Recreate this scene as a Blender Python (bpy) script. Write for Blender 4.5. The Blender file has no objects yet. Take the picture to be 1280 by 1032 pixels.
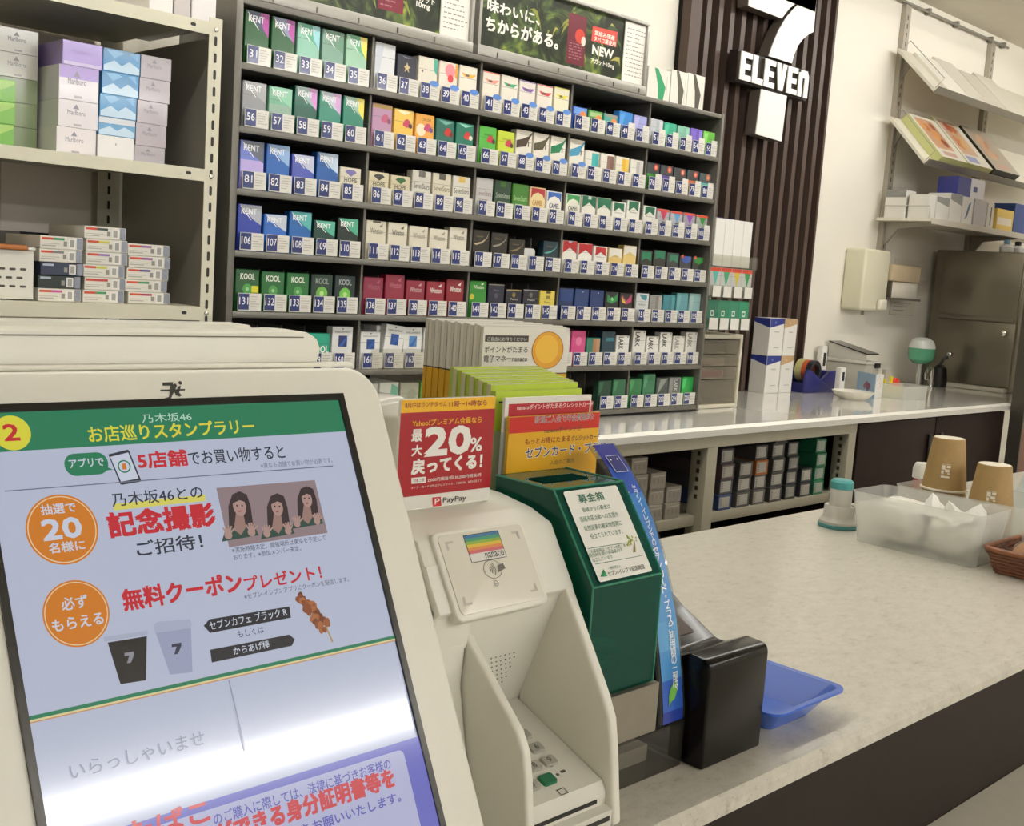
import bpy, bmesh, math, random
from mathutils import Vector, Matrix
random.seed(7)
SC = bpy.context.scene
COL = SC.collection
# ------------------------------------------------------------------ camera, world, lights, exposure
CAMZ = Vector((0.0, 0.0, 1.25))
RX = Vector((0.7155476, -0.69524609, 0.06800378))
RU = Vector((0.03842622, 0.13637407, 0.98991188))
RF = Vector((0.69750632, 0.70571594, -0.12429782))
FOC = 1420.0
cam_d = bpy.data.cameras.new('camera')
cam = bpy.data.objects.new('camera', cam_d)
COL.objects.link(cam)
cam_d.sensor_width = 36.0
cam_d.lens = FOC * 36.0 / 1280.0
cam_d.clip_start = 0.02
M = Matrix((RX, RU, -RF)).transposed().to_4x4()
M.translation = CAMZ
cam.matrix_world = M
SC.camera = cam
w = bpy.data.worlds.new('store_ambient')
SC.world = w
w.use_nodes = True
w.node_tree.nodes['Background'].inputs[0].default_value = (1.0, 0.98, 0.95, 1)
w.node_tree.nodes['Background'].inputs[1].default_value = 0.85

# the store's fluorescent tubes: (centre x, y, length, radius, emission); built as fixtures with the setting
TUBES = ((2.9, 1.3, 6.2, 0.03, 22.5), (2.2, -2.5, 6.0, 0.03, 40.0), (2.2, -4.9, 6.0, 0.03, 30.0))
TUBE_COL = (1.0, 0.99, 0.97)
vs = SC.view_settings
vs.view_transform = 'Standard'
vs.look = 'None'
vs.gamma = 1.0
vs.use_curve_mapping = False
vs.exposure = 0.0
SC.cycles.transparent_max_bounces = 16
SC.cycles.max_bounces = 8

# ------------------------------------------------------------------ rays of the photograph: where a seen point meets a real plane
def ray(px, py):
    return RX * ((px - 640) / FOC) - RU * ((py - 516) / FOC) + RF
def on(ax, v, px, py):
    d = ray(px, py)
    return CAMZ + d * ((v - CAMZ[ax]) / d[ax])

# ------------------------------------------------------------------ materials
def lin(h):
    h = h.lstrip('#')
    if len(h) == 3:
        h = ''.join(c * 2 for c in h)
    out = []
    for i in (0, 2, 4):
        c = int(h[i:i + 2], 16) / 255
        out.append(c / 12.92 if c <= 0.04045 else ((c + 0.055) / 1.055) ** 2.4)
    return (*out, 1)
MATS = {}
def mat(col, rough=0.5, metal=0.0, coat=0.0, emit=0.0, noise=0.0, nscale=60, spec=0.5, bump=0.0):
    key = (col, rough, metal, coat, emit, noise, nscale, spec, bump)
    if key in MATS:
        return MATS[key]
    m = bpy.data.materials.new('surface_' + col.strip('#'))
    m.use_nodes = True
    nt = m.node_tree
    b = nt.nodes['Principled BSDF']
    c = lin(col)
    b.inputs['Base Color'].default_value = c
    b.inputs['Roughness'].default_value = rough
    b.inputs['Metallic'].default_value = metal
    b.inputs['Coat Weight'].default_value = coat
    b.inputs['Coat Roughness'].default_value = 0.08
    b.inputs['Specular IOR Level'].default_value = spec
    if emit:
        b.inputs['Base Color'].default_value = tuple(x * 0.15 for x in c[:3]) + (1,)
        b.inputs['Emission Color'].default_value = c
        b.inputs['Emission Strength'].default_value = emit
    if noise or bump:
        tc = nt.nodes.new('ShaderNodeTexCoord')
        n = nt.nodes.new('ShaderNodeTexNoise')
        n.inputs['Scale'].default_value = nscale
        n.inputs['Detail'].default_value = 4
        nt.links.new(tc.outputs['Object'], n.inputs['Vector'])
        if noise:
            r = nt.nodes.new('ShaderNodeValToRGB')
            r.color_ramp.elements[0].position = 0.3
            r.color_ramp.elements[1].position = 0.7
            r.color_ramp.elements[0].color = tuple(max(0, x * (1 - noise)) for x in c[:3]) + (1,)
            r.color_ramp.elements[1].color = tuple(min(1, x * (1 + noise)) for x in c[:3]) + (1,)
            nt.links.new(n.outputs[0], r.inputs[0])
            nt.links.new(r.outputs[0], b.inputs['Base Color'])
        if bump:
            bp = nt.nodes.new('ShaderNodeBump')
            bp.inputs['Strength'].default_value = bump
            bp.inputs['Distance'].default_value = 0.002
            nt.links.new(n.outputs[0], bp.inputs['Height'])
            nt.links.new(bp.outputs[0], b.inputs['Normal'])
    MATS[key] = m
    return m
def clear(name, tint, body=None, amount=0.0, rough=0.05):
    """see-through plastic: tinted, with a fresnel gloss and, when frosted, some white body"""
    if name in MATS:
        return MATS[name]
    m = bpy.data.materials.new(name)
    m.use_nodes = True
    nt = m.node_tree
    nt.nodes.clear()
    out = nt.nodes.new('ShaderNodeOutputMaterial')
    t = nt.nodes.new('ShaderNodeBsdfTransparent')
    t.inputs[0].default_value = lin(tint)
    cur = t.outputs[0]
    if amount:
        d = nt.nodes.new('ShaderNodeBsdfDiffuse')
        d.inputs[0].default_value = lin(body)
        tr = nt.nodes.new('ShaderNodeBsdfTranslucent')
        tr.inputs[0].default_value = lin(body)
        a = nt.nodes.new('ShaderNodeMixShader')
        a.inputs[0].default_value = 0.5
        nt.links.new(d.outputs[0], a.inputs[1])
        nt.links.new(tr.outputs[0], a.inputs[2])
        x = nt.nodes.new('ShaderNodeMixShader')
        x.inputs[0].default_value = amount
        nt.links.new(cur, x.inputs[1])
        nt.links.new(a.outputs[0], x.inputs[2])
        cur = x.outputs[0]
    g = nt.nodes.new('ShaderNodeBsdfGlossy')
    g.inputs['Roughness'].default_value = rough
    fr = nt.nodes.new('ShaderNodeFresnel')
    fr.inputs[0].default_value = 1.4
    mx = nt.nodes.new('ShaderNodeMixShader')
    ge = nt.nodes.new('ShaderNodeNewGeometry')
    iv = nt.nodes.new('ShaderNodeMath')
    iv.operation = 'SUBTRACT'
    iv.inputs[0].default_value = 1.0
    nt.links.new(ge.outputs['Backfacing'], iv.inputs[1])
    ml = nt.nodes.new('ShaderNodeMath')
    ml.operation = 'MULTIPLY'
    nt.links.new(fr.outputs[0], ml.inputs[0])
    nt.links.new(iv.outputs[0], ml.inputs[1])
    nt.links.new(ml.outputs[0], mx.inputs[0])
    nt.links.new(cur, mx.inputs[1])
    nt.links.new(g.outputs[0], mx.inputs[2])
    nt.links.new(mx.outputs[0], out.inputs[0])
    MATS[name] = m
    return m
def counter_mat():
    if 'speckled counter' in MATS:
        return MATS['speckled counter']
    m = bpy.data.materials.new('speckled_counter')
    m.use_nodes = True
    nt = m.node_tree
    b = nt.nodes['Principled BSDF']
    tc = nt.nodes.new('ShaderNodeTexCoord')
    mp = nt.nodes.new('ShaderNodeMapping')
    mp.inputs['Scale'].default_value = (1, 1.6, 1)
    nt.links.new(tc.outputs['Object'], mp.inputs[0])
    n1 = nt.nodes.new('ShaderNodeTexNoise')
    n1.inputs['Scale'].default_value = 60
    n1.inputs['Detail'].default_value = 8
    n1.inputs['Roughness'].default_value = 0.75
    nt.links.new(mp.outputs[0], n1.inputs['Vector'])
    r1 = nt.nodes.new('ShaderNodeValToRGB')
    for e, p, c in zip(r1.color_ramp.elements, (0.3, 0.62), ('a49f92', 'cfcabc')):
        e.position = p
        e.color = lin(c)
    e = r1.color_ramp.elements.new(0.42)
    e.color = lin('c3beb1')
    nt.links.new(n1.outputs[0], r1.inputs[0])
    n2 = nt.nodes.new('ShaderNodeTexVoronoi')
    n2.inputs['Scale'].default_value = 150
    nt.links.new(mp.outputs[0], n2.inputs['Vector'])
    r2 = nt.nodes.new('ShaderNodeValToRGB')
    r2.color_ramp.elements[0].position = 0.05
    r2.color_ramp.elements[1].position = 0.16
    r2.color_ramp.elements[0].color = lin('8f897b')
    r2.color_ramp.elements[1].color = (1, 1, 1, 1)
    nt.links.new(n2.outputs['Distance'], r2.inputs[0])
    mx = nt.nodes.new('ShaderNodeMix')
    mx.data_type = 'RGBA'
    mx.blend_type = 'MULTIPLY'
    mx.inputs[0].default_value = 0.5
    nt.links.new(r1.outputs[0], mx.inputs[6])
    nt.links.new(r2.outputs[0], mx.inputs[7])
    nt.links.new(mx.outputs[2], b.inputs['Base Color'])
    b.inputs['Roughness'].default_value = 0.28
    MATS['speckled counter'] = m
    return m
def leaf_art():
    """printed tobacco field of the rack posters"""
    if 'leaf art' in MATS:
        return MATS['leaf art']
    m = bpy.data.materials.new('printed_tobacco_field')
    m.use_nodes = True
    nt = m.node_tree
    b = nt.nodes['Principled BSDF']
    tc = nt.nodes.new('ShaderNodeTexCoord')
    n = nt.nodes.new('ShaderNodeTexNoise')
    n.inputs['Scale'].default_value = 14
    n.inputs['Detail'].default_value = 5
    n.inputs['Distortion'].default_value = 1.6
    nt.links.new(tc.outputs['Object'], n.inputs['Vector'])
    r = nt.nodes.new('ShaderNodeValToRGB')
    cr = r.color_ramp
    cr.elements[0].position = 0.42
    cr.elements[0].color = lin('23281c')
    cr.elements[1].position = 0.75
    cr.elements[1].color = lin('a7a83f')
    cr.elements.new(0.52).color = lin('39452a')
    cr.elements.new(0.62).color = lin('5f7436')
    nt.links.new(n.outputs[0], r.inputs[0])
    nt.links.new(r.outputs[0], b.inputs['Base Color'])
    b.inputs['Roughness'].default_value = 0.3
    MATS['leaf art'] = m
    return m

# ------------------------------------------------------------------ text outlines from the built-in font
_cu = bpy.data.curves.new('glyphs', 'FONT')
_cu.fill_mode = 'FRONT'
_cu.resolution_u = 2
_to = bpy.data.objects.new('glyphs', _cu)
COL.objects.link(_to)
TXT = {}
def text_geo(s, bold):
    k = (s, bold)
    if k not in TXT:
        _cu.body = s
        _cu.offset = bold * 0.01
        dg = bpy.context.evaluated_depsgraph_get()
        me = bpy.data.meshes.new_from_object(_to.evaluated_get(dg))
        vs_ = [(v.co.x, v.co.y) for v in me.vertices]
        fs = [tuple(p.vertices) for p in me.polygons]
        bpy.data.meshes.remove(me)
        xs = [v[0] for v in vs_]
        ys = [v[1] for v in vs_]
        TXT[k] = (vs_, fs, min(xs), max(xs), min(ys), max(ys))
    return TXT[k]

# ------------------------------------------------------------------ mesh builder
class Frame:
    def __init__(s, O, U, V):
        s.O, s.U, s.V = Vector(O), Vector(U).normalized(), Vector(V).normalized()
        s.N = s.U.cross(s.V)
    def p(s, u, v, h=0.0):
        return s.O + s.U * u + s.V * v + s.N * h
    def uv(s, px, py):
        d = ray(px, py)
        P = CAMZ + d * ((s.O - CAMZ).dot(s.N) / d.dot(s.N))
        q = P - s.O
        return q.dot(s.U), q.dot(s.V)
WM = {}
class MB:
    def __init__(s):
        s.v, s.f, s.mi, s.ml, s.k = [], [], [], [], 0
    def m(s, mt):
        if isinstance(mt, str):
            mt = mat(mt)
        if mt not in s.ml:
            s.ml.append(mt)
        return s.ml.index(mt)
    def add(s, vs_, fs, mt):
        o = len(s.v)
        i = s.m(mt)
        s.v += [Vector(x) for x in vs_]
        for f in fs:
            s.f.append(tuple(o + j for j in f))
            s.mi.append(i)
        return s
    def bm(s, bm, mt):
        bm.verts.index_update()
        s.add([x.co.copy() for x in bm.verts], [[y.index for y in f.verts] for f in bm.faces], mt)
        bm.free()
        return s
    def box(s, x0, x1, y0, y1, z0, z1, mt, bev=0.0, seg=2):
        b = bmesh.new()
        bmesh.ops.create_cube(b, size=1)
        for q in b.verts:
            q.co = Vector(((x0 + x1) / 2 + q.co.x * (x1 - x0), (y0 + y1) / 2 + q.co.y * (y1 - y0), (z0 + z1) / 2 + q.co.z * (z1 - z0)))
        if bev:
            bmesh.ops.bevel(b, geom=list(b.edges), offset=bev, segments=seg, affect='EDGES', profile=0.5)
        return s.bm(b, mt)
    def prism(s, pts, ax, a0, a1, mt, bev=0.0, seg=2):
        b = bmesh.new()
        def P(q, a):
            return {'x': (a, q[0], q[1]), 'y': (q[0], a, q[1]), 'z': (q[0], q[1], a)}[ax]
        f0 = b.faces.new([b.verts.new(P(q, a0)) for q in pts])
        f1 = b.faces.new([b.verts.new(P(q, a1)) for q in reversed(pts)])
        n = len(pts)
        A = list(f0.verts)
        B = list(reversed(list(f1.verts)))
        for i in range(n):
            j = (i + 1) % n
            b.faces.new([A[j], A[i], B[i], B[j]])
        bmesh.ops.recalc_face_normals(b, faces=b.faces)
        if bev:
            bmesh.ops.bevel(b, geom=list(b.edges), offset=bev, segments=seg, affect='EDGES', profile=0.5)
        return s.bm(b, mt)
    def lathe(s, prof, c, mt, n=28):
        vs_, fs = [], []
        for r, z in prof:
            for i in range(n):
                a = 2 * math.pi * i / n
                vs_.append((c[0] + r * math.cos(a), c[1] + r * math.sin(a), c[2] + z))
        for k in range(len(prof) - 1):
            for i in range(n):
                j = (i + 1) % n
                fs.append((k * n + i, k * n + j, (k + 1) * n + j, (k + 1) * n + i))
        if prof[0][0] > 1e-6:
            fs.append(tuple(reversed(range(n))))
        if prof[-1][0] > 1e-6:
            fs.append(tuple(range((len(prof) - 1) * n, len(prof) * n)))
        return s.add(vs_, fs, mt)
    def tube(s, pts, r, mt, n=8, closed=False):
        pts = [Vector(p) for p in pts]
        vs_, fs = [], []
        up = None
        m_ = len(pts)
        for i, p in enumerate(pts):
            t = (pts[(i + 1) % m_] - pts[i - 1]) if closed else (pts[min(i + 1, m_ - 1)] - pts[max(i - 1, 0)])
            t.normalize()
            if up is None:
                up = t.orthogonal().normalized()
            up = (up - t * up.dot(t)).normalized()
            sd = t.cross(up)
            rr = r[i] if isinstance(r, (list, tuple)) else r
            for k in range(n):
                a = 2 * math.pi * k / n
                vs_.append(p + (up * math.cos(a) + sd * math.sin(a)) * rr)
        for i in range(m_ if closed else m_ - 1):
            i2 = (i + 1) % m_
            for k in range(n):
                k2 = (k + 1) % n
                fs.append((i * n + k, i * n + k2, i2 * n + k2, i2 * n + k))
        if not closed:
            fs.append(tuple(reversed(range(n))))
            fs.append(tuple(range((m_ - 1) * n, m_ * n)))
        return s.add(vs_, fs, mt)
    # flat print on a frame
    def poly(s, F, pts, mt, h=None):
        s.k += 1
        h = (0.00025 + s.k * 0.000004) if h is None else h
        return s.add([F.p(u, v, h) for u, v in pts], [tuple(range(len(pts)))], mt)
    def rect(s, F, u0, v0, u1, v1, mt, h=None):
        return s.poly(F, [(u0, v0), (u1, v0), (u1, v1), (u0, v1)], mt, h)
    def disc(s, F, u, v, r, mt, ry=None, n=32, h=None):
        ry = r if ry is None else ry
        return s.poly(F, [(u + r * math.cos(2 * math.pi * i / n), v + ry * math.sin(2 * math.pi * i / n)) for i in range(n)], mt, h)
    def ring(s, F, u, v, r, r2, mt, n=40, ky=1.0):
        s.k += 1
        h = 0.00025 + s.k * 0.000004
        a = [(math.cos(2 * math.pi * i / n), math.sin(2 * math.pi * i / n)) for i in range(n)]
        vs_ = [F.p(u + c * r, v + d * r * ky, h) for c, d in a] + [F.p(u + c * r2, v + d * r2 * ky, h) for c, d in a]
        return s.add(vs_, [(i, (i + 1) % n, n + (i + 1) % n, n + i) for i in range(n)], mt)
    def text(s, F, st, u0, v0, u1, v1, mt, bold=0, rot=0, h=None):
        """writing fitted to a rectangle; bold strikes the outline several times a hair apart"""
        vs_, fs, a, b, c, d = text_geo(st, 0)
        s.k += 1
        h = (0.0003 + s.k * 0.000004) if h is None else h
        e = bold * 0.0085 * (abs(u1 - u0) if rot else abs(v1 - v0))
        st_ = [(0, 0)] if not bold else [(-e, -e), (e, -e), (e, e), (-e, e)] + ([(0, 0)] if bold > 3 else [])
        for i, (dx, dy) in enumerate(st_):
            out = []
            for x, y in vs_:
                p, q = (x - a) / (b - a), (y - c) / max(d - c, 1e-6)
                if rot == -90:
                    p, q = q, 1 - p
                out.append(F.p(u0 + dx + p * (u1 - u0), v0 + dy + q * (v1 - v0), h + i * 0.0000005))
            s.add(out, fs, mt)
        return s
    def ptext(s, F, st, bl, br, hp, mt, bold=0):
        """a line of writing whose baseline runs between two seen points of the plane F"""
        u0, v0 = F.uv(*bl)
        u1, v1 = F.uv(*br)
        t = F.uv((bl[0] + br[0]) / 2, (bl[1] + br[1]) / 2 - hp)
        vb = (v0 + v1) / 2
        return s.text(F, st, u0, vb, u1, t[1], mt, bold)
    def ppoly(s, F, pts, mt):
        return s.poly(F, [F.uv(*p) for p in pts], mt)
    def pdisc(s, F, c, rx, mt, ry=None):
        u, v = F.uv(*c)
        u2, _ = F.uv(c[0] + rx, c[1] - 0.1 * rx)
        return s.disc(F, u, v, abs(u2 - u), mt, ry)
    def mesh(s, name, sharp=35):
        me = bpy.data.meshes.new(name)
        me.from_pydata([tuple(x) for x in s.v], [], s.f)
        for q in s.ml:
            me.materials.append(q)
        me.polygons.foreach_set('material_index', s.mi)
        me.polygons.foreach_set('use_smooth', [True] * len(s.f))
        me.set_sharp_from_angle(angle=math.radians(sharp))
        me.update()
        return me
    def build(s, name, parent=None, label=None, cat=None, group=None, kind=None, local=False, origin=None):
        if parent is not None:
            if not local:
                inv = WM[parent].inverted()
                s.v = [inv @ x for x in s.v]
            o = bpy.data.objects.new(name, s.mesh(name))
            COL.objects.link(o)
            o.parent = parent
            WM[o] = WM[parent].copy()
        else:
            if origin is None:
                xs, ys, zs = zip(*[tuple(x) for x in s.v])
                origin = Vector(((min(xs) + max(xs)) / 2, (min(ys) + max(ys)) / 2, min(zs)))
            origin = Vector(origin)
            if not local:
                s.v = [x - origin for x in s.v]
            o = bpy.data.objects.new(name, s.mesh(name))
            COL.objects.link(o)
            o.location = origin
            WM[o] = Matrix.Translation(origin)
        tag(o, label, cat, group, kind)
        return o
def tag(o, label=None, cat=None, group=None, kind=None):
    if label: o['label'] = label
    if cat: o['category'] = cat
    if group: o['group'] = group
    if kind: o['kind'] = kind
    return o
def thing(name, label, cat, loc=(0, 0, 0), rz=0.0, group=None):
    o = bpy.data.objects.new(name, None)
    o.empty_display_size = 0.05
    COL.objects.link(o)
    o.location = loc
    o.rotation_euler = (0, 0, rz)
    WM[o] = Matrix.Translation(Vector(loc)) @ Matrix.Rotation(rz, 4, 'Z')
    return tag(o, label, cat, group)
def struct(name, mb):
    return mb.build(name, kind='structure')
def rrect(u0, v0, u1, v1, r, n=6):
    pts = []
    for cx, cy, a0 in ((u1 - r, v0 + r, -90), (u1 - r, v1 - r, 0), (u0 + r, v1 - r, 90), (u0 + r, v0 + r, 180)):
        for i in range(n + 1):
            a = math.radians(a0 + 90 * i / n)
            pts.append((cx + r * math.cos(a), cy + r * math.sin(a)))
    return pts
def dashes(mb, F, u0, v0, u1, v1, rows, mt, fill=0.45, step=0.012, rnd=None):
    """unreadable fine print: broken rules"""
    rnd = rnd or random.Random(3)
    dv = (v1 - v0) / rows
    for r in range(rows):
        v = v1 - dv * (r + 0.75)
        u = u0
        end = u1 - (u1 - u0) * rnd.choice((0, 0, 0.15, 0.4))
        while u < end:
            l = step * rnd.uniform(0.4, 1.2)
            mb.rect(F, u, v, min(u + l, end), v + dv * fill, mt)
            u += l + step * 0.3
    return mb

WHITE = mat('ddd8c8', 0.42, noise=0.02, nscale=8)
PLASTIC = mat('e2dfd2', 0.38, noise=0.015, nscale=20)
STEEL_PAINT = mat('cfcbb6', 0.45, noise=0.03, nscale=15)
STEEL = mat('8f897a', 0.32, metal=0.85, noise=0.10, nscale=3)
GREYM = mat('8d897f', 0.4, metal=0.3, noise=0.04, nscale=20)
BLACK = mat('14120f', 0.18, coat=0.5)
CLEAR = clear('clear_acrylic', 'f4f4f0', 'ffffff', 0.04)
FROST = clear('frosted_plastic', 'f8f9f6', 'ffffff', 0.26, 0.25)
CTOP = counter_mat()

# ------------------------------------------------------------------ the setting
WALLM = mat('ebe6d8', 0.75, noise=0.012, nscale=5)
struct('floor', MB().box(-3, 7, -6, 2.5, -0.05, 0, mat('a7a08f', 0.35, noise=0.05, nscale=6)))
struct('ceiling', MB().box(-3, 7, -6, 2.5, 2.5, 2.55, mat('d6cfbf', 0.8, noise=0.02, nscale=12)))
struct('wall_back', MB().box(-3, 7, 2.44, 2.52, 0, 2.5, WALLM))
struct('wall_right', MB().box(6.2, 6.3, -6, 2.44, 0, 2.5, WALLM))
struct('wall_left', MB().box(-3.1, -3, -6, 2.44, 0, 2.5, WALLM))

TUBEM = bpy.data.materials.new('lit_tube')
TUBEM.use_nodes = True
_b = TUBEM.node_tree.nodes['Principled BSDF']
_b.inputs['Base Color'].default_value = (0.9, 0.9, 0.88, 1)
for k, (x, y, L_, r_, e_) in enumerate(TUBES):
    tm = TUBEM.copy()
    b_ = tm.node_tree.nodes['Principled BSDF']
    b_.inputs['Emission Color'].default_value = (*TUBE_COL, 1)
    b_.inputs['Emission Strength'].default_value = e_
    t = thing('ceiling_light', ('fluorescent ceiling light over the staff aisle', 'fluorescent ceiling light over the shop floor facing the till', 'fluorescent ceiling light farther back over the shop floor')[k], 'ceiling light', (x, y, 2.40), 0, 'ceiling tubes')
    MB().box(x - L_ / 2, x + L_ / 2, y - 0.05, y + 0.05, 2.47, 2.5, mat('dcd9d0', 0.5), 0.004).build('batten', t)
    MB().tube([(x - L_ / 2 + .03, y, 2.425), (x + L_ / 2 - .03, y, 2.425)], r_, tm, 12).build('tube', t)
    for sx in (-1, 1):
        MB().box(x + sx * (L_ / 2 - .015) - .012, x + sx * (L_ / 2 - .015) + .012, y - .02, y + .02, 2.40, 2.4695, mat('c9c6bd', 0.5)).build('lamp_holder', t)

# near counter: worktop and the body under it
mb = MB()
mb.prism([(0.468, 0.840), (0.468, 0.849), (0.474, 0.855), (1.054, 0.855), (1.06, 0.849), (1.06, 0.83), (0.49, 0.83)], 'x', -1.2, 3.6, CTOP)
mb.build('worktop', label='pale speckled stone-look top of the nearer counter', cat='countertop')
t = thing('sales_counter', 'dark brown front body under the nearer counter top', 'counter', (1.2, 0.75, 0))
DARKW = mat('241c17', 0.5, spec=0.25, noise=0.12, nscale=30)
MB().box(-1.2, 3.6, 0.49, 1.03, 0.0, 0.83, DARKW).build('body', t)
MB().box(-1.2, 3.6, 0.20, 0.489, 0.672, 0.692, mat('cdc7b8', 0.4, noise=0.03)).build('ledge', t, label='light grey bag ledge')
MB().box(-1.2, 3.6, 0.27, 0.489, 0.0, 0.672, mat('a39d8e', 0.5)).build('ledge_support', t)

# rear counter: worktop, open shelf bay, cupboard bay
mb = MB()
mb.prism([(1.80, 0.838), (1.797, 0.856), (1.806, 0.865), (2.437, 0.865), (2.437, 0.838)], 'x', 1.165, 5.65, mat('e6e3da', 0.12, coat=0.6, noise=0.02, nscale=90))
mb.build('worktop', label='glossy pale top of the rear counter along the wall', cat='countertop')
t = thing('shelf_cabinet', 'open cream shelf cabinet under the rear counter holding cigarette cartons', 'cabinet', (2.4, 2.1, 0))
CREAM = mat('98927f', 0.5, noise=0.02)
DK = mat('2e2b25', 0.6)
MB().box(1.17, 3.35, 2.40, 2.43, 0.1, 0.836, DK).build('back_panel', t)
MB().box(1.17, 3.35, 1.83, 2.40, 0.583, 0.612, CREAM, 0.002).build('shelf', t)
MB().box(1.17, 3.35, 1.83, 2.40, 0.05, 0.08, CREAM).build('base', t)
MB().box(1.17, 3.35, 1.805, 1.83, 0.806, 0.837, CREAM).build('top_rail', t)
for x0, x1 in ((1.17, 1.20), (2.545, 2.592), (3.305, 3.35)):
    mbp = MB().box(x0, x1, 1.805, 1.86, 0.0, 0.806, CREAM, 0.002)
    for i in range(6):
        mbp.box(x0 - 0.0006, x0, 1.828, 1.838, 0.66 + i * 0.024, 0.672 + i * 0.024, mat('2a2822'))
    mbp.build('upright', t)
t = thing('base_cupboard', 'dark brown two-door cupboard under the rear counter', 'cabinet', (3.95, 2.1, 0))
DB = mat('241612', 0.5, spec=0.2, noise=0.15, nscale=20)
MB().box(3.36, 4.525, 1.83, 2.43, 0.0, 0.837, DB).build('carcass', t)
for x0, x1, hx in ((3.38, 3.925, 3.885), (3.932, 4.52, 3.972)):
    d = MB().box(x0, x1, 1.812, 1.829, 0.05, 0.832, DB, 0.003).build('door', t)
    MB().box(hx - 0.012, hx + 0.012, 1.804, 1.812, 0.66, 0.775, mat('15100e', 0.3), 0.003).build('handle', d)
t = thing('tall_cabinet', 'tall reddish-brown panel cabinet standing at the end of the rear counter', 'cabinet', (4.8, 1.6, 0))
MB().box(4.533, 5.2, 1.745, 1.79, 0, 2.1, mat('7a5243', 0.4, noise=0.05, nscale=10)).build('side_panel', t)
MB().box(4.520, 4.5325, 1.74, 1.792, 0, 2.1, mat('5d584f', 0.35, metal=0.6)).build('edge_trim', t)

# slatted feature wall with the store sign
t = thing('slat_panel', 'dark brown vertical slat wall panel behind the store sign', 'wall panel', (3.5, 2.42, 0.866))
MB().box(3.05, 3.94, 2.42, 2.437, 0.866, 2.495, mat('0e0a07', 0.6, spec=0.2)).build('backing', t)
SLAT = mat('51423a', 0.42, noise=0.06, nscale=25)
MB().box(3.05, 3.107, 2.385, 2.42, 0.866, 2.495, mat('4a372d', 0.45)).build('slat', t)
x = 3.138
while x < 3.93:
    MB().box(x, min(x + 0.025, 3.94), 2.388, 2.42, 0.866, 2.495, SLAT).build('slat', t)
    x += 0.0665
MB().box(3.926, 3.94, 2.383, 2.42, 0.866, 2.495, mat('4c3b33', 0.45)).build('edge_strip', t)

# store sign: block letters standing off the slats
Y0, Y1 = 2.325, 2.372
def sg(px, py):
    P = on(1, Y0, 900 + px / 5.433, py / 5.433)
    return (P.x, P.z)
SIGNW = mat('f2efe8', 0.35)
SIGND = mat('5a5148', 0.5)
t = thing('store_sign', 'white seven and ELEVEN block sign mounted on the brown slats', 'sign', (3.55, 2.35, 1.82))
def block(nm, pts, label=None):
    m_ = MB()
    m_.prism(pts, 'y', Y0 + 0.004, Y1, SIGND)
    m_.prism(pts, 'y', Y0, Y0 + 0.004, SIGNW)
    return m_.build(nm, t, label=label)
# the numeral seven: bar, curved stem, foot
bar = [sg(192, -150), sg(665, -5), sg(560, 0), sg(420, 125), sg(195, 40)]
zt = 2.245
xb = sg(192, 0)[0]
a, b_, c, d = sg(195, 40), sg(420, 125), sg(470, 60), sg(545, -2)
xr = sg(655, 0)[0]
block('numeral_bar', [a, b_, c, d, (xr, d[1] + 0.055), (xr, zt), (a[0], zt)])
outer = [sg(*q) for q in ((333, 380), (360, 300), (400, 205), (450, 120), (505, 55), (560, 8), (610, -22))]
inner = [sg(*q) for q in ((488, 430), (505, 370), (530, 310), (565, 265), (600, 235), (637, 215))]
block('numeral_stem', outer + [(xr, outer[-1][1] + 0.035)] + list(reversed(inner)))
block('numeral_foot', [sg(243, 910), sg(282, 605), sg(455, 652), sg(418, 960)])
bl, br, tl = sg(133, 535), sg(598, 672), sg(150, 343)
W_ = br[0] - bl[0]
zb, zt2 = (bl[1] + br[1]) / 2, None
Hh = tl[1] - bl[1]
m_ = MB()
m_.box(bl[0] - 0.006, br[0] + 0.006, Y0 + 0.012, Y1, zb - 0.006, zb + Hh + 0.006, mat('241a15', 0.5))
m_.build('name_band', t)
LT = {'E': [[(0, 0), (1, 0), (1, .2), (.42, .2), (.42, .4), (.9, .4), (.9, .6), (.42, .6), (.42, .8), (1, .8), (1, 1), (0, 1)]],
      'L': [[(0, 0), (1, 0), (1, .22), (.44, .22), (.44, 1), (0, 1)]],
      'V': [[(.3, 0), (.72, 0), (1, 1), (.62, 1), (.5, .42), (.38, 1), (0, 1)]],
      'n': [[(0, 0), (.38, 0), (.38, .72), (.62, .72), (.62, 0), (1, 0), (1, .82), (.82, 1), (.2, 1), (.2, .9), (0, .9)]]}
word = 'ELEVEn'
lw = W_ / 6.0
for i, ch in enumerate(word):
    gx = bl[0] + i * lw
    for P in LT[ch]:
        pts = [(gx + p * lw * 0.90, zb + q * Hh) for p, q in P]
        block('letter', pts)

# ------------------------------------------------------------------ wall fittings on the right
YW = 2.44
t = thing('picture_rail', 'thin metal rail with clips under the ceiling line', 'rail', (5.0, 2.42, 2.45))
MB().tube([(4.35, 2.42, 2.462), (5.55, 2.42, 2.462)], 0.006, GREYM).build('rail', t)
for x in (4.42, 4.73, 5.0, 5.36, 5.5):
    MB().box(x - 0.008, x + 0.008, 2.412, 2.44, 2.452, 2.478, GREYM, 0.002).build('clip', t)
t = thing('wall_standards', 'pair of grey slotted wall uprights carrying the angled shelves', 'shelf uprights', (4.95, 2.43, 1.4))
for x in (4.548, 5.388):
    mbp = MB().box(x - 0.022, x + 0.022, 2.418, 2.44, 1.42, 2.455, mat('b1aa9b', 0.4, metal=0.3))
    for k in range(28):
        mbp.box(x - 0.003, x + 0.003, 2.4172, 2.418, 1.45 + k * 0.035, 1.468 + k * 0.035, mat('4d4840'))
    mbp.build('upright', t)
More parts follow.
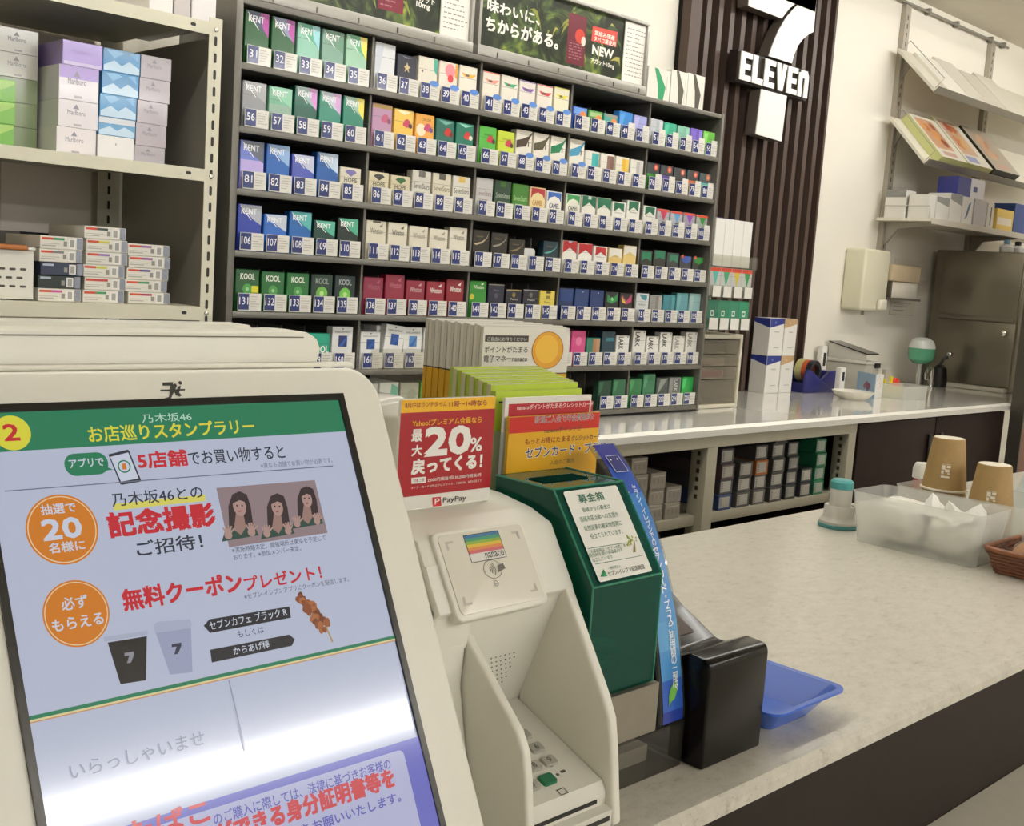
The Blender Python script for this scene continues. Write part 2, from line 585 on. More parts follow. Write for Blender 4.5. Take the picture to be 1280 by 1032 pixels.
# hand-towel cup box, soap box, notice
t = thing('soap_dispenser', 'cream wall soap dispenser box beside the slat panel', 'dispenser', (4.40, 2.40, 1.19))
m_ = MB().box(4.275, 4.485, 2.345, 2.44, 1.185, 1.437, mat('dcd7bd', 0.35), 0.012, 3)
m_.build('casing', t)
MB().box(4.40, 4.462, 2.325, 2.346, 1.19, 1.235, mat('e2dec9', 0.3), 0.008, 3).build('push_button', t)
MB().lathe([(0.006, 0), (0.006, 0.02)], (4.36, 2.38, 1.166), mat('8d897c')).build('nozzle', t)
t = thing('towel_dispenser', 'open cardboard paper towel holder mounted beside the soap dispenser', 'dispenser', (4.65, 2.40, 1.24))
BEIGE = mat('c6b492', 0.6, noise=0.04)
MB().box(4.50, 4.76, 2.34, 2.438, 1.315, 1.385, BEIGE, 0.006).build('cover', t)
MB().box(4.50, 4.512, 2.34, 2.438, 1.245, 1.315, mat('5a5346', 0.5)).build('side_wall', t)
MB().box(4.52, 4.76, 2.35, 2.437, 1.245, 1.314, mat('e2dccb', 0.7), 0.004).build('paper_stack', t)
MB().box(4.49, 4.77, 2.335, 2.439, 1.236, 1.2445, mat('6b6456', 0.4)).build('tray', t)
F = Frame((4.70, 2.4375, 1.17), (1, 0, 0), (0, 0, 1))
m_ = MB().box(4.70, 4.925, 2.4375, 2.439, 1.17, 1.416, mat('e6e0d0', 0.6))
for k in range(13):
    m_.rect(F, 0.03, 0.02 + k * 0.016, 0.03 + 0.1 + 0.06 * ((k * 7) % 3) / 2, 0.023 + k * 0.016, mat('a39d90'))
m_.rect(F, 0.0, 0.0, 0.225, 0.002, mat('b5ae9f')); m_.rect(F, 0.0, 0.0, 0.002, 0.246, mat('b5ae9f'))
m_.build('wall_notice', label='faint paper notice taped to the wall behind the towel holder', cat='notice')

# stainless cabinet
t = thing('steel_cabinet', 'tall stainless steel two-door cabinet standing on the rear counter', 'steel cabinet', (5.3, 2.18, 0.866))
MB().box(5.015, 5.6, 2.0, 2.40, 0.866, 1.475, STEEL, 0.004).build('body', t)
d = MB().box(5.0, 5.014, 2.005, 2.358, 1.172, 1.47, STEEL, 0.003).build('door', t)
MB().box(4.992, 5.0, 2.012, 2.352, 1.172, 1.190, STEEL, 0.002).build('rail', d)
d = MB().box(5.0, 5.014, 2.005, 2.358, 0.885, 1.168, STEEL, 0.003).build('door', t)
MB().lathe([(0.004, 0), (0.004, 0.012), (0.011, 0.014), (0.011, 0.022), (0, 0.026)], (0, 0, 0), mat('d6d2c6', 0.15, metal=1.0))
kb = MB().lathe([(0.004, 0), (0.004, 0.012), (0.012, 0.014), (0.012, 0.022), (0, 0.026)], (0, 0, 0), mat('d6d2c6', 0.15, metal=1.0))
kb.v = [Vector((5.0 - v.z, 2.045 + v.x, 1.125 + v.y)) for v in kb.v]
kb.build('knob', d)
MB().box(4.975, 5.014, 2.01, 2.36, 0.866, 0.884, mat('d3cdbd', 0.4), 0.003).build('plinth', t)

# ------------------------------------------------------------------ cigarette rack
YR = 2.05
SECX = [1.217, 1.539, 1.858, 2.174, 2.490]
PITCH = 0.0612
def zrow(r):
    return 1.620 - 0.1222 * r
RG = mat('6f6c64', 0.4, metal=0.4, noise=0.04)
RD = mat('211f1c', 0.6)
t = thing('cigarette_rack', 'tall grey metal cigarette rack with seven shelves on the rear counter', 'rack', (1.98, 2.15, 0.866))
MB().box(1.19, 2.802, 2.25, 2.262, 0.866, 1.745, RD).build('back_panel', t)
for x0, x1 in ((1.186, 1.202), (2.7915, 2.802)):
    MB().box(x0, x1, 2.035, 2.262, 0.866, 1.745, RG, 0.002).build('side_panel', t)
for r in range(7):
    z = zrow(r)
    MB().box(1.202, 2.791, 2.046, 2.25, z - 0.012, z - 0.004, RG, 0.001).build('shelf', t)
    MB().box(1.202, 2.791, 2.036, 2.045, z - 0.014, z - 0.001, RG, 0.001).build('shelf_lip', t)
MB().box(1.202, 2.791, 2.036, 2.25, 1.730, 1.742, RG, 0.001).build('top_board', t)
for s in range(1, 5):
    for r in range(7):
        z = zrow(r)
        MB().box(SECX[s] - 0.011, SECX[s] - 0.005, 2.052, 2.25, z - 0.004, min(z + 0.109, 1.73), RG).build('divider', t)
for r in range(7):
    z = zrow(r)
    m_ = MB()
    for s in range(5):
        for i in range(5):
            x = SECX[s] + i * PITCH + 0.0282
            m_.box(x - 0.0012 + 0.03, x + 0.0012 + 0.03, 2.158, 2.249, z - 0.003, z + 0.085, mat('7d7b75', 0.3))
    o = m_.build('pusher_rails', t)
    o['kind'] = 'stuff'

# --- packs: printed fronts are (kind, ...) drawn in 0..1 of the front face
def kent(d, acc=None, tc='f2f2f2', low=None):
    L = []
    if low: L.append(('r', 0, 0, 1, .62, low))
    L.append(('p', [(.05, 1), (1, 1), (1, .58), (.62, .70)], d))
    if acc: L.append(('p', [(.62, 1), (1, 1), (1, .55), (.72, .74)], acc))
    L += [('p', [(.08, .96), (.12, .96), (.58, .68), (.54, .68)], tc), ('t', 'KENT', .14, .80, .78, .92, tc, 2)]
    return L
def chev(col, inner=None):
    L = [('p', [(0, 1), (1, 1), (1, .42), (.5, .68), (0, .42)], col)]
    return L
def chevin(col):
    return [('p', [(.12, .95), (.88, .95), (.88, .50), (.5, .70), (.12, .50)], col), ('t', 'Marlboro', .2, .42, .8, .48, '4a4a4a', 1)]
def winston(tc, sub=None):
    return [('t', 'Winston', .2, .68, .82, .82, tc, 2), ('p', [(.62, .86), (.82, .94), (.78, .84)], tc)]
def stars(tc, c2=None):
    L = [('t', 'SevenStars', .08, .55, .92, .68, tc, 1), ('r', .2, .44, .7, .46, tc)]
    if c2: L.append(('r', .32, .84, .68, 1, c2))
    return L
def hope(c):
    return [('p', [(.5, .60), (.22, .80), (.34, .90), (.66, .90), (.78, .80)], c), ('t', 'HOPE', .2, .34, .8, .54, '3b3a36', 2)]
def kool(tc, disc=None):
    L = []
    if disc: L += [('d', .5, .52, .27, disc), ('d', .5, .52, .1, 'b9e08a')]
    else: L += [('d', .5, .54, .2, '4c9a4a'), ('d', .5, .54, .07, '9cc890')]
    L.append(('t', 'KOOL', .2, .76, .8, .90, tc, 3))
    return L
def parl(c):
    return [('t', 'PARLIAMENT', .12, .78, .88, .84, '4a5064', 1), ('r', .3, .28, .72, .68, c), ('p', [(.44, .94), (.56, .94), (.5, .88)], '4a5064'), ('p', [(.3, .28), (.5, .28), (.72, .60), (.72, .68)], '2f5aa8')]
def lark(tc='2c2c2c'):
    return [('v', 'LARK', .16, .30, .52, .93, tc, 2), ('r', .80, .90, .90, .97, '8b8b86')]
def band(c, top=None):
    L = [('p', [(.1, .74), (.5, .70), (.95, .74), (.72, .58), (.28, .60)], c), ('r', .34, .62, .54, .70, '6b6058')]
    if top: L.append(('r', 0, .95, 1, 1, top))
    return L
def cherry(c='c4283a', dark='4a2a3a'):
    return [('d', .66, .52, .17, c), ('d', .84, .44, .10, dark), ('d', .52, .47, .08, c)]
def swoosh(c, tail='e9e6dc'):
    return [('p', [(0, .58), (.35, .66), (.75, .80), (1, .98), (1, .90), (.8, .68), (.62, .40), (0, .30)], c), ('r', .74, .40, .80, .60, '3d3a36'), ('t', 'menthol', .2, .82, .8, .88, '8a8578', 0)]
def arc(c):
    return [('p', [(.05, .42), (.5, .52), (.8, .68), (.92, .92), (.84, .68), (.55, .46), (.2, .37)], c), ('t', 'Caster', .2, .70, .62, .78, '8a7a58', 0)]
def camel(c, tc, low):
    L = [('r', .06, .68, .94, .97, c), ('p', [(.06, .68), (.94, .68), (.8, .80), (.5, .86), (.2, .80)], low), ('t', 'CAMEL', .16, .50, .84, .64, tc, 2), ('d', .5, .40, .10, tc)]
    return L
def tri(c):
    return [('r', 0, .86, 1, 1, 'd8452f'), ('p', [(.24, .86), (.80, .86), (.54, .36)], c), ('r', .40, .26, .64, .32, '5d6064')]
def bars(*c):
    n = len(c)
    return [('r', .45 + .5 * i / n, .1, .45 + .5 * (i + 1) / n, .94, q) for i, q in enumerate(c)]
def orb(c, low=None):
    L = [('d', .70, .78, .16, c), ('d', .70, .78, .08, 'e6a08a')]
    if low: L.append(('r', 0, 0, 1, .42, low))
    return L
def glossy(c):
    return [('p', [(.05, .9), (.4, .95), (.25, .45), (.05, .3)], c)]  # pack sheen painted in as a slanted patch of another tone
PACKS = {
 31: (.108, '1f5a2c', kent('4a4f70', 'b0489a'), 'dark green pack with a magenta corner'), 32: (.107, '1f5a2c', kent('8c93b0', 'b659a6'), 'dark green pack with a lilac corner'),
 33: (.107, '8fc4ae', kent('5fae90', '9fdbe0'), 'silvery mint green pack'), 34: (.106, '7ea593', kent('6d9a80', None), 'dull silver green pack'), 35: (.107, '9cc7aa', kent('5fb083', 'f0e36a'), 'silver green pack with a yellow corner'),
 36: (.105, 'd9dadc', glossy('c4cad4'), 'tall plain silver white pack'), 37: (.091, '2b2d3c', [('p', [(.5, .74), (.56, .60), (.68, .58), (.58, .50), (.62, .36), (.5, .46), (.38, .36), (.42, .50), (.32, .58), (.44, .60)], 'cdb98a'), ('p', [(.2, .94), (.5, .88), (.8, .94), (.5, .91)], 'b9bac4')], 'navy pack with a small gold star'),
 38: (.097, 'e3dccb', [('p', [(.78, 1), (1, .96), (1, .42), (.82, .56)], '46b39a'), ('d', .2, .48, .05, '6b6058')], 'off-white pack with a teal edge'), 39: (.097, 'e8dccd', [('d', .58, .70, .28, 'ee8f96'), ('d', .62, .42, .16, 'd8434a'), ('p', [(.86, .95), (1, .98), (1, .45), (.86, .5)], 'f0a640')], 'off-white pack with a pink blob'), 40: (.098, 'e6dfcf', band('f0b04a'), 'off-white pack with an orange band'),
 41: (.097, 'e4dccd', band('e79a86', 'e2705c'), 'off-white pack with a salmon band'), 42: (.098, 'e4decf', band('48ad78'), 'off-white pack with a green band'), 43: (.096, 'e2dbd0', band('8b62b8', '6f48a0'), 'off-white pack with a purple band'), 44: (.096, 'e3dbce', band('d2484a', 'd2484a'), 'off-white pack with a red band'), 45: (.099, 'e3dec2', band('e4dc52', 'e4dc52'), 'off-white pack with a yellow band'),
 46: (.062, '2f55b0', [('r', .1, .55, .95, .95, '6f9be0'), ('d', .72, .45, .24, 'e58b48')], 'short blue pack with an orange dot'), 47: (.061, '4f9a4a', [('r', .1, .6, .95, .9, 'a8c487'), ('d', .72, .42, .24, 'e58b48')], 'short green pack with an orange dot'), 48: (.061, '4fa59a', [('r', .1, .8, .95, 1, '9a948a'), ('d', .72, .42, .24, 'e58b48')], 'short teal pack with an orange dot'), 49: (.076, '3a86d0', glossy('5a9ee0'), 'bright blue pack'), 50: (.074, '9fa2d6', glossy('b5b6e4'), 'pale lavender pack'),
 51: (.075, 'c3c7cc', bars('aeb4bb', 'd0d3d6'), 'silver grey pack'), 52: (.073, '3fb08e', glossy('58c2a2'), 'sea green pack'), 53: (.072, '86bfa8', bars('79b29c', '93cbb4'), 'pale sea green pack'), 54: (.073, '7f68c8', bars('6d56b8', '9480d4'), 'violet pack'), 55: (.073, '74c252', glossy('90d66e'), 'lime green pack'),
 56: (.094, '8d8f92', kent('a7a9ac', None), 'dull silver pack'), 57: (.093, '6fb08e', kent('8cc8a8', None, low='8fae9c'), 'soft green and silver pack'), 58: (.103, '1a6654', kent('9ab8b4', 'd48fd0', low='165a4a'), 'deep green pack with a pink corner'), 59: (.102, '2f8a74', kent('c3cad8', 'd6a6d8'), 'teal green pack with a lilac corner'), 60: (.101, '1f8068', kent('9ec4ae', 'f0dc4a'), 'teal green pack with a yellow corner'),
 61: (.098, 'b48aa8', [('r', 0, .84, 1, 1, 'b5913e')] + cherry('c05a78', '7a3a5a'), 'mauve pack with berries'), 62: (.095, 'e9c054', [('p', [(.1, .95), (.9, .95), (.5, .80)], 'f4ecc0')] + cherry('c4405a'), 'golden yellow pack with berries'), 63: (.093, 'eaa848', [('d', .3, .40, .25, 'f0e0c0'), ('t', 'CRUSH', .3, .76, .8, .86, '8a5a2a', 1)] + cherry('c44a74', '6a4a80'), 'orange pack with berries'), 64: (.09, '23685a', [('p', [(.1, .95), (.9, .92), (.5, .78)], '74b4a4')] + cherry('c8302a', '7a2020'), 'dark green pack with a red berry'), 65: (.09, '1d7560', [('p', [(.1, .97), (.9, .93), (.5, .82)], '8fd0bc')] + cherry('c8302a', 'e0d8c8'), 'jade green pack with a red berry'),
 66: (.092, '58b548', [('t', 'apple', .25, .62, .8, .74, '2f7a2a', 1)] + cherry('c43a44'), 'grass green pack with a red berry'), 67: (.089, 'c3d440', [('t', 'citrus', .25, .62, .8, .74, '7a8a20', 1)] + cherry('c44050'), 'lemon yellow pack with a red berry'), 68: (.1, 'e4decf', swoosh('4a3a32'), 'cream pack with a dark brown swoosh'), 69: (.1, 'e4decf', swoosh('57513c'), 'cream pack with an olive brown swoosh'), 70: (.1, 'e4decf', swoosh('1f8056'), 'cream pack with a green swoosh'),
 71: (.102, 'e4dfd0', swoosh('4596ba'), 'cream pack with a blue swoosh'), 72: (.08, 'e2ded2', bars('48b8b4', '3fa8a8'), 'white pack with a turquoise half'), 73: (.08, 'e2dccf', bars('8a6a60', '7a584e'), 'white pack with a brown half'), 74: (.079, 'e4decb', bars('dfb238', 'e8c250'), 'white pack with a yellow half'), 75: (.078, 'dfdcd2', bars('b4b2ac', 'cac8c2'), 'white pack with a grey half'),
 76: (.078, '3a3f44', orb('d2452f', '3f8a3a'), 'charcoal pack with a red orb over green'), 77: (.078, '3b4046', orb('d85a3a', '5a4a9a'), 'charcoal pack with a red orb over violet'), 78: (.077, '3b3f44', orb('cc5a44'), 'charcoal pack with a dull red orb'), 79: (.077, '3b3f44', orb('d2503a', 'c46a3a'), 'charcoal pack with a red orb over orange'), 80: (.075, '4a5458', orb('d87a4a', '58b0aa'), 'charcoal pack with an orange orb over teal'),
 81: (.1, '6f7fd0', kent('5a6070', None, low='b9a8e0'), 'periwinkle blue pack'), 82: (.1, '1f62b4', kent('8fb4e0', None), 'royal blue pack with a pale corner'), 83: (.087, '4a58b4', kent('c0c4dc', None), 'short indigo pack'), 84: (.098, '1a5ca8', kent('bcd0e4', None), 'strong blue pack with a silver corner'), 85: (.074, 'd6cfba', hope('6a62a0'), 'small cream pack with a violet emblem'),
 86: (.073, 'd3c9a8', hope('3e3d3a'), 'small cream pack with a black emblem'), 87: (.071, 'd3c9a8', hope('2f6a3a'), 'small cream pack with a green emblem'), 88: (.089, 'd0ccc0', stars('57544e', '6f6c66'), 'grey-white pack with a dark grey block'), 89: (.089, 'd4cdb8', stars('7a7052', '55524a'), 'cream-white pack with a black block'), 90: (.089, 'd3cfc2', stars('57544e', 'd8b458'), 'grey-white pack with a gold block'),
 91: (.093, 'bcbab6', stars('8a7a78'), 'silver pack with faint print'), 92: (.093, '2a4434', stars('a8b4a0', '3f6a2c'), 'blackish green pack'), 93: (.091, '3f7d2c', stars('a8c890'), 'leaf green pack'), 94: (.089, 'e4cf9a', camel('b0303a', 'b07a3a', 'e4cf9a'), 'cream pack with a crimson top'), 95: (.085, 'e6e3da', camel('3a68b8', '2a2a50', 'e6e3da'), 'white pack with a blue top'),
 96: (.085, 'e4e2d4', camel('3f9a58', '2a3a2a', 'e4e2d4'), 'white pack with a bright green top'), 97: (.086, 'e2dfd4', chev('1c6a4c') + [('r', .42, .84, .64, .98, 'b8d0c0')], 'wide green and white chevron pack'), 98: (.086, 'e0dcd0', chev('22704f'), 'green and white chevron pack beside a paler twin'), 99: (.081, 'e4e2d8', chevin('1f6a4c'), 'short white pack with a green panel'), 100: (.09, 'e4e2d8', chevin('1f6a4c'), 'tall white pack with a green panel'),
 101: (.082, 'e2e0d6', chevin('1c6248'), 'white pack with a dark green panel'), 102: (.079, 'a8a8ac', tri('c03a5a'), 'silver pack with a crimson triangle'), 103: (.078, 'a9adb2', tri('5a9ad0'), 'silver pack with a blue triangle'), 104: (.078, '9c98a4', tri('8a4ab0'), 'silver pack with a purple triangle'), 105: (.077, '9ca09a', tri('2f8a3a'), 'silver pack with a green triangle'),
 106: (.096, '2b3fa4', kent('b4b8c4', None), 'deep blue pack with a silver corner'), 107: (.081, '2a68c0', kent('c4ccd8', None), 'short blue pack with a silver top'), 108: (.092, '1f66b0', kent('58b4b0', None), 'blue pack with a teal corner'), 109: (.078, '17403a', kent('58b49a', None), 'short blackish teal pack'), 110: (.088, '142a26', kent('4aa888', None), 'black pack with a green corner'),
 111: (.089, 'd8d2bd', winston('8d897c') + [('r', .3, .95, .7, 1, '5a564a')], 'ivory pack with grey lettering and dark lid mark'), 112: (.089, 'd9d3c0', winston('6f6c62'), 'ivory pack with dark grey lettering'), 113: (.086, 'd9d3c0', winston('a09b8c'), 'ivory pack with pale grey lettering'), 114: (.084, 'd9d3c0', winston('98937f'), 'short ivory pack with pale lettering'), 115: (.092, 'dad5c4', winston('8a8678'), 'tall ivory pack at the end of its section'),
 116: (.092, '26221d', arc('b8a888'), 'black pack with a broad gold arc'), 117: (.09, '2a2723', arc('9a9284'), 'black pack with a grey arc'), 118: (.078, '26231f', arc('8a7a54'), 'short black pack with a dull gold arc'), 120: (.081, '15303c', arc('58a8a0'), 'midnight blue pack with a teal arc'),
 121: (.087, 'e2dfd6', chev('b01f28') + [('r', .40, .90, .62, 1, 'a8b0c4')], 'wide red and white chevron pack'), 122: (.084, 'e2dfd6', chev('b01f28'), 'red and white chevron pack'), 123: (.08, 'e6e3da', chevin('b4252c'), 'white pack with a red panel'), 124: (.079, 'd8bc74', [('p', [(0, 1), (1, 1), (1, .46), (.5, .66), (0, .46)], 'e2ddd0')], 'gold and white chevron pack'), 125: (.09, 'dcc178', [('p', [(0, 1), (1, 1), (1, .50), (.5, .70), (0, .50)], 'e2ddd0')], 'tall gold and white chevron pack'),
 126: (.082, '2e302c', [('p', [(.15, .9), (.9, .9), (.9, .42), (.5, .58), (.15, .42)], '1c7a56')], 'black pack with a green panel'), 127: (.086, '2c2e2b', [('p', [(.1, .95), (.9, .95), (.9, .52), (.5, .62), (.1, .52)], '1d7355')], 'tall black pack with a green panel'), 128: (.082, '34383a', [('p', [(.2, .9), (.9, .9), (.9, .45), (.5, .6), (.2, .45)], '2b7a5e')], 'charcoal pack with a dull green panel'), 129: (.076, '34363c', [('p', [(.15, .98), (.9, .98), (.9, .7), (.5, .55), (.15, .7)], '3a56a8'), ('d', .2, .96, .1, 'c44a3a')], 'charcoal pack with a blue panel'), 130: (.076, '343a34', [('p', [(.15, .98), (.9, .98), (.9, .7), (.5, .55), (.15, .7)], '2f8a3a'), ('d', .2, .96, .1, 'c44a3a')], 'charcoal pack with a leaf green panel'),
 131: (.088, '1c5a2a', kool('e8e6dc') + [('r', .68, .46, 1, .62, 'd8d028')], 'green pack with a yellow square'), 132: (.086, '1d6a32', kool('e0e2d4'), 'green pack with white lettering'), 133: (.086, '1f7034', kool('e4e6da'), 'brighter green pack with white lettering'), 134: (.086, '1d3a30', kool('9aa49c', '6fb04a'), 'blackish green pack with a green disc'), 135: (.086, '172c2c', kool('a4acaa', '6fc04a'), 'near-black pack with a bright green disc'),
 136: (.086, '8a2844', winston('a85a6c') , 'wine red pack with faint lettering'), 137: (.094, '8f2440', winston('b86a78'), 'tall wine red pack'), 138: (.084, '8c2038', winston('c8a0a0'), 'red pack with pale lettering'), 139: (.084, '921f34', winston('e4dcd4'), 'red pack with white lettering'), 140: (.091, '8c1a2c', winston('e8e0d8'), 'tall dark red pack with white lettering'),
 141: (.091, '2f8a30', winston('e8e8dc') + [('d', .14, .34, .13, 'c8c040')], 'green pack with a yellow glow'), 142: (.086, '23253a', [('r', 0, .95, 1, 1, 'a8a088'), ('t', 'Peace', .34, .68, .68, .76, '70708a', 1), ('d', .5, .48, .12, '4a4c62')], 'tall navy pack with a pale lid edge'), 143: (.075, '1f2030', [('r', 0, .93, 1, 1, 'a8955a'), ('d', .5, .72, .11, '8a7a4a'), ('t', 'Peace', .3, .44, .76, .54, 'c4c0b0', 1)], 'navy pack with a gold lid edge'), 144: (.077, '1f2030', [('r', 0, .94, 1, 1, '8f8f92'), ('d', .5, .72, .11, '6a6a60'), ('t', 'Peace', .3, .42, .76, .52, 'c4c4c0', 1)], 'navy pack with a silver lid edge'), 145: (.076, 'd8c458', [('r', .38, .86, .70, 1, '3a352a'), ('r', .40, .58, .66, .74, '8a7a30'), ('t', 'Peace', .3, .34, .72, .46, '6a5a28', 1)], 'yellow pack with a dark lid mark'),
 146: (.086, '16305e', [('d', .55, .80, .04, 'b8c0d0'), ('r', .08, .38, .95, .92, '1c3c78')], 'navy blue pack, first of three'), 147: (.086, '1a3a72', [('d', .55, .86, .04, 'b8c0d0')], 'navy blue pack, middle of three'), 148: (.085, '16326a', [('d', .55, .86, .04, 'b8c0d0')], 'navy blue pack, last of three'), 149: (.082, '23282a', [('p', [(.15, .9), (.5, .58), (.9, .95), (.9, .55), (.5, .40), (.15, .5)], '2a8a4a'), ('p', [(.4, .66), (.5, .5), (.65, .62), (.5, .75)], '7ed08a')], 'black pack with a green chevron glow'), 150: (.081, '2a2426', [('p', [(.15, .9), (.5, .58), (.9, .95), (.9, .55), (.5, .40), (.15, .5)], 'b83a6a'), ('p', [(.1, .8), (.35, .6), (.5, .45), (.2, .5)], 'c8b83a')], 'black pack with a pink and yellow chevron'),
 151: (.083, 'cfd2d2', [('p', [(.2, .95), (.85, .9), (.8, .6), (.45, .70)], '4a8a90'), ('t', 'Marlboro', .15, .36, .75, .46, '5a6064', 1)], 'silver white pack with a teal patch'), 152: (.08, '8d8c88', bars('7a7670', 'a5a09a'), 'dull silver pack with stripes'), 153: (.083, '3a8690', bars('2f747e', '4a949c'), 'blue-green pack'), 154: (.09, '5a98a0', glossy('6fa8ae'), 'tall grey-teal pack'), 155: (.091, '8fb4b2', glossy('9fc0be'), 'pale grey-teal pack'),
 159: (.081, '22a284', [('t', 'KOOL', .1, .48, .95, .66, 'eef2ea', 3)], 'mint green pack beside the white blue-square pack'), 160: (.096, 'dfdfdc', parl('23306a'), 'white pack with a dark navy square'), 161: (.086, 'dfdfdc', parl('1f4a8a'), 'short white pack with a blue square'), 162: (.099, 'e0e0dc', parl('27509a'), 'white pack with a bright blue square, leaning'), 163: (.097, 'e0e0dc', parl('4a80b0'), 'white pack with a grey-blue square'), 164: (.097, 'e0e0dc', parl('2280a0'), 'white pack with a teal-blue square'),
 171: (.095, 'd8d6d0', [('r', .55, .4, .85, .7, 'b4b2ae')], 'plain white pack next to the hot pink one'), 172: (.096, 'd04a84', [('d', .5, .55, .22, 'e07aa4')], 'hot pink pack'), 173: (.078, '2f7a66', bars('a87858', 'b48a68'), 'half green half bronze pack'), 174: (.096, '173a4a', [('r', .3, .56, .9, .72, '2f7a84')], 'dark petrol blue pack'), 175: (.085, 'e2e0d8', lark('222222'), 'white pack with black sideways lettering, at the section end'),
 176: (.1, 'e2e0d8', lark('1f1f1f'), 'tall white pack with heavy black sideways lettering'), 177: (.084, 'e2e0d8', lark('262626'), 'short white pack with black sideways lettering'), 178: (.096, 'e2e0d8', lark('2c2c2c'), 'white pack with long black sideways lettering'), 179: (.086, 'dcd9d0', lark('8a8884'), 'white pack with grey sideways lettering'), 180: (.098, 'dcd9d0', lark('77756f'), 'tall white pack with grey sideways lettering'),
 186: (.09, 'dfe0dc', [('t', 'ial', .3, .8, .7, .92, '3a3a3a', 2)], 'white pack with black letters on the lowest shelf'), 187: (.092, 'dde2dc', [('p', [(.62, .95), (.95, .8), (.95, .3), (.7, .15), (.55, .5)], '6fb8a4')], 'white pack with a mint green leaf shape'), 188: (.09, 'b4b4a4', [('d', .6, .5, .25, '9aa490')], 'greenish grey pack'), 189: (.092, '5aa838', [('d', .6, .5, .25, '7ac050')], 'vivid green pack on the lowest shelf'),
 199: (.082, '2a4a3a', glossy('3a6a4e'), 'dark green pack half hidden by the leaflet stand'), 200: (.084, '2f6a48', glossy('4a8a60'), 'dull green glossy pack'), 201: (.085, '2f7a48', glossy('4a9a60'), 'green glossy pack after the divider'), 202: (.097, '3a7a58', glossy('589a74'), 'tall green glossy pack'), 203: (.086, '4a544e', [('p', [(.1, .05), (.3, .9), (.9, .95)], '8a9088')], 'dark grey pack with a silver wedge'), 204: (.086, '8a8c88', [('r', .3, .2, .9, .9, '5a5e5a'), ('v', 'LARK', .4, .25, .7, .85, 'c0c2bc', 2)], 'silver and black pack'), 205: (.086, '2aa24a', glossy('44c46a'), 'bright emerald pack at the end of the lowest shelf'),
}
PW, PD = 0.055, 0.0225
LIFT = set(range(37, 49)) | set(range(61, 72)) | set(range(76, 81)) | set(range(85, 88)) | set(range(97, 106)) | set(range(116, 131)) | set(range(141, 153)) | set(range(160, 206))
def lift(d):
    """the price tag covers the foot of a pack, so these prints sit on the upper part of the front"""
    L = lambda v: 0.36 + 0.64 * v
    if d[0] == 'p':
        return ('p', [(u, L(v)) for u, v in d[1]], d[2])
    if d[0] == 'd':
        return ('d', d[1], L(d[2])) + tuple(d[3:])
    e = list(d)
    i = 1 if d[0] == 'r' else 2
    e[i + 1], e[i + 3] = L(d[i + 1]) if d[i + 1] > 0.01 else 0, L(d[i + 3])
    return tuple(e)
ROWN = ['top', 'second', 'third', 'fourth', 'fifth', 'sixth', 'lowest']
def pack_mesh(h, base, draws):
    g = mat(base, 0.28, coat=0.35)
    m_ = MB()
    m_.box(-PW / 2, PW / 2, 0, PD, 0, h, g, 0.0012, 1)
    F_ = Frame((-PW / 2, 0, 0), (1, 0, 0), (0, 0, 1))
    m_.rect(F_, 0.0015, h * 0.715, PW - 0.0015, h * 0.722, mat('4a4843', 0.4), 0.00008)
    for d in draws:
        def G(c): return mat(c, 0.3, coat=0.3)
        if d[0] == 'r':
            m_.rect(F_, max(d[1], .02) * PW, max(d[2], .01) * h, min(d[3], .98) * PW, min(d[4], .99) * h, G(d[5]))
        elif d[0] == 'p':
            m_.poly(F_, [(min(max(u, .02), .98) * PW, min(max(v, .01), .99) * h) for u, v in d[1]], G(d[2]))
        elif d[0] == 'd':
            m_.disc(F_, d[1] * PW, d[2] * h, d[3] * PW, G(d[4]), n=20)
        elif d[0] == 't':
            m_.text(F_, d[1], d[2] * PW, d[3] * h, d[4] * PW, d[5] * h, G(d[6]), d[7])
        elif d[0] == 'v':
            m_.text(F_, d[1], d[2] * PW, d[3] * h, d[4] * PW, d[5] * h, G(d[6]), d[7], rot=-90)
    return m_.mesh('pack')
NAVY = mat('26336e', 0.25, coat=0.3)
CARD = mat('d9d6cd', 0.3, coat=0.3)
for num, (h, base, draws, desc) in PACKS.items():
    k = num - 31
    r, s, i = k // 25, (k % 25) // 5, k % 5
    x = SECX[s] + i * PITCH + 0.0275
    z = zrow(r)
    if num in LIFT:
        draws = [lift(d) for d in draws]
    me = pack_mesh(h, base, draws)
    o = bpy.data.objects.new('cigarette_pack', me)
    COL.objects.link(o)
    o.location = (x, YR + 0.004, z - 0.0035)
    if num == 162:
        o.rotation_euler = (0, math.radians(6), 0)
        o.location.z += 0.003
    tag(o, desc + ' above price tag ' + str(num), 'cigarette pack', 'cigarette packs on the %s rack shelf' % ROWN[r])
    if i == 0 or num in (187, 172, 162):
        for q in range(1, 4):
            c = o.copy()
            COL.objects.link(c)
            c.location.y += q * (PD + 0.0012)
            c.rotation_euler = (0, 0, 0)
            c.location.z = z - 0.0035
            c['label'] = '%s in the queue behind the %s' % (('second', 'third', 'fourth')[q - 1], desc.replace(' pack', ' front pack'))
            c['group'] = 'packs queued behind the fronts on the %s rack shelf' % ROWN[r]
# the white plastic pusher of the sold-out column
k = 119 - 31
x = SECX[(k % 25) // 5] + (k % 5) * PITCH + 0.0275
m_ = MB()
m_.prism(rrect(x - 0.02, zrow(3) - 0.003, x + 0.02, zrow(3) + 0.055, 0.008), 'y', 2.07, 2.078, mat('d4d3cf', 0.3))
m_.build('pack_pusher', label='white plastic pusher in the empty column above price tag 119', cat='pusher')
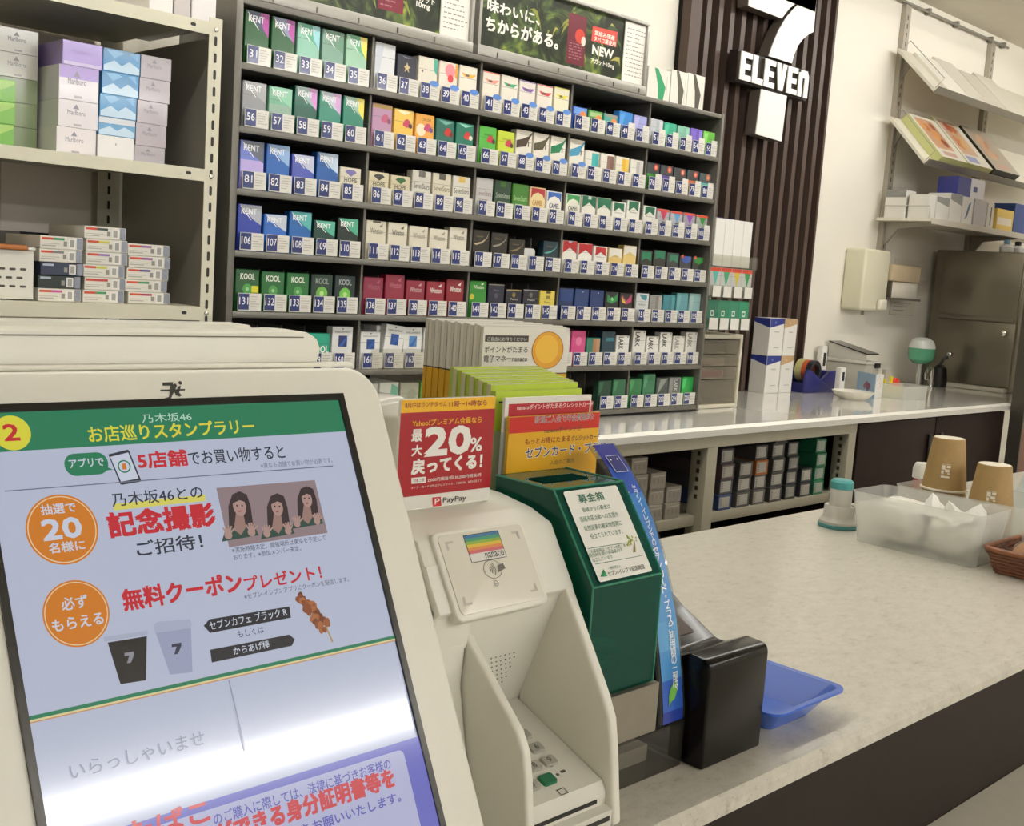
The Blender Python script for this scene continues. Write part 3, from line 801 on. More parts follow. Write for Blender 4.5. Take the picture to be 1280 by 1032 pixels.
# price tags
BADGE = mat('5a8ad2', 0.3, coat=0.3)
def price_tag(num):
    k = num - 31
    r, s, i = k // 25, (k % 25) // 5, k % 5
    x = SECX[s] + i * PITCH + 0.001
    z = zrow(r)
    y = 2.0435
    m_ = MB()
    m_.box(x, x + 0.0545, y, y + 0.0016, z + 0.0005, z + 0.036, CARD)
    F_ = Frame((x, y, z + 0.0005), (1, 0, 0), (0, 0, 1))
    if s == 4 and r in (0, 1, 2) or num in (49, 50):
        m_.box(x + 0.027, x + 0.053, y + 0.0002, y + 0.001, z + 0.036, z + 0.045, CARD)
    rn = random.Random(num)
    for q in range(5):
        m_.rect(F_, 0.029, 0.008 + q * 0.005, 0.029 + rn.uniform(0.012, 0.023), 0.0095 + q * 0.005, mat('a9a69e', 0.4))
    if 38 <= num <= 45 or 68 <= num <= 71:
        m_.disc(F_, 0.038, 0.036, 0.014, BADGE, 0.0065, n=20, h=0.0004)
    o = m_.build('price_tag', label='price tag %d under the %s' % (num, PACKS[num][3] if num in PACKS else 'empty column with the white plastic pusher'), cat='price tag', group='price tags along the %s rack shelf' % ROWN[r])
    m2 = MB()
    m2.rect(F_, 0.001, 0.002, 0.0255, 0.0345, NAVY, 0.0003)
    st = str(num)
    wd = 0.0175 if len(st) == 2 else 0.0205
    m2.text(F_, st, 0.01325 - wd / 2, 0.0125, 0.01325 + wd / 2, 0.0275, mat('e8e8ea', 0.3), 1, h=0.0005)
    m2.build('number_panel', o)
for num in list(PACKS) + [119]:
    price_tag(num)
# small white cartons stored on the rack top
def wcarton(x0, x1, h, stripe, desc):
    m_ = MB()
    m_.box(x0, x1, 2.055, 2.20, 1.7425, 1.7425 + h, mat('dedbd0', 0.4), 0.001, 1)
    F_ = Frame((x0, 2.055, 1.7425), (1, 0, 0), (0, 0, 1))
    W = x1 - x0
    st = mat(stripe, 0.4)
    m_.poly(F_, [(.50 * W, 0.001), (.72 * W, 0.001), (.80 * W, .45 * h), (.42 * W, h * .99), (.26 * W, h * .99), (.44 * W, .5 * h)], st)
    m_.rect(F_, .84 * W, .1 * h, .86 * W, .8 * h, mat('b5b2a8'))
    m_.build('carton', label=desc, cat='carton', group='white cartons on the rack top')
wcarton(2.464, 2.562, 0.085, '2f9a66', 'white carton with a green stripe on top of the rack')
wcarton(2.566, 2.640, 0.093, '5a584a', 'white carton with a dark stripe beside the green-striped carton')
wcarton(2.642, 2.720, 0.096, '4f4c42', 'white carton with a dark stripe at the end of the rack top')
# posters in frames along the rack head
FRM = mat('a09d95', 0.35, metal=0.4, noise=0.03)
TX = mat('eeeade', 0.35)
def poster(x0, x1, first):
    z0, z1 = 1.7425, 1.932
    if first:
        t = thing('framed_poster', 'tobacco field poster in a grey frame above tags 31 to 40', 'poster', ((x0 + x1) / 2, 2.06, z0), 0, 'advert posters on the rack head')
    else:
        t = thing('framed_poster', 'tobacco field poster reading NEW in a grey frame beside the white cartons', 'poster', ((x0 + x1) / 2, 2.06, z0), 0, 'advert posters on the rack head')
    f = MB()
    f.box(x0, x1, 2.036, 2.075, z0, z0 + 0.024, FRM, 0.002)
    f.box(x0, x1, 2.038, 2.075, z1 - 0.008, z1, FRM, 0.001)
    for a in (x0, x1 - 0.009):
        f.box(a, a + 0.009, 2.038, 2.075, z0 + 0.024, z1 - 0.008, FRM, 0.001)
    k = x0 + 0.06
    while k < x1 - 0.03:
        f.box(k, k + 0.003, 2.0335, 2.036, z0 + 0.003, z0 + 0.014, mat('6d6a63', 0.4))
        k += 0.105
    f.build('frame', t)
    m_ = MB()
    m_.box(x0 + 0.009, x1 - 0.009, 2.05, 2.056, z0 + 0.024, z1 - 0.008, leaf_art())
    F_ = Frame((0, 2.05, 0), (1, 0, 0), (0, 0, 1))
    rn = random.Random(11 if first else 5)
    for q in range(26):
        u = x0 + 0.03 + rn.random() * (x1 - x0 - 0.15)
        v = z0 + 0.05 + rn.random() * 0.11
        a = rn.uniform(0.2, 1.4) * rn.choice((1, -1))
        L = rn.uniform(0.03, 0.075)
        c, s_ = math.cos(a) * L, math.sin(a) * L * 0.8
        wv = L * 0.10
        pts = []
        for tt, ww in ((0, 0), (.25, .8), (.5, 1), (.8, .5), (1, 0), (.8, -.4), (.5, -.7), (.25, -.6)):
            pts.append((min(max(u + c * tt - s_ * wv / L * ww, x0 + .01), x1 - .1), min(max(v + s_ * tt + abs(c) * wv / L * ww + 0.02 * math.sin(tt * 3), z0 + .026), z1 - .01)))
        m_.poly(F_, pts, mat(rn.choice(('6f8540', '8c8f3c', '4f6a34', '3a4f2a', 'a8a04a')), 0.35))
    PX = lambda st, bl, br, hp, mt, b=0: m_.ptext(F_, st, bl, br, hp, mt, b)
    if not first:
        PX('味わいに、', (609, 14), (674, 31), 15, TX, 4)
        PX('ちからがある。', (607, 38), (697, 61), 18, TX, 4)
        u0, v0 = F_.uv(707, 78); u1, v1 = F_.uv(734, 22)
        R_ = mat('6d2030', 0.35)
        m_.rect(F_, u0, v0, u1, v1, R_)
        m_.disc(F_, (u0 + u1) / 2 + 0.012, v0 + 0.072, 0.018, mat('c8402e', 0.35))
        m_.disc(F_, u1 - 0.008, v0 + 0.062, 0.008, mat('d8cfc0', 0.35), 0.012)
        dashes(m_, F_, u0 + 0.008, v0 + 0.012, u1 - 0.012, v0 + 0.055, 6, mat('a87078', 0.4), 0.3)
        m_.ppoly(F_, [(739, 51), (770, 59), (772, 40), (741, 32.5)], mat('cf4a3c', 0.35))
        PX('葉組み国産', (743, 44), (768, 50.5), 6, TX, 2)
        PX('タバコ葉使用', (742, 51), (769, 58), 6, TX, 2)
        PX('NEW', (740, 67), (766, 74), 11, TX, 5)
        PX('アガット10mg', (738, 79), (767, 88), 8, TX, 2)
        dashes(m_, F_, F_.uv(596, 60)[0], F_.uv(596, 66)[1], F_.uv(660, 70)[0], F_.uv(596, 56)[1], 3, mat('9a9a88', 0.4), 0.3)
        c0, c1 = F_.uv(775, 108)[0], F_.uv(805, 116)[0]
    else:
        u0, v0 = F_.uv(472, 10); u1, v1 = F_.uv(506, -30)
        m_.rect(F_, u0, v0, u1, v1, mat('7d2434', 0.35))
        dashes(m_, F_, u0 + 0.006, v0 + 0.006, u1 - 0.01, v1, 7, mat('a86a72', 0.4), 0.3)
        PX('アガット', (517, 1), (543, 6), 9, TX, 2)
        PX('10mg', (520, 10), (537, 14), 9, TX, 3)
        c0, c1 = F_.uv(548, 46)[0], F_.uv(584, 58)[0]
    m_.build('print', t)
    n = MB()
    n.box(c0, c1, 2.046, 2.049, z0 + 0.018, z1 - 0.010, mat('e4e0d6', 0.5))
    Fn = Frame((0, 2.046, 0), (1, 0, 0), (0, 0, 1))
    dashes(n, Fn, c0 + 0.008, z0 + 0.04, c1 - 0.008, z1 - 0.02, 12, mat('8d8a84', 0.5), 0.22, 0.01)
    n.build('notice', t, label='white notice printed with fine grey lines')
poster(1.205, 1.805, True)
poster(1.820, 2.437, False)

# clear tiers hung beside the rack
t = thing('tier_display', 'three-tier clear acrylic pack display beside the grey rack', 'display stand', (2.90, 2.12, 1.10))
for z, x1 in ((1.305, 3.04), (1.213, 3.03), (1.115, 3.031)):
    MB().box(2.8035, x1, 2.035, 2.16, z - 0.003, z, CLEAR).build('tray', t)
    MB().box(2.8035, x1, 2.033, 2.0345, z - 0.003, z + 0.035, CLEAR).build('tray_lip', t)
    MB().box(x1 + 0.0005, x1 + 0.003, 2.033, 2.16, z - 0.003, z + 0.035, CLEAR).build('tray_end', t)
for x in (2.86, 2.99):
    MB().box(x - 0.006, x + 0.006, 2.165, 2.172, 1.10, 1.46, mat('c9c7c0', 0.3)).build('support', t)
m_ = MB()
WB = mat('e2e0da', 0.4)
for i in range(4):
    x = 2.815 + i * 0.048
    m_ = MB().box(x, x + 0.0465, 2.04, 2.13, 1.3055, 1.447, WB, 0.001, 1)
    if i < 2:
        m_.box(x + 0.012, x + 0.032, 2.0392, 2.06, 1.4471, 1.4485, mat('2f48a0', 0.4))
    m_.build('carton', label='tall white carton in the top clear tray, ' + ('nearest the rack', 'second from the rack', 'third from the rack', 'farthest from the rack')[i], cat='carton', group='white cartons in the top clear tray')
for i, c in enumerate(('4fa89a', '2f9a6a', 'c8b030', '2f8a4a')):
    x = 2.806 + i * 0.0552
    me = pack_mesh(0.088, 'b4b6b2', tri(c))
    o = bpy.data.objects.new('cigarette_pack', me); COL.objects.link(o)
    o.location = (x + 0.0275, 2.04, 1.2133)
    tag(o, 'slim silver pack with a %s triangle on the middle clear tray' % ('pale teal', 'sea green', 'yellow', 'leaf green')[i], 'cigarette pack', 'packs on the middle clear tray')
    m_ = MB().box(x + 0.01, x + 0.05, 2.0313, 2.0327, 1.213, 1.2465, CARD)
    m_.build('price_card', label='white price card below the %s triangle pack' % ('pale teal', 'sea green', 'yellow', 'leaf green')[i], cat='price tag', group='price cards on the clear tiers')
for i, c in enumerate(('1f6a54', '1d7a5a', '1f7f60', '178a62')):
    x = 2.806 + i * 0.0552
    me = pack_mesh(0.088, c, [('r', .35, .45, .65, .65, 'cfd6cc'), ('r', .40, .5, .6, .6, c)])
    o = bpy.data.objects.new('cigarette_pack', me); COL.objects.link(o)
    o.location = (x + 0.0275, 2.04, 1.1153)
    od = ('nearest the rack', 'second from the rack', 'third from the rack', 'farthest from the rack')[i]
    tag(o, 'dark green pack with a white square on the lowest clear tray, ' + od, 'cigarette pack', 'packs on the lowest clear tray')
    MB().box(x + 0.006, x + 0.05, 2.0313, 2.0327, 1.115, 1.150, CARD).build('price_card', label='white price card under the green pack %s on the lowest tray' % od, cat='price tag', group='price cards on the clear tiers')
# drawer tower
t = thing('drawer_tower', 'cream plastic drawer tower with smoky clear drawers beside the rack', 'drawer unit', (2.94, 2.2, 0.866))
SMOKE = clear('smoky_plastic', 'e4e0d6', 'dcd6c8', 0.24, 0.12)
fr = MB()
DX0, DX1, DY0, DY1, DZ1 = 2.815, 3.055, 2.07, 2.36, 1.098
CR = mat('c8c2ae', 0.4)
fr.box(DX0, DX0 + 0.012, DY0, DY1, 0.866, DZ1, CR, 0.002)
fr.box(DX1 - 0.012, DX1, DY0, DY1, 0.866, DZ1, CR, 0.002)
fr.box(DX0 + .012, DX1 - .012, DY0, DY1, DZ1 - 0.014, DZ1, CR, 0.002)
fr.box(DX0 + .012, DX1 - .012, DY0, DY1, 0.866, 0.878, CR, 0.002)
fr.box(DX0 + .012, DX1 - .012, DY1 - 0.006, DY1, 0.878, DZ1 - 0.014, mat('bdb6a2', 0.5))
fr.build('casing', t)
z = 0.880
for hh, ct in ((0.078, None), (0.04, 'b0485a'), (0.038, 'b8a8a0'), (0.046, '7d7a72')):
    d = MB()
    d.box(DX0 + .014, DX1 - .014, DY0 + 0.004, DY0 + 0.007, z, z + hh - 0.003, SMOKE)
    d.box(DX0 + .014, DX1 - .014, DY0 + 0.008, DY1 - 0.01, z, z + 0.002, SMOKE)
    dd = d.build('drawer', t)
    MB().box(DX0 + .06, DX1 - .07, DY0 - 0.004, DY0 + 0.0038, z + hh - 0.010, z + hh - 0.004, CLEAR).build('pull', dd)
    if ct:
        MB().box(DX0 + .03, DX1 - .05, DY0 + 0.03, DY1 - 0.05, z + 0.0022, z + hh - 0.016, mat(ct, 0.6), 0.003).build('contents', dd)
    else:
        MB().lathe([(0.0, 0.002), (0.075, 0.002), (0.07, 0.014), (0.03, 0.02), (0, 0.021)], ((DX0 + DX1) / 2 - .02, 2.2, z), mat('c4beb0', 0.6)).build('contents', dd)
    z += hh

# ------------------------------------------------------------------ steel shelving on the left
t = thing('steel_shelving', 'cream slotted-angle steel shelving unit beside the cigarette rack', 'shelving unit', (0.7, 2.22, 0))
YS0, YS1 = 2.0, 2.42
XS0, XS1 = 0.02, 1.137
SLOT = mat('2b2a26', 0.6)
def upright(x0, x1, y0, y1, front):
    m_ = MB()
    m_.box(x0, x1, y0, y0 + 0.002, 0, 1.682, STEEL_PAINT)
    m_.box(x1 - 0.002, x1, y0 + 0.002, y1, 0, 1.682, STEEL_PAINT)
    z = 0.05
    F_ = Frame((x0, y0, 0), (1, 0, 0), (0, 0, 1))
    while z < 1.66:
        m_.poly(F_, [(u + (x1 - x0) / 2 - 0.003, v + z) for u, v in rrect(0, 0, 0.006, 0.018, 0.0029, 3)], SLOT)
        z += 0.031
    return m_
upright(XS1 - 0.027, XS1, YS0, YS0 + 0.03, True).build('upright', t)
upright(XS1 - 0.060, XS1 - 0.012, YS1 - 0.03, YS1, False).build('upright', t)
upright(XS0, XS0 + 0.027, YS0, YS0 + 0.03, True).build('upright', t)
SHELVES = []
for zt, zb_ in ((1.673, 1.652), (1.401, 1.380), (1.139, 1.115), (0.80, 0.777)):
    m_ = MB()
    m_.box(XS0, XS1 - 0.027, YS0 + 0.002, YS1 - 0.002, zt - 0.003, zt, STEEL_PAINT)
    m_.box(XS0 + 0.027, XS1 - 0.027, YS0, YS0 + 0.002, zb_ - 0.002, zt, STEEL_PAINT)
    F_ = Frame((0, YS0, 0), (1, 0, 0), (0, 0, 1))
    m_.poly(F_, [(u + XS1 - 0.066, v + (zt + zb_) / 2 - 0.003) for u, v in rrect(0, 0, 0.011, 0.006, 0.0028, 3)], SLOT)
    m_.build('shelf', t)
    b = MB().lathe([(0.0, -0.0), (0.0045, 0.0), (0.004, 0.003), (0, 0.004)], (0, 0, 0), mat('d8d5c8', 0.25, metal=0.6), 12)
    b.v = [Vector((XS1 - 0.0135 + v.x, YS0 - 0.0005 - v.z, zt - 0.012 + v.y)) for v in b.v]
    b.f = [tuple(reversed(f)) for f in b.f]
    b.build('bolt', t)
m_ = MB()
m_.box(XS0, 0.885, YS1 + 0.001, YS1 + 0.004, 0.0, 1.68, mat('e6ddcf', 0.5))
m_.box(0.887, XS1 - 0.06, YS1 + 0.001, YS1 + 0.004, 0.0, 1.68, mat('e3dacb', 0.5))
m_.build('back_sheet', t)
MB().box(XS1 - 0.006, XS1 - 0.003, YS0 + 0.03, YS1 - 0.031, 0.0, 1.65, mat('99958a', 0.45, metal=0.2)).build('side_sheet', t)
YC = 2.04
def cart(name, px0, px1, y, z0, h, depth, front, desc, group, draws=(), top=None, side=None):
    x0, x1 = on(1, y, px0, 120).x, on(1, y, px1, 120).x
    if y > 2.1:
        d_ = max(0, x1 - (on(1, 2.045, 70.5, 120).x - 0.0035))
        x0, x1 = x0 - d_, x1 - d_
    m_ = MB()
    m_.box(x0, x1, y, y + depth, z0, z0 + h - 0.0006, mat(side or front, 0.4))
    F_ = Frame((x0, y, z0), (1, 0, 0), (0, 0, 1))
    W = x1 - x0
    m_.rect(F_, 0.0006, 0.0006, W - 0.0006, h - 0.0012, mat(front, 0.25, coat=0.4), 0.00012)
    for d in draws:
        if d[0] == 'r': m_.rect(F_, d[1] * W, d[2] * h, d[3] * W, d[4] * h, mat(d[5], 0.3, coat=0.3))
        elif d[0] == 't': m_.text(F_, d[1], d[2] * W, d[3] * h, d[4] * W, d[5] * h, mat(d[6], 0.4), d[7])
        elif d[0] == 'p': m_.poly(F_, [(a * W, b * h) for a, b in d[1]], mat(d[2], 0.3, coat=0.3))
    return m_.build(name, label=desc, cat='carton', group=group)
def marl(tc='8b8894'):
    return [('t', 'Marlboro', .22, .46, .68, .64, tc, 1), ('p', [(.44, .86), (.52, .68), (.36, .68)], tc), ('r', .38, .07, .58, .14, 'a7a3a8')]
G1 = 'cigarette cartons on the upper steel shelf'
zS = 1.4015
ODN = ('topmost', 'second from the top', 'third from the top', 'fourth from the top', 'lowest')
def stack(px0, px1, ytop, y, items, nm):
    xm = (px0 + px1) / 2
    tot = on(1, y, xm, ytop).z - zS
    hs = [it[4] if len(it) > 4 else 1.0 for it in items]
    u = tot / sum(hs)
    z = zS
    for k in range(len(items) - 1, -1, -1):
        it = items[k]
        hh = u * hs[k]
        cart('cigarette_carton', px0 + it[0], px1 + it[0], y + it[5] if len(it) > 5 else y, z, hh, 0.27, it[1], '%s carton, %s of the stack of %s' % (it[3], ODN[k] if k < len(items) - 1 else 'lowest', nm), G1, it[2])[ 'category'] = 'carton'
        z += hh
blue = [('p', [(0.02, .25), (.3, .5), (.5, .3), (.7, .55), (.98, .3), (.98, .03), (.02, .03)], 'b9d3e6'), ('p', [(.1, .9), (.3, .6), (.55, .85), (.4, .95)], '7fb4dc'), ('p', [(.7, .9), (.95, .6), (.9, .95)], '6aa8d6')]
stack(32, 79, 42, 2.12, [(0, 'e2ded8', marl(), 'white'), (0, 'dfdbd4', marl(), 'white'), (0, '8f9a78', [], 'sage green'), (0, '87946f', [], 'sage green'), (0, '87946f', [], 'olive green')], 'white-topped cartons')
stack(73.5, 123, 52, 2.045, [(4, 'a58fd0', [('r', .03, .03, .97, .16, 'c4b8dc'), ('t', 'Marlboro', .24, .5, .72, .66, '8f7abc', 1)], 'lilac', .9), (0, 'd8d2d8', [('r', .01, .62, .99, .98, 'a994d0')] + marl('8b8498'), 'lilac-banded white', 1.25), (0, 'd9d3d6', marl(), 'white'), (-2, 'dcd5d6', marl(), 'white')], 'lilac-topped cartons')
stack(125, 171, 62, 2.05, [(3, '3a86bc', blue, 'sky blue'), (2, '3a86bc', blue, 'sky blue'), (0, '3f8cc0', blue, 'sky blue'), (-1, '5a98c4', blue + [('r', .01, .66, .99, .98, 'c9ced6')], 'half white sky blue', .8), (-2, 'dcdad8', [('r', .48, .6, .52, .7, '9a98a0')], 'plain white', 1.05)], 'sky blue cartons')
stack(172, 210, 70, 2.055, [(3, 'b3a9b0', marl('7d7a84'), 'mauve grey'), (2, 'b0a6ad', marl('7d7a84'), 'mauve grey'), (0, 'b3a9b0', marl('7d7a84'), 'mauve grey'), (-1, 'afa5ac', marl('7d7a84'), 'mauve grey'), (-2, 'aaa2a8', marl('7d7a84'), 'mauve grey', .8)], 'mauve grey cartons')
gr = [('p', [(.2, .9), (.6, .5), (.98, .8), (.98, .95)], '9cc45a'), ('p', [(.02, .3), (.3, .2), (.3, .7), (.02, .8)], 'b4cf78')]
stack(-26, 19, 97, 2.03, [(0, '6fae3a', gr, 'bright green'), (0, '74b23c', gr, 'bright green'), (-1, '6aa838', gr, 'bright green')], 'bright green cartons')
# boxes on the very top shelf
for px0, px1, hh, c, d in ((186, 216, .06, 'dcd7d4', 'white carton on the top steel shelf, farther from the rack'), (218, 238, .06, 'b9b2b0', 'greyish carton between the white ones on the top steel shelf'), (240, 270, .06, 'dedad8', 'white carton on the top steel shelf, beside the rack')):
    x0, x1 = on(1, 2.05, px0, 10).x, on(1, 2.05, px1, 15).x
    MB().box(x0, x1, 2.05, 2.32, 1.6735, 1.6735 + hh, mat(c, 0.35, coat=0.3), 0.001, 1).build('cigarette_carton', label=d, cat='carton', group='cartons on the top steel shelf')
# slim heated-tobacco boxes, white with red label, on the lower shelf
G2 = 'slim boxes on the lower steel shelf'
zL = 1.1395
ACC = {'a': ['2f8a5a', '7a7a78', '26304a', '1f2a24', 'c04a8a'], 'b': ['3a4a42', 'c8c040', '8a6aa8', 'c0c048', 'c04040', '3f8a5a'], 'c': ['8a5a98', '8a4a88', '4a3f80', '3f8a5a', '9a2f50']}
def slim(px0, px1, py_top, y, accs, nm):
    n = len(accs)
    tot = on(1, y, (px0 + px1) / 2, py_top).z - zL
    h = tot / n
    rn = random.Random(nm)
    for k in range(n):
        x0, x1 = on(1, y, px0, 340).x, on(1, y, px1, 345).x
        j = rn.uniform(-0.005, 0.005) if k else 0
        x0 += j; x1 += j
        z = zL + (n - 1 - k) * h
        a = accs[k]
        dark = a in ('26304a', '1f2a24')
        m_ = MB().box(x0, x1, y, y + 0.16, z, z + h - 0.0006, mat('d9d5ca' if not dark else a, 0.35), 0.0008, 1)
        F_ = Frame((x0, y, z), (1, 0, 0), (0, 0, 1))
        W = x1 - x0
        if not dark:
            m_.rect(F_, .03 * W, .68 * h, .30 * W, .86 * h, mat('c8482f', 0.4))
            m_.rect(F_, .30 * W, .68 * h, .56 * W, .86 * h, mat(a, 0.4))
            m_.rect(F_, .03 * W, .2 * h, .36 * W, .28 * h, mat('a8a49a', 0.4))
            m_.rect(F_, .03 * W, .36 * h, .46 * W, .42 * h, mat('b8b4aa', 0.4))
        else:
            m_.rect(F_, .05 * W, .7 * h, .3 * W, .86 * h, mat('a8b4c0', 0.4))
        m_.rect(F_, .54 * W, .25 * h, .62 * W, .62 * h, mat('8a8780', 0.4))
        m_.rect(F_, .66 * W, .12 * h, .82 * W, .86 * h, mat('e6e4de', 0.4))
        m_.rect(F_, .69 * W, .2 * h, .79 * W, .76 * h, mat('9c9a94', 0.4))
        m_.rect(F_, .85 * W, .05 * h, .985 * W, .95 * h, mat('8d9098', 0.2, metal=0.7))
        names = {'2f8a5a': 'green', '7a7a78': 'grey', '26304a': 'navy', '1f2a24': 'blackish green', 'c04a8a': 'pink', '3a4a42': 'dark grey', 'c8c040': 'yellow', '8a6aa8': 'mauve', 'c0c048': 'lime', 'c04040': 'red', '3f8a5a': 'mid green', '8a5a98': 'purple', '8a4a88': 'plum', '4a3f80': 'indigo', '9a2f50': 'crimson'}
        m_.build('slim_carton', label='slim carton with %s label band, %s in the %s stack' % (names[a], ('topmost', 'second down', 'third down', 'fourth down', 'fifth down', 'sixth down')[k], nm), cat='carton', group=G2)
slim(49.5, 103, 295, 2.03, ACC['a'], 'basket-side')
slim(104.5, 156, 283, 2.034, ACC['b'], 'middle')
slim(159, 211, 305, 2.038, ACC['c'], 'upright-side')
# dark tray and hobby basket
x0, x1 = on(1, 2.2, 30, 290).x, on(1, 2.2, 90, 290).x
zt = zL
m_ = MB()
m_.box(x0 - .02, x1 + .02, 2.215, 2.40, zL, zL + 0.09, mat('5a6054', 0.5), 0.002, 1)
m_.build('storage_box', label='murky green box under the black tray behind the slim cartons', cat='box')
m_ = MB()
za = zL + 0.0905
m_.box(x0, x1, 2.22, 2.38, za, za + 0.004, mat('1c1f1b', 0.2, coat=0.4))
for a in ((x0, x1, 2.22, 2.224), (x0, x1, 2.376, 2.38), (x0, x0 + .004, 2.224, 2.376), (x1 - .004, x1, 2.224, 2.376)):
    m_.box(a[0], a[1], a[2], a[3], za + 0.004, za + 0.03, mat('24282a', 0.2, coat=0.4))
m_.build('dark_tray', label='shallow glossy black tray lying behind the slim cartons', cat='tray')
t = thing('storage_basket', 'white perforated basket with an orange rim on the lower steel shelf', 'basket', (0.77, 2.1, zL))
bx0, bx1 = 0.66, on(1, 2.03, 42, 345).x
BW = mat('d9d6cb', 0.35)
m_ = MB()
zz = zL + 0.002
hb = 0.085
m_.box(bx0, bx1, 2.03, 2.20, zz, zz + 0.003, BW)
m_.box(bx0, bx1, 2.03, 2.033, zz + .003, zz + hb, BW, 0.001, 1)
m_.box(bx0, bx1, 2.197, 2.20, zz + .003, zz + hb, BW)
m_.box(bx0, bx0 + .003, 2.033, 2.197, zz + .003, zz + hb, BW)
m_.box(bx1 - .003, bx1, 2.033, 2.197, zz + .003, zz + hb, BW)
F_ = Frame((bx0, 2.03, zz), (1, 0, 0), (0, 0, 1))
for r_ in range(3):
    for c_ in range(8):
        u = bx1 - bx0 - 0.024 - c_ * 0.018 - (0.006 if r_ % 2 else 0)
        if u > 0.004:
            m_.poly(F_, [(u + a, 0.020 + r_ * 0.015 + b) for a, b in rrect(0, 0, 0.011, 0.004, 0.0019, 3)], mat('4a463c', 0.6))
m_.box(bx1 - 0.012, bx1 + 0.002, 2.026, 2.2, zz + hb + 0.0003, zz + hb + 0.006, BW, 0.002)
m_.build('body', t)
MB().box(bx0, bx1 - 0.013, 2.024, 2.2, zz + hb + 0.0003, zz + hb + 0.009, mat('b06a35', 0.45), 0.002).build('rim', t, label='orange-brown rim')

# ------------------------------------------------------------------ customer display of the till
TILT = math.radians(27)
SO = on(1, 0.62, 418, 503)
SU = Vector((1, 0, 0))
SV = Vector((0, math.sin(TILT), math.cos(TILT)))
SF = Frame(SO, SU, SV)
SN = SF.N
CT = 0.8552
t = thing('customer_display', 'large cream till display with a lit campaign screen on the nearer counter', 'till display', (0.33, 0.62, CT))
u_l = SF.uv(0, 708)[0]
SW = -u_l
VB = -(SO.z - 0.8875) / math.cos(TILT)
# housing: rounded front outline, given real thickness
m_ = MB()
out = []
for u, v in rrect(u_l - 0.037, VB - 0.012, 0.037, 0.0245, 0.024, 8):
    out.append((u, v))
def slab(m_, pts, h0, h1, mt, bev=0.0):
    b = bmesh.new()
    A = [b.verts.new(SF.p(u, v, h0)) for u, v in pts]
    B = [b.verts.new(SF.p(u, v, h1)) for u, v in pts]
    n = len(pts)
    b.faces.new(list(reversed(A)))
    top = b.faces.new(B)
    for i in range(n):
        b.faces.new([A[i], A[(i + 1) % n], B[(i + 1) % n], B[i]])
    bmesh.ops.recalc_face_normals(b, faces=b.faces)
    if bev:
        bmesh.ops.bevel(b, geom=list(top.edges), offset=bev, segments=3, affect='EDGES', profile=0.5)
    m_.bm(b, mt)
slab(m_, out, -0.040, 0.004, PLASTIC, 0.004)
m_.build('housing', t)
# black gasket frame round the glass
m_ = MB()
g = 0.0045
for a in ((u_l - g, 0, 0.0045, g), (u_l - g, VB - g, 0.0045, VB), (0.0002, VB, 0.0045, 0), (u_l - g, VB, u_l - 0.0002, 0)):
    slab(m_, [(a[0], a[1]), (a[2], a[1]), (a[2], a[3]), (a[0], a[3])], 0.0042, 0.0062, mat('2c2a26', 0.25, metal=0.4))
m_.build('screen_frame', t)
SCO = {}
def E_(c):
    """lit screen colour under glossy glass"""
    k = 'screen ' + c
    if k not in MATS:
        m = bpy.data.materials.new('lit_screen')
        m.use_nodes = True
        b = m.node_tree.nodes['Principled BSDF']
        cl = lin(c)
        b.inputs['Base Color'].default_value = (0.02, 0.02, 0.022, 1)
        b.inputs['Emission Color'].default_value = cl
        b.inputs['Emission Strength'].default_value = 0.86
        b.inputs['Roughness'].default_value = 0.09
        b.inputs['Specular IOR Level'].default_value = 0.6
        MATS[k] = m
    return MATS[k]
s = MB()
slab(s, [(u_l, VB), (0, VB), (0, 0), (u_l, 0)], 0.0041, 0.0044, E_('b6bdd2'))
SP = Frame(SF.p(0, 0, 0.0044), SU, SV)
INK, RED, GRN, YEL, ORG, SWH = E_('2e3140'), E_('c42430'), E_('1c7a55'), E_('d8d23c'), E_('d07a1e'), E_('c8cede')
hb = SP.uv(200, 553)[1]
s.rect(SP, u_l, hb, 0, 0, GRN)
U, V = SP.uv(15, 541)
s.disc(SP, U, V, 0.0098, YEL)
s.ptext(SP, '2', (6, 551), (25, 550), 20, RED, 4)
T = lambda st, bl, br, hp, c, b=0: s.ptext(SP, st, bl, br, hp, c, b)
T('乃木坂46', (178, 529), (240, 525.5), 11, E_('b8d8c8'), 0)
T('お店巡りスタンプラリー', (112, 553.5), (319, 541), 19, YEL, 2)
# speech bubble and phone
U, V = SP.uv(108, 580)
du = abs(SP.uv(135, 579)[0] - U)
dv = abs(SP.uv(108, 566)[1] - V)
s.poly(SP, [(U + a, V + b) for a, b in rrect(-du, -dv, du, dv, dv * 0.95)], GRN)
s.ppoly(SP, [(130, 582), (141, 587), (133, 588)], GRN)
T('アプリで', (87, 585), (130, 582), 11, SWH, 2)
s.ppoly(SP, [(135, 568), (159, 562), (161, 563), (176, 600), (175, 602), (152, 606), (150, 605)], INK)
s.ppoly(SP, [(137.5, 571), (160, 565.5), (173, 598), (151, 602)], SWH)
U, V = SP.uv(155, 583)
s.ring(SP, U, V, 0.0038, 0.003, GRN)
s.rect(SP, U - 0.0012, V - 0.0018, U + 0.0012, V + 0.0018, ORG)
T('5店舗', (174, 586), (235, 581.5), 20, RED, 4)
T('でお買い物すると', (237, 581.5), (357, 573.5), 18, INK, 1)
T('※異なる店舗でお買い物が必要です。', (326, 585), (416, 579), 7, E_('6a6e80'))
s.ppoly(SP, [(6, 613.3), (416, 581.6), (416, 582.9), (6, 614.6)], E_('6a6e80'))
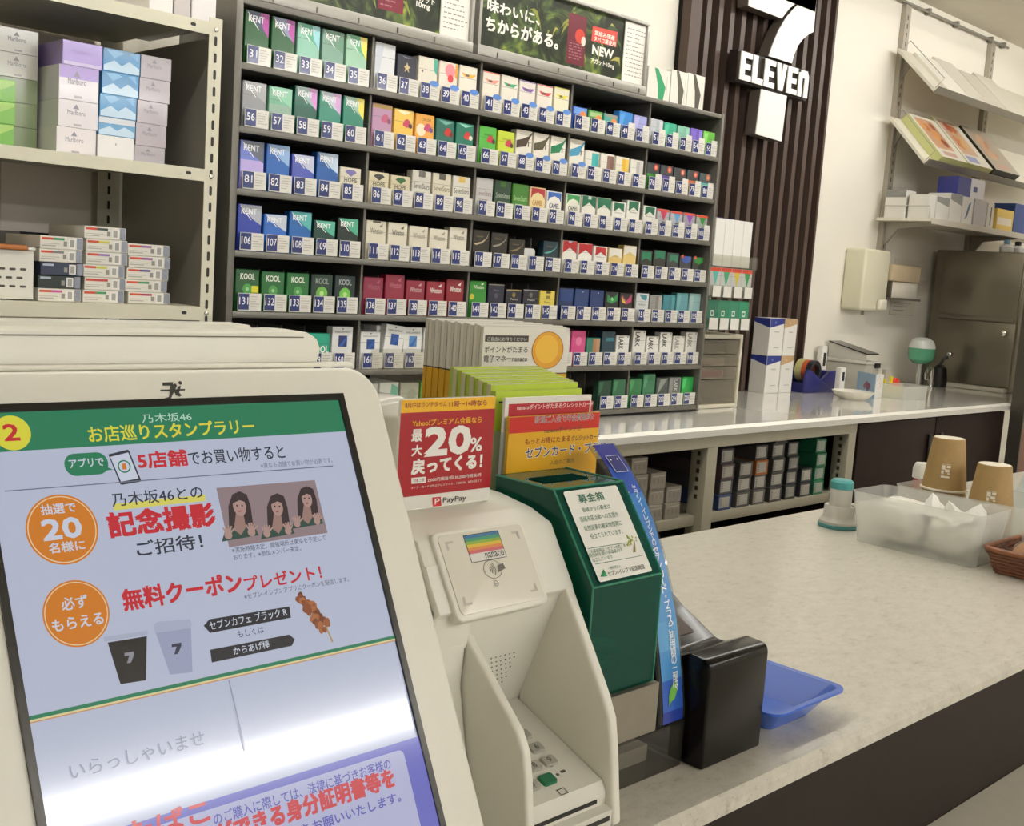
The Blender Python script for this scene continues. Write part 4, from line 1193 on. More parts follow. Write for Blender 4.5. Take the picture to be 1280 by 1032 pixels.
def badge(c, r, lines):
    U, V = SP.uv(*c)
    R_ = abs(SP.uv(c[0] + r, c[1] - 0.1 * r)[0] - U)
    s.disc(SP, U, V, R_, ORG, n=48)
    s.ring(SP, U, V, R_ * 0.95, R_ * 0.92, E_('e6c8a0'))
    for st, bl, br, hp, b in lines:
        T(st, bl, br, hp, SWH, b)
badge((78, 661.5), 44, [('抽選で', (52, 646), (95, 638), 13, 2), ('20', (55, 675), (103, 671), 25, 5), ('名様に', (62, 692), (107, 687), 13, 2)])
badge((95.5, 766.5), 41, [('必ず', (78, 764), (110, 758), 16, 2), ('もらえる', (66, 789), (130, 780), 15, 2)])
s.ppoly(SP, [(141, 630), (256, 618), (256.5, 626), (142, 638)], E_('d8d060'))
T('乃木坂46との', (141, 634.5), (254, 622), 17, INK, 1)
T('記念撮影', (138, 672.5), (270, 656), 30, RED, 5)
T('ご招待！', (172, 696), (254, 685), 19, INK, 2)
# the printed picture: three people waving in green jackets
s.ppoly(SP, [(286, 684), (409, 666), (393, 600), (270, 610)], E_('8f7c80'))
for cx, cy, k in ((299, 633, 1.0), (346, 634, 0.92), (383, 624, 0.86)):
    hair, skin, jk = E_('33272a'), E_('ac8c84'), E_('2c4a40')
    s.ppoly(SP, [(cx - 22 * k, cy + 48 * k - 4), (cx + 24 * k, cy + 40 * k - 4), (cx + 18 * k, cy + 22 * k), (cx, cy + 17 * k), (cx - 17 * k, cy + 26 * k)], jk)
    s.ppoly(SP, [(cx - 13 * k, cy + 26 * k), (cx - 14 * k, cy), (cx - 9 * k, cy - 15 * k), (cx, cy - 19 * k), (cx + 9 * k, cy - 15 * k), (cx + 14 * k, cy), (cx + 17 * k, cy + 22 * k), (cx + 7 * k, cy + 26 * k), (cx - 5 * k, cy + 28 * k)], hair)
    s.ppoly(SP, [(cx - 7 * k, cy + 29 * k), (cx + 2, cy + 36 * k), (cx + 8 * k, cy + 26 * k), (cx + 4 * k, cy + 4 * k), (cx - 4 * k, cy + 5 * k)], E_('98786f'))
    U, V = SP.uv(cx, cy)
    s.disc(SP, U, V, 0.0043 * k, skin, 0.0060 * k, n=20)
    s.ppoly(SP, [(cx - 8 * k, cy - 4 * k), (cx - 8 * k, cy - 11 * k), (cx + 7 * k, cy - 13 * k), (cx + 8 * k, cy - 5 * k), (cx, cy - 8 * k)], hair)
    for ex in (-3.2, 3.2):
        U, V = SP.uv(cx + ex * k, cy - 1)
        s.disc(SP, U, V, 0.0006, hair, n=8)
    U, V = SP.uv(cx + 0.3, cy + 6 * k)
    s.disc(SP, U, V, 0.0013 * k, E_('a04a50'), 0.0005, n=10)
    for hx, sg_ in ((-14, -1), (15, 1)):
        px_, py_ = cx + hx * k, cy + 34 * k - hx * 0.12
        U, V = SP.uv(px_, py_)
        s.disc(SP, U, V, 0.0026 * k, skin, n=14)
        for a in (-0.7, -0.35, 0, 0.35, 0.8):
            x2, y2 = px_ + math.sin(a) * 11 * k, py_ - math.cos(a) * 12 * k
            nx, ny = math.cos(a) * 1.3, math.sin(a) * 1.3
            s.ppoly(SP, [(px_ - nx, py_ - ny), (px_ + nx, py_ + ny), (x2 + nx * .8, y2 + ny * .8), (x2 - nx * .8, y2 - ny * .8)], skin)
T('※実施時期未定。開催場所は東京を予定して', (290, 692), (407, 675), 7, E_('4a4e60'))
T('おります。※参加メンバー未定。', (292, 701), (376, 688), 7, E_('4a4e60'))
T('無料クーポン', (155, 762), (304, 741), 26, RED, 4)
T('プレゼント！', (307, 739), (402, 722), 17, RED, 3)
T('※セブン-イレブンアプリにクーポンを配信します。', (305, 748.5), (436, 728), 7, E_('4a4e60'))
# cold and hot cup
s.ppoly(SP, [(129, 796), (184, 788), (184, 793), (130, 802)], E_('a8b0c4'))
s.ppoly(SP, [(134, 803), (183, 795), (182, 850), (150, 855)], E_('24211f'))
s.ppoly(SP, [(191, 781), (196, 777), (237, 774), (239, 780), (238, 785), (193, 791)], E_('a9aec6'))
s.ppoly(SP, [(194, 791), (238, 785), (240, 840), (212, 843)], E_('9aa0bc'))
for (x_, y_) in ((160, 822), (219, 811)):
    c_ = E_('8a8c94') if x_ == 160 else E_('3a3c4c')
    s.ppoly(SP, [(x_ - 5, y_ - 6), (x_ + 7, y_ - 8), (x_ + 7, y_ - 4), (x_ + 3, y_ + 6), (x_ - 2, y_ + 7), (x_ + 1, y_ - 3), (x_ - 5, y_ - 2)], c_)
s.ppoly(SP, [(254, 782), (261, 774), (361, 758), (363, 772), (262, 791)], E_('26262c'))
T('セブンカフェ ブラック R', (262, 786), (359, 771), 11, SWH, 1)
T('もしくは', (297, 797), (330, 791), 9, INK)
s.ppoly(SP, [(262, 812), (361, 793), (368, 799), (364, 807), (264, 828)], E_('26262c'))
T('からあげ棒', (292, 818), (337, 810), 10, SWH, 1)
rn = random.Random(4)
s.ppoly(SP, [(405, 781), (407, 781), (416, 802), (414, 803)], E_('b09468'))
for q in range(26):
    f = q / 25
    U, V = SP.uv(378 + 28 * f + rn.uniform(-6, 6), 747 + 38 * f + rn.uniform(-3, 3))
    r_ = rn.uniform(0.0016, 0.0032)
    s.poly(SP, [(U + r_ * rn.uniform(.7, 1.3) * math.cos(a), V + r_ * rn.uniform(.7, 1.3) * math.sin(a)) for a in [k * math.pi / 5 for k in range(10)]], E_(rn.choice(('8a4a2c', '9a5a34', '6f3a22', 'a8683f'))))
vg = SP.uv(260, 848)[1]
s.rect(SP, u_l, vg - 0.0009, 0, vg + 0.0011, GRN)
s.rect(SP, u_l, vg - 0.0019, 0, vg - 0.0009, E_('d8cf9a'))
s.rect(SP, u_l, vg - 0.0025, 0, vg - 0.0019, E_('c88a5a'))
s.ppoly(SP, [(284.3, 850), (286, 850), (306.8, 938), (305, 938)], E_('8d93a8'))
T('いらっしゃいませ', (88, 972), (257, 934), 20, E_('868ca0'))
PUR = E_('6a6cc0')
vp = SP.uv(516, 922)[1]
up = SP.uv(128, 1029)[0]
s.rect(SP, up, VB, 0, vp, PUR)
w0, w1 = up + 0.004, SP.uv(504, 942)[0]
s.poly(SP, rrect(w0, VB + 0.002, w1, vp - 0.0045, 0.004), E_('b4b6d6'))
s.rect(SP, up - 0.03, VB, up, vp, E_('b6bdd2'))
T('たばこ', (160, 1056), (262, 1026), 29, E_('d04a50'), 4)
T('のご購入に際しては、法律に基づきお客様の', (267, 1029), (489, 963), 15, E_('5a5cb4'), 1)
T('成人確認ができる身分証明書等を', (170, 1078), (496, 993), 26, E_('d04a50'), 5)
T('の提示をお願いいたします。', (330, 1050), (503, 1011), 14, E_('5a5cb4'), 2)
s.build('screen', t, label='lit screen with the stamp-rally campaign page')
# printed mark on the top bezel
m_ = MB()
Bz = Frame(SF.p(0, 0, 0.0041), SU, SV)
K = mat('3a3830', 0.4)
m_.ppoly(Bz, [(203, 478), (216, 477.5), (216, 482), (203, 482)], K)
m_.ppoly(Bz, [(200, 487), (231, 486), (231, 488), (200, 489)], K)
m_.ppoly(Bz, [(213, 482), (219, 479), (221, 482), (213, 499), (208, 501), (205, 498), (211, 496)], K)
m_.ppoly(Bz, [(217, 490), (221, 488), (227, 494), (224, 496)], K)
U, V = Bz.uv(225, 478.5)
m_.disc(Bz, U, V, 0.0012, K, n=12)
m_.ppoly(Bz, [(222, 483), (226, 482), (223, 494), (219, 494)], K)
m_.build('brand_mark', t)
# back casing stepping up behind the display
m_ = MB()
yb = 0.668
pts = [on(1, yb, px, py) for px, py in ((300, 415), (360, 413), (386, 415), (398, 423), (402, 436), (400, 447), (392, 464))]
pz = [(p.x, p.z) for p in pts]
xl = u_l + SO.x - 0.03
m_.prism([(xl, pz[0][1])] + pz + [(pz[-1][0] - 0.004, 1.06), (xl, 1.06)], 'y', yb, yb + 0.030, PLASTIC, 0.003)
m_.build('back_casing', t)
m_ = MB()
m_.prism([(xl, pz[0][1] - 0.020), (pz[0][0] + 0.088, pz[0][1] - 0.020), (pz[0][0] + 0.092, pz[0][1] - 0.0235), (xl, pz[0][1] - 0.0235)], 'y', yb - 0.006, yb - 0.0005, PLASTIC, 0.001)
m_.prism([(xl, pz[0][1] - 0.0028), (pz[0][0] + 0.05, pz[0][1] - 0.0026), (pz[0][0] + 0.05, pz[0][1] - 0.0034), (xl, pz[0][1] - 0.0036)], 'y', yb - 0.0008, yb - 0.0002, mat('75705f', 0.5))
m_.build('casing_ridge', t)
MB().box(SO.x - SW / 2 - 0.08, SO.x - SW / 2 + 0.08, 0.60, 0.72, CT, 1.06, PLASTIC, 0.006).build('stand', t)
m_ = MB()
hz = on(1, 0.725, 250, 401.5)
hx = on(1, 0.70, 316, 402).x
m_.prism([(0.20, 1.06), (hx, 1.06), (hx, hz.z - 0.003), (hx - 0.004, hz.z), (0.20, hz.z)], 'y', 0.6985, 0.725, PLASTIC)
m_.build('printer_hump', t)

# ------------------------------------------------------------------ card terminal
TX0, TX1 = 0.4832, 0.6145
t = thing('card_terminal', 'cream contactless card terminal with a keypad recess beside the till display', 'card terminal', (0.557, 0.56, CT))
TP = mat('dfdccf', 0.4, noise=0.01)
A = (0.571, 1.065)
B = (0.494, 0.944)
body = [(0.66, CT), (0.66, 1.078), (0.626, 1.077), (0.594, 1.0725), A, (0.543, 1.021), (0.549, 1.016), (0.585, 0.925), (0.585, CT)]
MB().prism(body, 'x', TX0, TX1, TP, 0.0025).build('body', t)
side = [(0.5845, 0.8595), (0.5845, 0.93), (0.566, 1.005), (0.560, 1.001), (0.531, 0.975), (0.500, 0.9475), (0.4925, 0.935), (0.4885, 0.917), (0.481, 0.862)]
MB().prism(side, 'x', 0.519, 0.527, TP, 0.0025, 3).build('keypad_guard', t)
MB().prism([(0.5845, 0.8565), (0.5845, 1.03), (0.5455, 1.0245), (0.553, 0.998), (0.5555, 0.962), (0.546, 0.920), (0.534, 0.885), (0.524, 0.8565)], 'x', TX0, 0.5186, TP, 0.003, 3).build('side_strip', t)
MB().prism([(0.5845, 0.8595), (0.5845, 1.03), (0.5665, 1.0575), (0.531, 1.0015), (0.500, 0.953), (0.4925, 0.938), (0.4885, 0.917), (0.481, 0.862)], 'x', 0.605, TX1, TP, 0.003, 3).build('keypad_guard', t)
MB().prism([(0.5840, 0.99), (0.5840, 1.05), (0.5605, 1.05), (0.5475, 1.0225), (0.5540, 0.99)], 'x', TX0 + 0.0006, 0.5185, TP).build('side_web', t)
# foot flange that flares beside the right guard
MB().prism([(0.60, CT), (0.60, 0.93), (0.515, 0.93), (0.492, 0.885), (0.492, CT)], 'x', TX1 + 0.0003, TX1 + 0.0028, TP, 0.002).build('side_flange', t)
kp = [(0.5845, CT), (0.5845, 0.925), (0.494, 0.893), (0.490, 0.886), (0.490, 0.877), (0.483, 0.875), (0.483, CT)]
MB().prism(kp, 'x', 0.5275, 0.6045, mat('d2cfc2', 0.42)).build('keypad_block', t)
KU = Vector((1, 0, 0))
KV = Vector((0, 0.0905, 0.032)).normalized()
KF = Frame((0.5305, 0.494, 0.893), KU, KV)
kl = ((0, '1'), (1, '2'), (2, '3'), (3, '4'), (4, '5'), (5, '6'), (6, '7'), (7, '8'), (8, '9'))
GK = mat('a29f95', 0.4)
def key(u, v, wd, hg, mt, st, tc='57544c'):
    m_ = MB()
    b = bmesh.new()
    A_ = [b.verts.new(KF.p(p, q, 0.0002)) for p, q in rrect(u, v, u + wd, v + hg, 0.002, 3)]
    B_ = [b.verts.new(KF.p(p, q, 0.0022)) for p, q in rrect(u + .0006, v + .0006, u + wd - .0006, v + hg - .0006, 0.0018, 3)]
    b.faces.new(list(reversed(A_))); b.faces.new(B_)
    n = len(A_)
    for i in range(n):
        b.faces.new([A_[i], A_[(i + 1) % n], B_[(i + 1) % n], B_[i]])
    m_.bm(b, mt)
    if st:
        kf = Frame(KF.p(0, 0, 0.0022), KU, KV)
        m_.text(kf, st, u + wd * .34, v + hg * .25, u + wd * .62, v + hg * .75, mat(tc, 0.5), 1)
    m_.build('key', t)
GU, GV = KF.uv(684, 975)
GU -= 0.0068
GV -= 0.0049
for k, st in kl:
    c_, r_ = k % 3, k // 3
    key(GU - .0155 + c_ * 0.0155, GV + .0435 - r_ * 0.0145, 0.0125, 0.0095, GK, st)
key(GU - .0155, GV, 0.0125, 0.0095, GK, '0')
key(GU, GV, 0.0135, 0.0098, mat('1f6a48', 0.35), None)
m_ = MB()
ic = mat('4f4c44', 0.5)
for (du_, dv_, w_, h_) in ((.018, .014, .004, .0024), (.0225, .006, .005, .0024), (.017, .005, .003, .0024)):
    m_.poly(KF, rrect(GU + du_, GV + dv_, GU + du_ + w_, GV + dv_ + h_, 0.001, 3), ic)
for (u0, v0, u1, v1) in ((0, 0, .0075, .0008), (0, .005, .0075, .0058), (0, 0, .0008, .0058), (.0067, 0, .0075, .0058)):
    m_.rect(KF, GU + .006 + u0, GV - .011 + v0, GU + .006 + u1, GV - .011 + v1, ic)
m_.build('keypad_symbols', t)
m_ = MB()
m_.box(0.532, 0.595, 0.4895, 0.4903, 0.8795, 0.8825, mat('1d1b17', 0.5))
m_.build('card_slot', t)
MB().box(0.531, 0.602, 0.4825, 0.4831, 0.8675, 0.8710, mat('2c2922', 0.5)).build('card_slot', t)
# speaker holes on the recess back wall
SB = Frame((0, 0.585, 0.925), (1, 0, 0), Vector((0, -0.036, 0.091)).normalized())
m_ = MB()
SU0, SV0 = SB.uv(604, 858)
SU0 -= .004
for r_ in range(7):
    for c_ in range(6):
        m_.disc(SB, SU0 + c_ * 0.0046 + (0.0023 if r_ % 2 else 0), SV0 + r_ * 0.0046, 0.0008, mat('5d594e', 0.6), n=8)
m_.build('speaker_holes', t)
# slanted contactless pad
PV = Vector((0, A[0] - 0.543, A[1] - 1.021)).normalized()
PV0 = Vector((0, A[0] - B[0], A[1] - B[1])).normalized()
PFm = Frame((0, A[0], A[1]), (1, 0, 0), PV0)
Lp = Vector((0, A[0] - 0.543, A[1] - 1.021)).length
def pslab(pts, h0, h1, mt, bev):
    b = bmesh.new()
    A_ = [b.verts.new(PFm.p(u, v, h0)) for u, v in pts]
    B_ = [b.verts.new(PFm.p(u, v, h1)) for u, v in pts]
    n = len(pts)
    b.faces.new(list(reversed(A_))); tp = b.faces.new(B_)
    for i in range(n):
        b.faces.new([A_[i], A_[(i + 1) % n], B_[(i + 1) % n], B_[i]])
    bmesh.ops.recalc_face_normals(b, faces=b.faces)
    bmesh.ops.bevel(b, geom=list(tp.edges), offset=bev, segments=3, affect='EDGES', profile=0.5)
    return MB().bm(b, mt)
P0 = PFm.uv(537, 667); P1 = PFm.uv(651, 652); P2 = PFm.uv(566, 779); P3 = PFm.uv(683, 757)
ux0, ux1 = (P0[0] + P2[0]) / 2, (P1[0] + P3[0]) / 2
vx0, vx1 = (P2[1] + P3[1]) / 2, (P0[1] + P1[1]) / 2
pslab(rrect(ux0, vx0, ux1, vx1, 0.006), -0.004, 0.0035, TP, 0.0015).build('pad_frame', t)
pad = pslab(rrect(ux0 + .004, vx0 + .004, ux1 - .004, vx1 - .003, 0.004), 0.0034, 0.0042, mat('dad5c6', 0.2, coat=0.3), 0.0003)
PP = Frame(PFm.p(0, 0, 0.0042), (1, 0, 0), PV0)
q0, q1 = PP.uv(584, 670), PP.uv(630, 697)
n0, n1 = PP.uv(589, 700), PP.uv(622, 664)
a0, a1 = n0[0], n1[0]
b0, b1 = (PP.uv(606, 700)[1]), (PP.uv(606, 666)[1])
pad.rect(PP, a0 - .0005, b0 - .0005, a1 + .0005, b1 + .0005, mat('3f423c', 0.4))
for k, c_ in enumerate(('d9d6d0', 'c86a78', 'd88a58', 'd8b84a', '8cb04f', '4f9a7c', '4a78a0')):
    hh = (b1 - b0)
    lo = b0 + (0 if k == 0 else hh * (.30 + (k - 1) * .7 / 6))
    hi = b0 + hh * (.30 + k * .7 / 6)
    pad.rect(PP, a0, lo, a1, hi, mat(c_, 0.3))
pad.text(PP, 'nanaco', a0 + (a1 - a0) * .42, b0 + (b1 - b0) * .06, a0 + (a1 - a0) * .97, b0 + (b1 - b0) * .26, mat('33352f', 0.4), 1)
U, V = PP.uv(617, 711)
kc = mat('6d6a60', 0.4)
pad.ring(PP, U - .001, V, 0.0085, 0.0080, kc, ky=0.8)
for k in range(4):
    r_ = 0.0016 + k * 0.0015
    pts = [(U - .005 + r_ * math.cos(a), V + r_ * math.sin(a)) for a in [-.8 + 1.6 * j / 6 for j in range(7)]]
    pts += [(U - .005 + (r_ + .0006) * math.cos(a), V + (r_ + .0006) * math.sin(a)) for a in [.8 - 1.6 * j / 6 for j in range(7)]]
    pad.poly(PP, pts, kc)
pad.poly(PP, [(U + .003, V - .003), (U + .011, V - .001), (U + .010, V + .003), (U + .004, V + .002)], kc)
U, V = PP.uv(620, 729)
pad.ring(PP, U, V, 0.0022, 0.0017, mat('8a877c', 0.4))
pad.rect(PP, U - .0012, V - .0004, U + .0012, V + .0004, mat('8a877c', 0.4))
cm = mat('b9b5a8', 0.35)
for sx, sy in ((0, 0), (1, 0), (0, 1), (1, 1)):
    cu = ux0 + .009 if sx == 0 else ux1 - .009
    cv = vx0 + .010 if sy == 0 else vx1 - .008
    d = 1 if sx == 0 else -1
    e = 1 if sy == 0 else -1
    pad.poly(PP, [(cu, cv), (cu + d * .007, cv), (cu + d * .007, cv + e * .0016), (cu + d * .0018, cv + e * .0016), (cu + d * .0018, cv + e * .006), (cu, cv + e * .006)][::(1 if d * e > 0 else -1)], cm)
pad.build('contactless_pad', t)
# glossy curved hood behind the terminal
m_ = MB()
b = []
for k in range(9):
    a = math.pi / 2 * k / 8
    b.append((0.545 - 0.055 * math.sin(a), 1.128 + 0.022 * math.cos(a)))
m_.prism([(0.545, CT)] + b + [(0.490, CT)], 'y', 0.665, 0.70, mat('dcd9cf', 0.12, coat=0.6), 0.004, 3)
m_.build('reader_stand', label='glossy white rounded stand behind the red price sign', cat='stand')

# red cash-back sign standing on the terminal
yS = 0.612
PS = Frame((0, yS - 0.0002, 0), (1, 0, 0), (0, 0, 1))
xa = on(1, yS, 498, 560).x
xb_ = on(1, yS, 615.5, 560).x
zt = on(1, yS, 555, 497).z
zy = on(1, yS, 555, 513.5).z
zr = on(1, yS, 555, 615.5).z
zb_ = 1.0765
m_ = MB()
m_.prism(rrect(xa, zb_, xb_, zt, 0.002, 3), 'y', yS, yS + 0.0022, mat('dfdcd2', 0.2, coat=0.5))
FS = Frame((0, yS, 0), (1, 0, 0), (0, 0, 1))
RD_ = mat('a4131f', 0.25, coat=0.4)
YL = mat('e8b016', 0.25, coat=0.4)
WH = mat('e8e5dd', 0.25, coat=0.4)
m_.rect(FS, xa + .0002, zr, xb_ - .0002, zy, RD_)
m_.rect(FS, xa + .0004, zy, xb_ - .0004, zt - .0005, YL)
def q(st, bl, br, hp, c_, b_=0):
    m_.ptext(FS, st, bl, br, hp, c_, b_)
q('8月中はランチタイム', (506, 509.5), (558, 508.3), 7, mat('8a3a1a', 0.4), 2)
q('11時～14時なら', (561, 508.6), (608, 506.6), 7.5, mat('8a2018', 0.4), 3)
q('Yahoo!プレミアム会員なら', (515, 532.5), (601.5, 528.5), 8, YL, 2)
q('最', (514, 552), (527, 551), 15, WH, 3)
q('大', (514, 569.5), (527, 569), 13, WH, 3)
q('20', (531, 568.5), (586, 565.5), 33, WH, 7)
q('%', (587, 564.5), (601.5, 563), 17, WH, 3)
q('戻ってくる！', (514, 593), (601.5, 584), 18, WH, 5)
m_.ppoly(FS, [(514, 604.5), (532, 603), (532, 595.5), (514, 597)], WH)
q('対象上限', (516, 603), (530, 601.8), 4.5, mat('7a1a20'), 1)
q('2,000円相当/回 30,000円相当/月', (534, 601.5), (600.5, 596), 4.5, WH, 1)
q('※ヤフーカード以外のクレジットカードは0.5%、8月31日まで', (514, 610), (601.5, 603), 3.2, WH)
m_.ppoly(FS, [(541, 633), (551.5, 632), (550.5, 620.5), (540, 621.5)], mat('c8202c', 0.3))
q('P', (543, 630), (549, 629.6), 7, WH, 2)
q('PayPay', (553, 630), (582, 627), 8.5, mat('33312d', 0.4), 1)
q('※', (600, 627.5), (609, 626.8), 2, mat('a8a59c', 0.4))
m_.build('payment_sign', label='red and yellow 20% cash-back sign standing on the card terminal', cat='sign')

# ------------------------------------------------------------------ donation box with its clear base
BX0, BX1 = 0.620, 0.7005
GRNC = clear('green_tinted_acrylic', '74c8b4', '259080', 0.32, 0.03)
t = thing('donation_box', 'dark green see-through donation box with a white label on a steel foot', 'donation box', (0.66, 0.58, CT))
def shell(m_, prof, x0, x1, th, mt):
    """thin-walled box of a side profile, open inside"""
    n = len(prof)
    for i in range(n):
        a, b = prof[i], prof[(i + 1) % n]
        d = Vector((b[0] - a[0], b[1] - a[1])).normalized()
        nn = Vector((-d.y, d.x)) * th
        m_.prism([(a[0], a[1]), (b[0], b[1]), (b[0] + nn.x, b[1] + nn.y), (a[0] + nn.x, a[1] + nn.y)], 'x', x0 + th, x1 - th, mt)
    m_.prism(prof, 'x', x0, x0 + th, mt)
    m_.prism(prof, 'x', x1 - th, x1, mt)
    return m_
prof = [(0.530, 0.9355), (0.640, 0.9355), (0.640, 1.088), (0.577, 1.088), (0.530, 1.023)]
prof = prof[:]
shell(MB(), prof, BX0, BX1, 0.002, GRNC).build('tinted_case', t)
m_ = MB()
EDG = mat('2a7a62', 0.15, coat=0.5)
for (p, q_) in (((0.530, 1.023), (0.577, 1.088)), ((0.530, 0.9355), (0.530, 1.023)), ((0.577, 1.088), (0.640, 1.088))):
    for x in (BX0, BX1):
        m_.tube([(x, p[0], p[1]), (x, q_[0], q_[1])], 0.0009, EDG, 6)
for p in ((0.530, 1.023), (0.577, 1.088)):
    m_.tube([(BX0, p[0], p[1]), (BX1, p[0], p[1])], 0.0009, EDG, 6)
m_.build('edges', t)
m_ = MB()
m_.box(BX0 + 0.012, BX1 - 0.018, 0.598, 0.616, 1.0882, 1.0888, mat('0c2a22', 0.9, spec=0.0))
m_.build('coin_slot', t)
m_ = MB()
m_.box(BX0 + .004, BX1 - .004, 0.56, 0.636, 0.938, 0.952, mat('4a6a5e', 0.5), 0.004)
rn = random.Random(2)
for k in range(16):
    m_.lathe([(0, 0), (0.010, 0), (0.010, 0.0016), (0, 0.0016)], (BX0 + .014 + rn.random() * .054, 0.54 + rn.random() * .08, 0.9525 + rn.random() * .006), mat(rn.choice(('a8a89c', '8a6a44', 'b0aca0')), 0.3, metal=0.7), 14)
o = m_.build('coins', t)
o['kind'] = 'stuff'
MB().prism([(0.526, 0.8945), (0.526, 0.9345), (0.640, 0.9345), (0.640, 0.8945)], 'x', BX0 - 0.0015, BX1 + 0.004, mat('9a9488', 0.35, metal=0.7, noise=0.03)).build('steel_foot', t)
SMK = clear('smoked_acrylic', 'dedcd6', '9a968e', 0.10, 0.05)
m_ = MB()
shell(m_, [(0.526, 0.8555), (0.645, 0.8555), (0.645, 0.894), (0.526, 0.894)], BX0 - 0.0015, 0.743, 0.002, SMK)
m_.build('clear_base', t)
MB().box(BX0, 0.722, 0.545, 0.62, 0.8578, 0.872, mat('d6d3ca', 0.6), 0.001).build('paper_slips', t)
# label on the sloped face
LV = Vector((0, 0.047, 0.065)).normalized()
LF = Frame((BX0, 0.530, 1.023), (1, 0, 0), LV)
m_ = MB()
c = [LF.uv(*p_) for p_ in ((702.3, 614), (771, 608), (813.7, 716), (747, 727))]
l0, l1 = (c[0][0] + c[3][0]) / 2, (c[1][0] + c[2][0]) / 2
w0, w1 = (c[2][1] + c[3][1]) / 2, (c[0][1] + c[1][1]) / 2
LBL = mat('e3e1d8', 0.35)
m_.poly(LF, rrect(l0, w0, l1, w1, 0.002, 3), LBL, 0.0012)
LT_ = Frame(LF.p(0, 0, 0.0011), (1, 0, 0), LV)
GI = mat('2f6a50', 0.45)
L = lambda st, bl, br, hp, b=0, c_=GI: m_.ptext(LT_, st, bl, br, hp, c_, b)
L('募金箱', (725, 629.5), (756, 624), 11, 2)
L('皆様からの募金は', (729, 640.5), (763.5, 635), 6)
L('環境市民活動への支援や', (726, 653), (773.5, 645.5), 7)
L('自然災害の被災地復興に', (731.5, 664), (778, 656.5), 7)
L('役立てられています。', (739, 674), (779, 667), 7)
m_.ppoly(LT_, [(734.5, 685.2), (783, 677.8), (783, 678.5), (734.5, 686)], GI)
L('この募金箱は「セブンの森」の', (735.5, 691.5), (783, 684.5), 5)
L('間伐材を使い宮城県内で', (737, 696.5), (779, 690), 5)
L('加工しています。', (741, 702.5), (768, 698), 5)
m_.ppoly(LT_, [(743.5, 704.8), (802.5, 694), (802.5, 694.7), (743.5, 705.6)], GI)
L('一般財団法人', (760.5, 712.5), (776, 709), 4)
L('セブン-イレブン記念財団', (760.5, 720), (806, 711), 6.5, 1, mat('3a3a36', 0.45))
m_.ppoly(LT_, [(750, 721), (754, 711), (759, 720)], mat('1f7a4c', 0.4))
m_.ppoly(LT_, [(753.5, 721), (755.5, 715), (759, 720)], mat('2f9a60', 0.4))
BRK = mat('7a6a3a', 0.5)
m_.ppoly(LT_, [(791, 690.5), (794.5, 690), (793, 676), (792, 676)], BRK)
rn = random.Random(8)
for k in range(20):
    U, V = LT_.uv(790 + rn.uniform(-7, 6), 676 + rn.uniform(-8, 6))
    m_.disc(LT_, U, V, rn.uniform(0.0006, 0.0012), mat(rn.choice(('8a9a3a', '6a8a3a', 'b0a84a')), 0.4), n=8)
m_.build('paper_label', t, label='white paper label with green writing')

# blue curved banner strip beside the donation box
t = thing('banner_strip', 'curved blue banner strip with vertical white writing on clear acrylic', 'sign', (0.729, 0.56, CT))
cv = [(0.5275, 0.8955), (0.528, 0.905), (0.532, 0.930), (0.537, 0.953), (0.5425, 0.976), (0.551, 1.0), (0.562, 1.027), (0.575, 1.052), (0.589, 1.073), (0.606, 1.092), (0.625, 1.1085)]
SX0, SX1 = 0.7155, 0.7415
def strip(x0, x1, i0, i1, mt, h, m_):
    for i in range(i0, i1):
        a, b = Vector((0, *cv[i])), Vector((0, *cv[i + 1]))
        tv = (b - a).normalized()
        nv = Vector((0, -tv.z, tv.y))
        m_.add([(x0, a.y + nv.y * h, a.z + nv.z * h), (x1, a.y + nv.y * h, a.z + nv.z * h), (x1, b.y + nv.y * h, b.z + nv.z * h), (x0, b.y + nv.y * h, b.z + nv.z * h)], [(0, 1, 2, 3)], mt)
m_ = MB()
back = [(p[0] + 0.0025, p[1] - 0.001) for p in reversed(cv)]
m_.prism(cv[:] + back, 'x', SX0 - 0.003, SX1 + 0.003, clear('clear_edge', 'e8ecec', 'ffffff', 0.05))
m_.build('acrylic_holder', t)
m_ = MB()
cols = ['233a96', '2f5cb4', '4a8ec8', '5a9ed0', '4a90cc', '3f86c8', '3a7cc4', '3f80c6', '2f54b0', '232a86']
for i, c_ in enumerate(cols):
    strip(SX0, SX1, i, i + 1, mat(c_, 0.3, coat=0.3), 0.0005, m_)
arc = [0]
for i in range(len(cv) - 1):
    arc.append(arc[-1] + math.dist(cv[i], cv[i + 1]))
def at_arc(s_):
    for i in range(len(cv) - 1):
        if s_ <= arc[i + 1] or i == len(cv) - 2:
            f = (s_ - arc[i]) / (arc[i + 1] - arc[i])
            a, b = Vector((0, *cv[i])), Vector((0, *cv[i + 1]))
            return a.lerp(b, f), (b - a).normalized()
WT = mat('f0f0f0', 0.4)
def vtext(st, x, s_top, step, size):
    for k, ch in enumerate(st):
        P, tv = at_arc(s_top - k * step)
        fr_ = Frame((x, P.y, P.z), (1, 0, 0), tv)
        a_, b_ = {'一': (.42, .05), '-': (.06, .38), 'ー': (.07, .42), '・': (.13, .13), '、': (.14, .16), '。': (.16, .16), 'っ': (.3, .32), 'ェ': (.32, .34)}.get(ch, (.45, .48))
        ox_ = .22 if ch in '、。' else 0
        if ch in '-ー一':
            m_.rect(fr_, -size * a_, -size * b_, size * a_, size * b_, WT, 0.0011)
        else:
            m_.text(fr_, ch, size * (ox_ - a_), size * (ox_ - b_), size * (ox_ + a_), size * (ox_ + b_), WT, 1, h=0.0011)
tot_a = arc[-1]
vtext('セブン-イレブンでの', 0.7335, tot_a - 0.046, 0.0054, 0.0056)
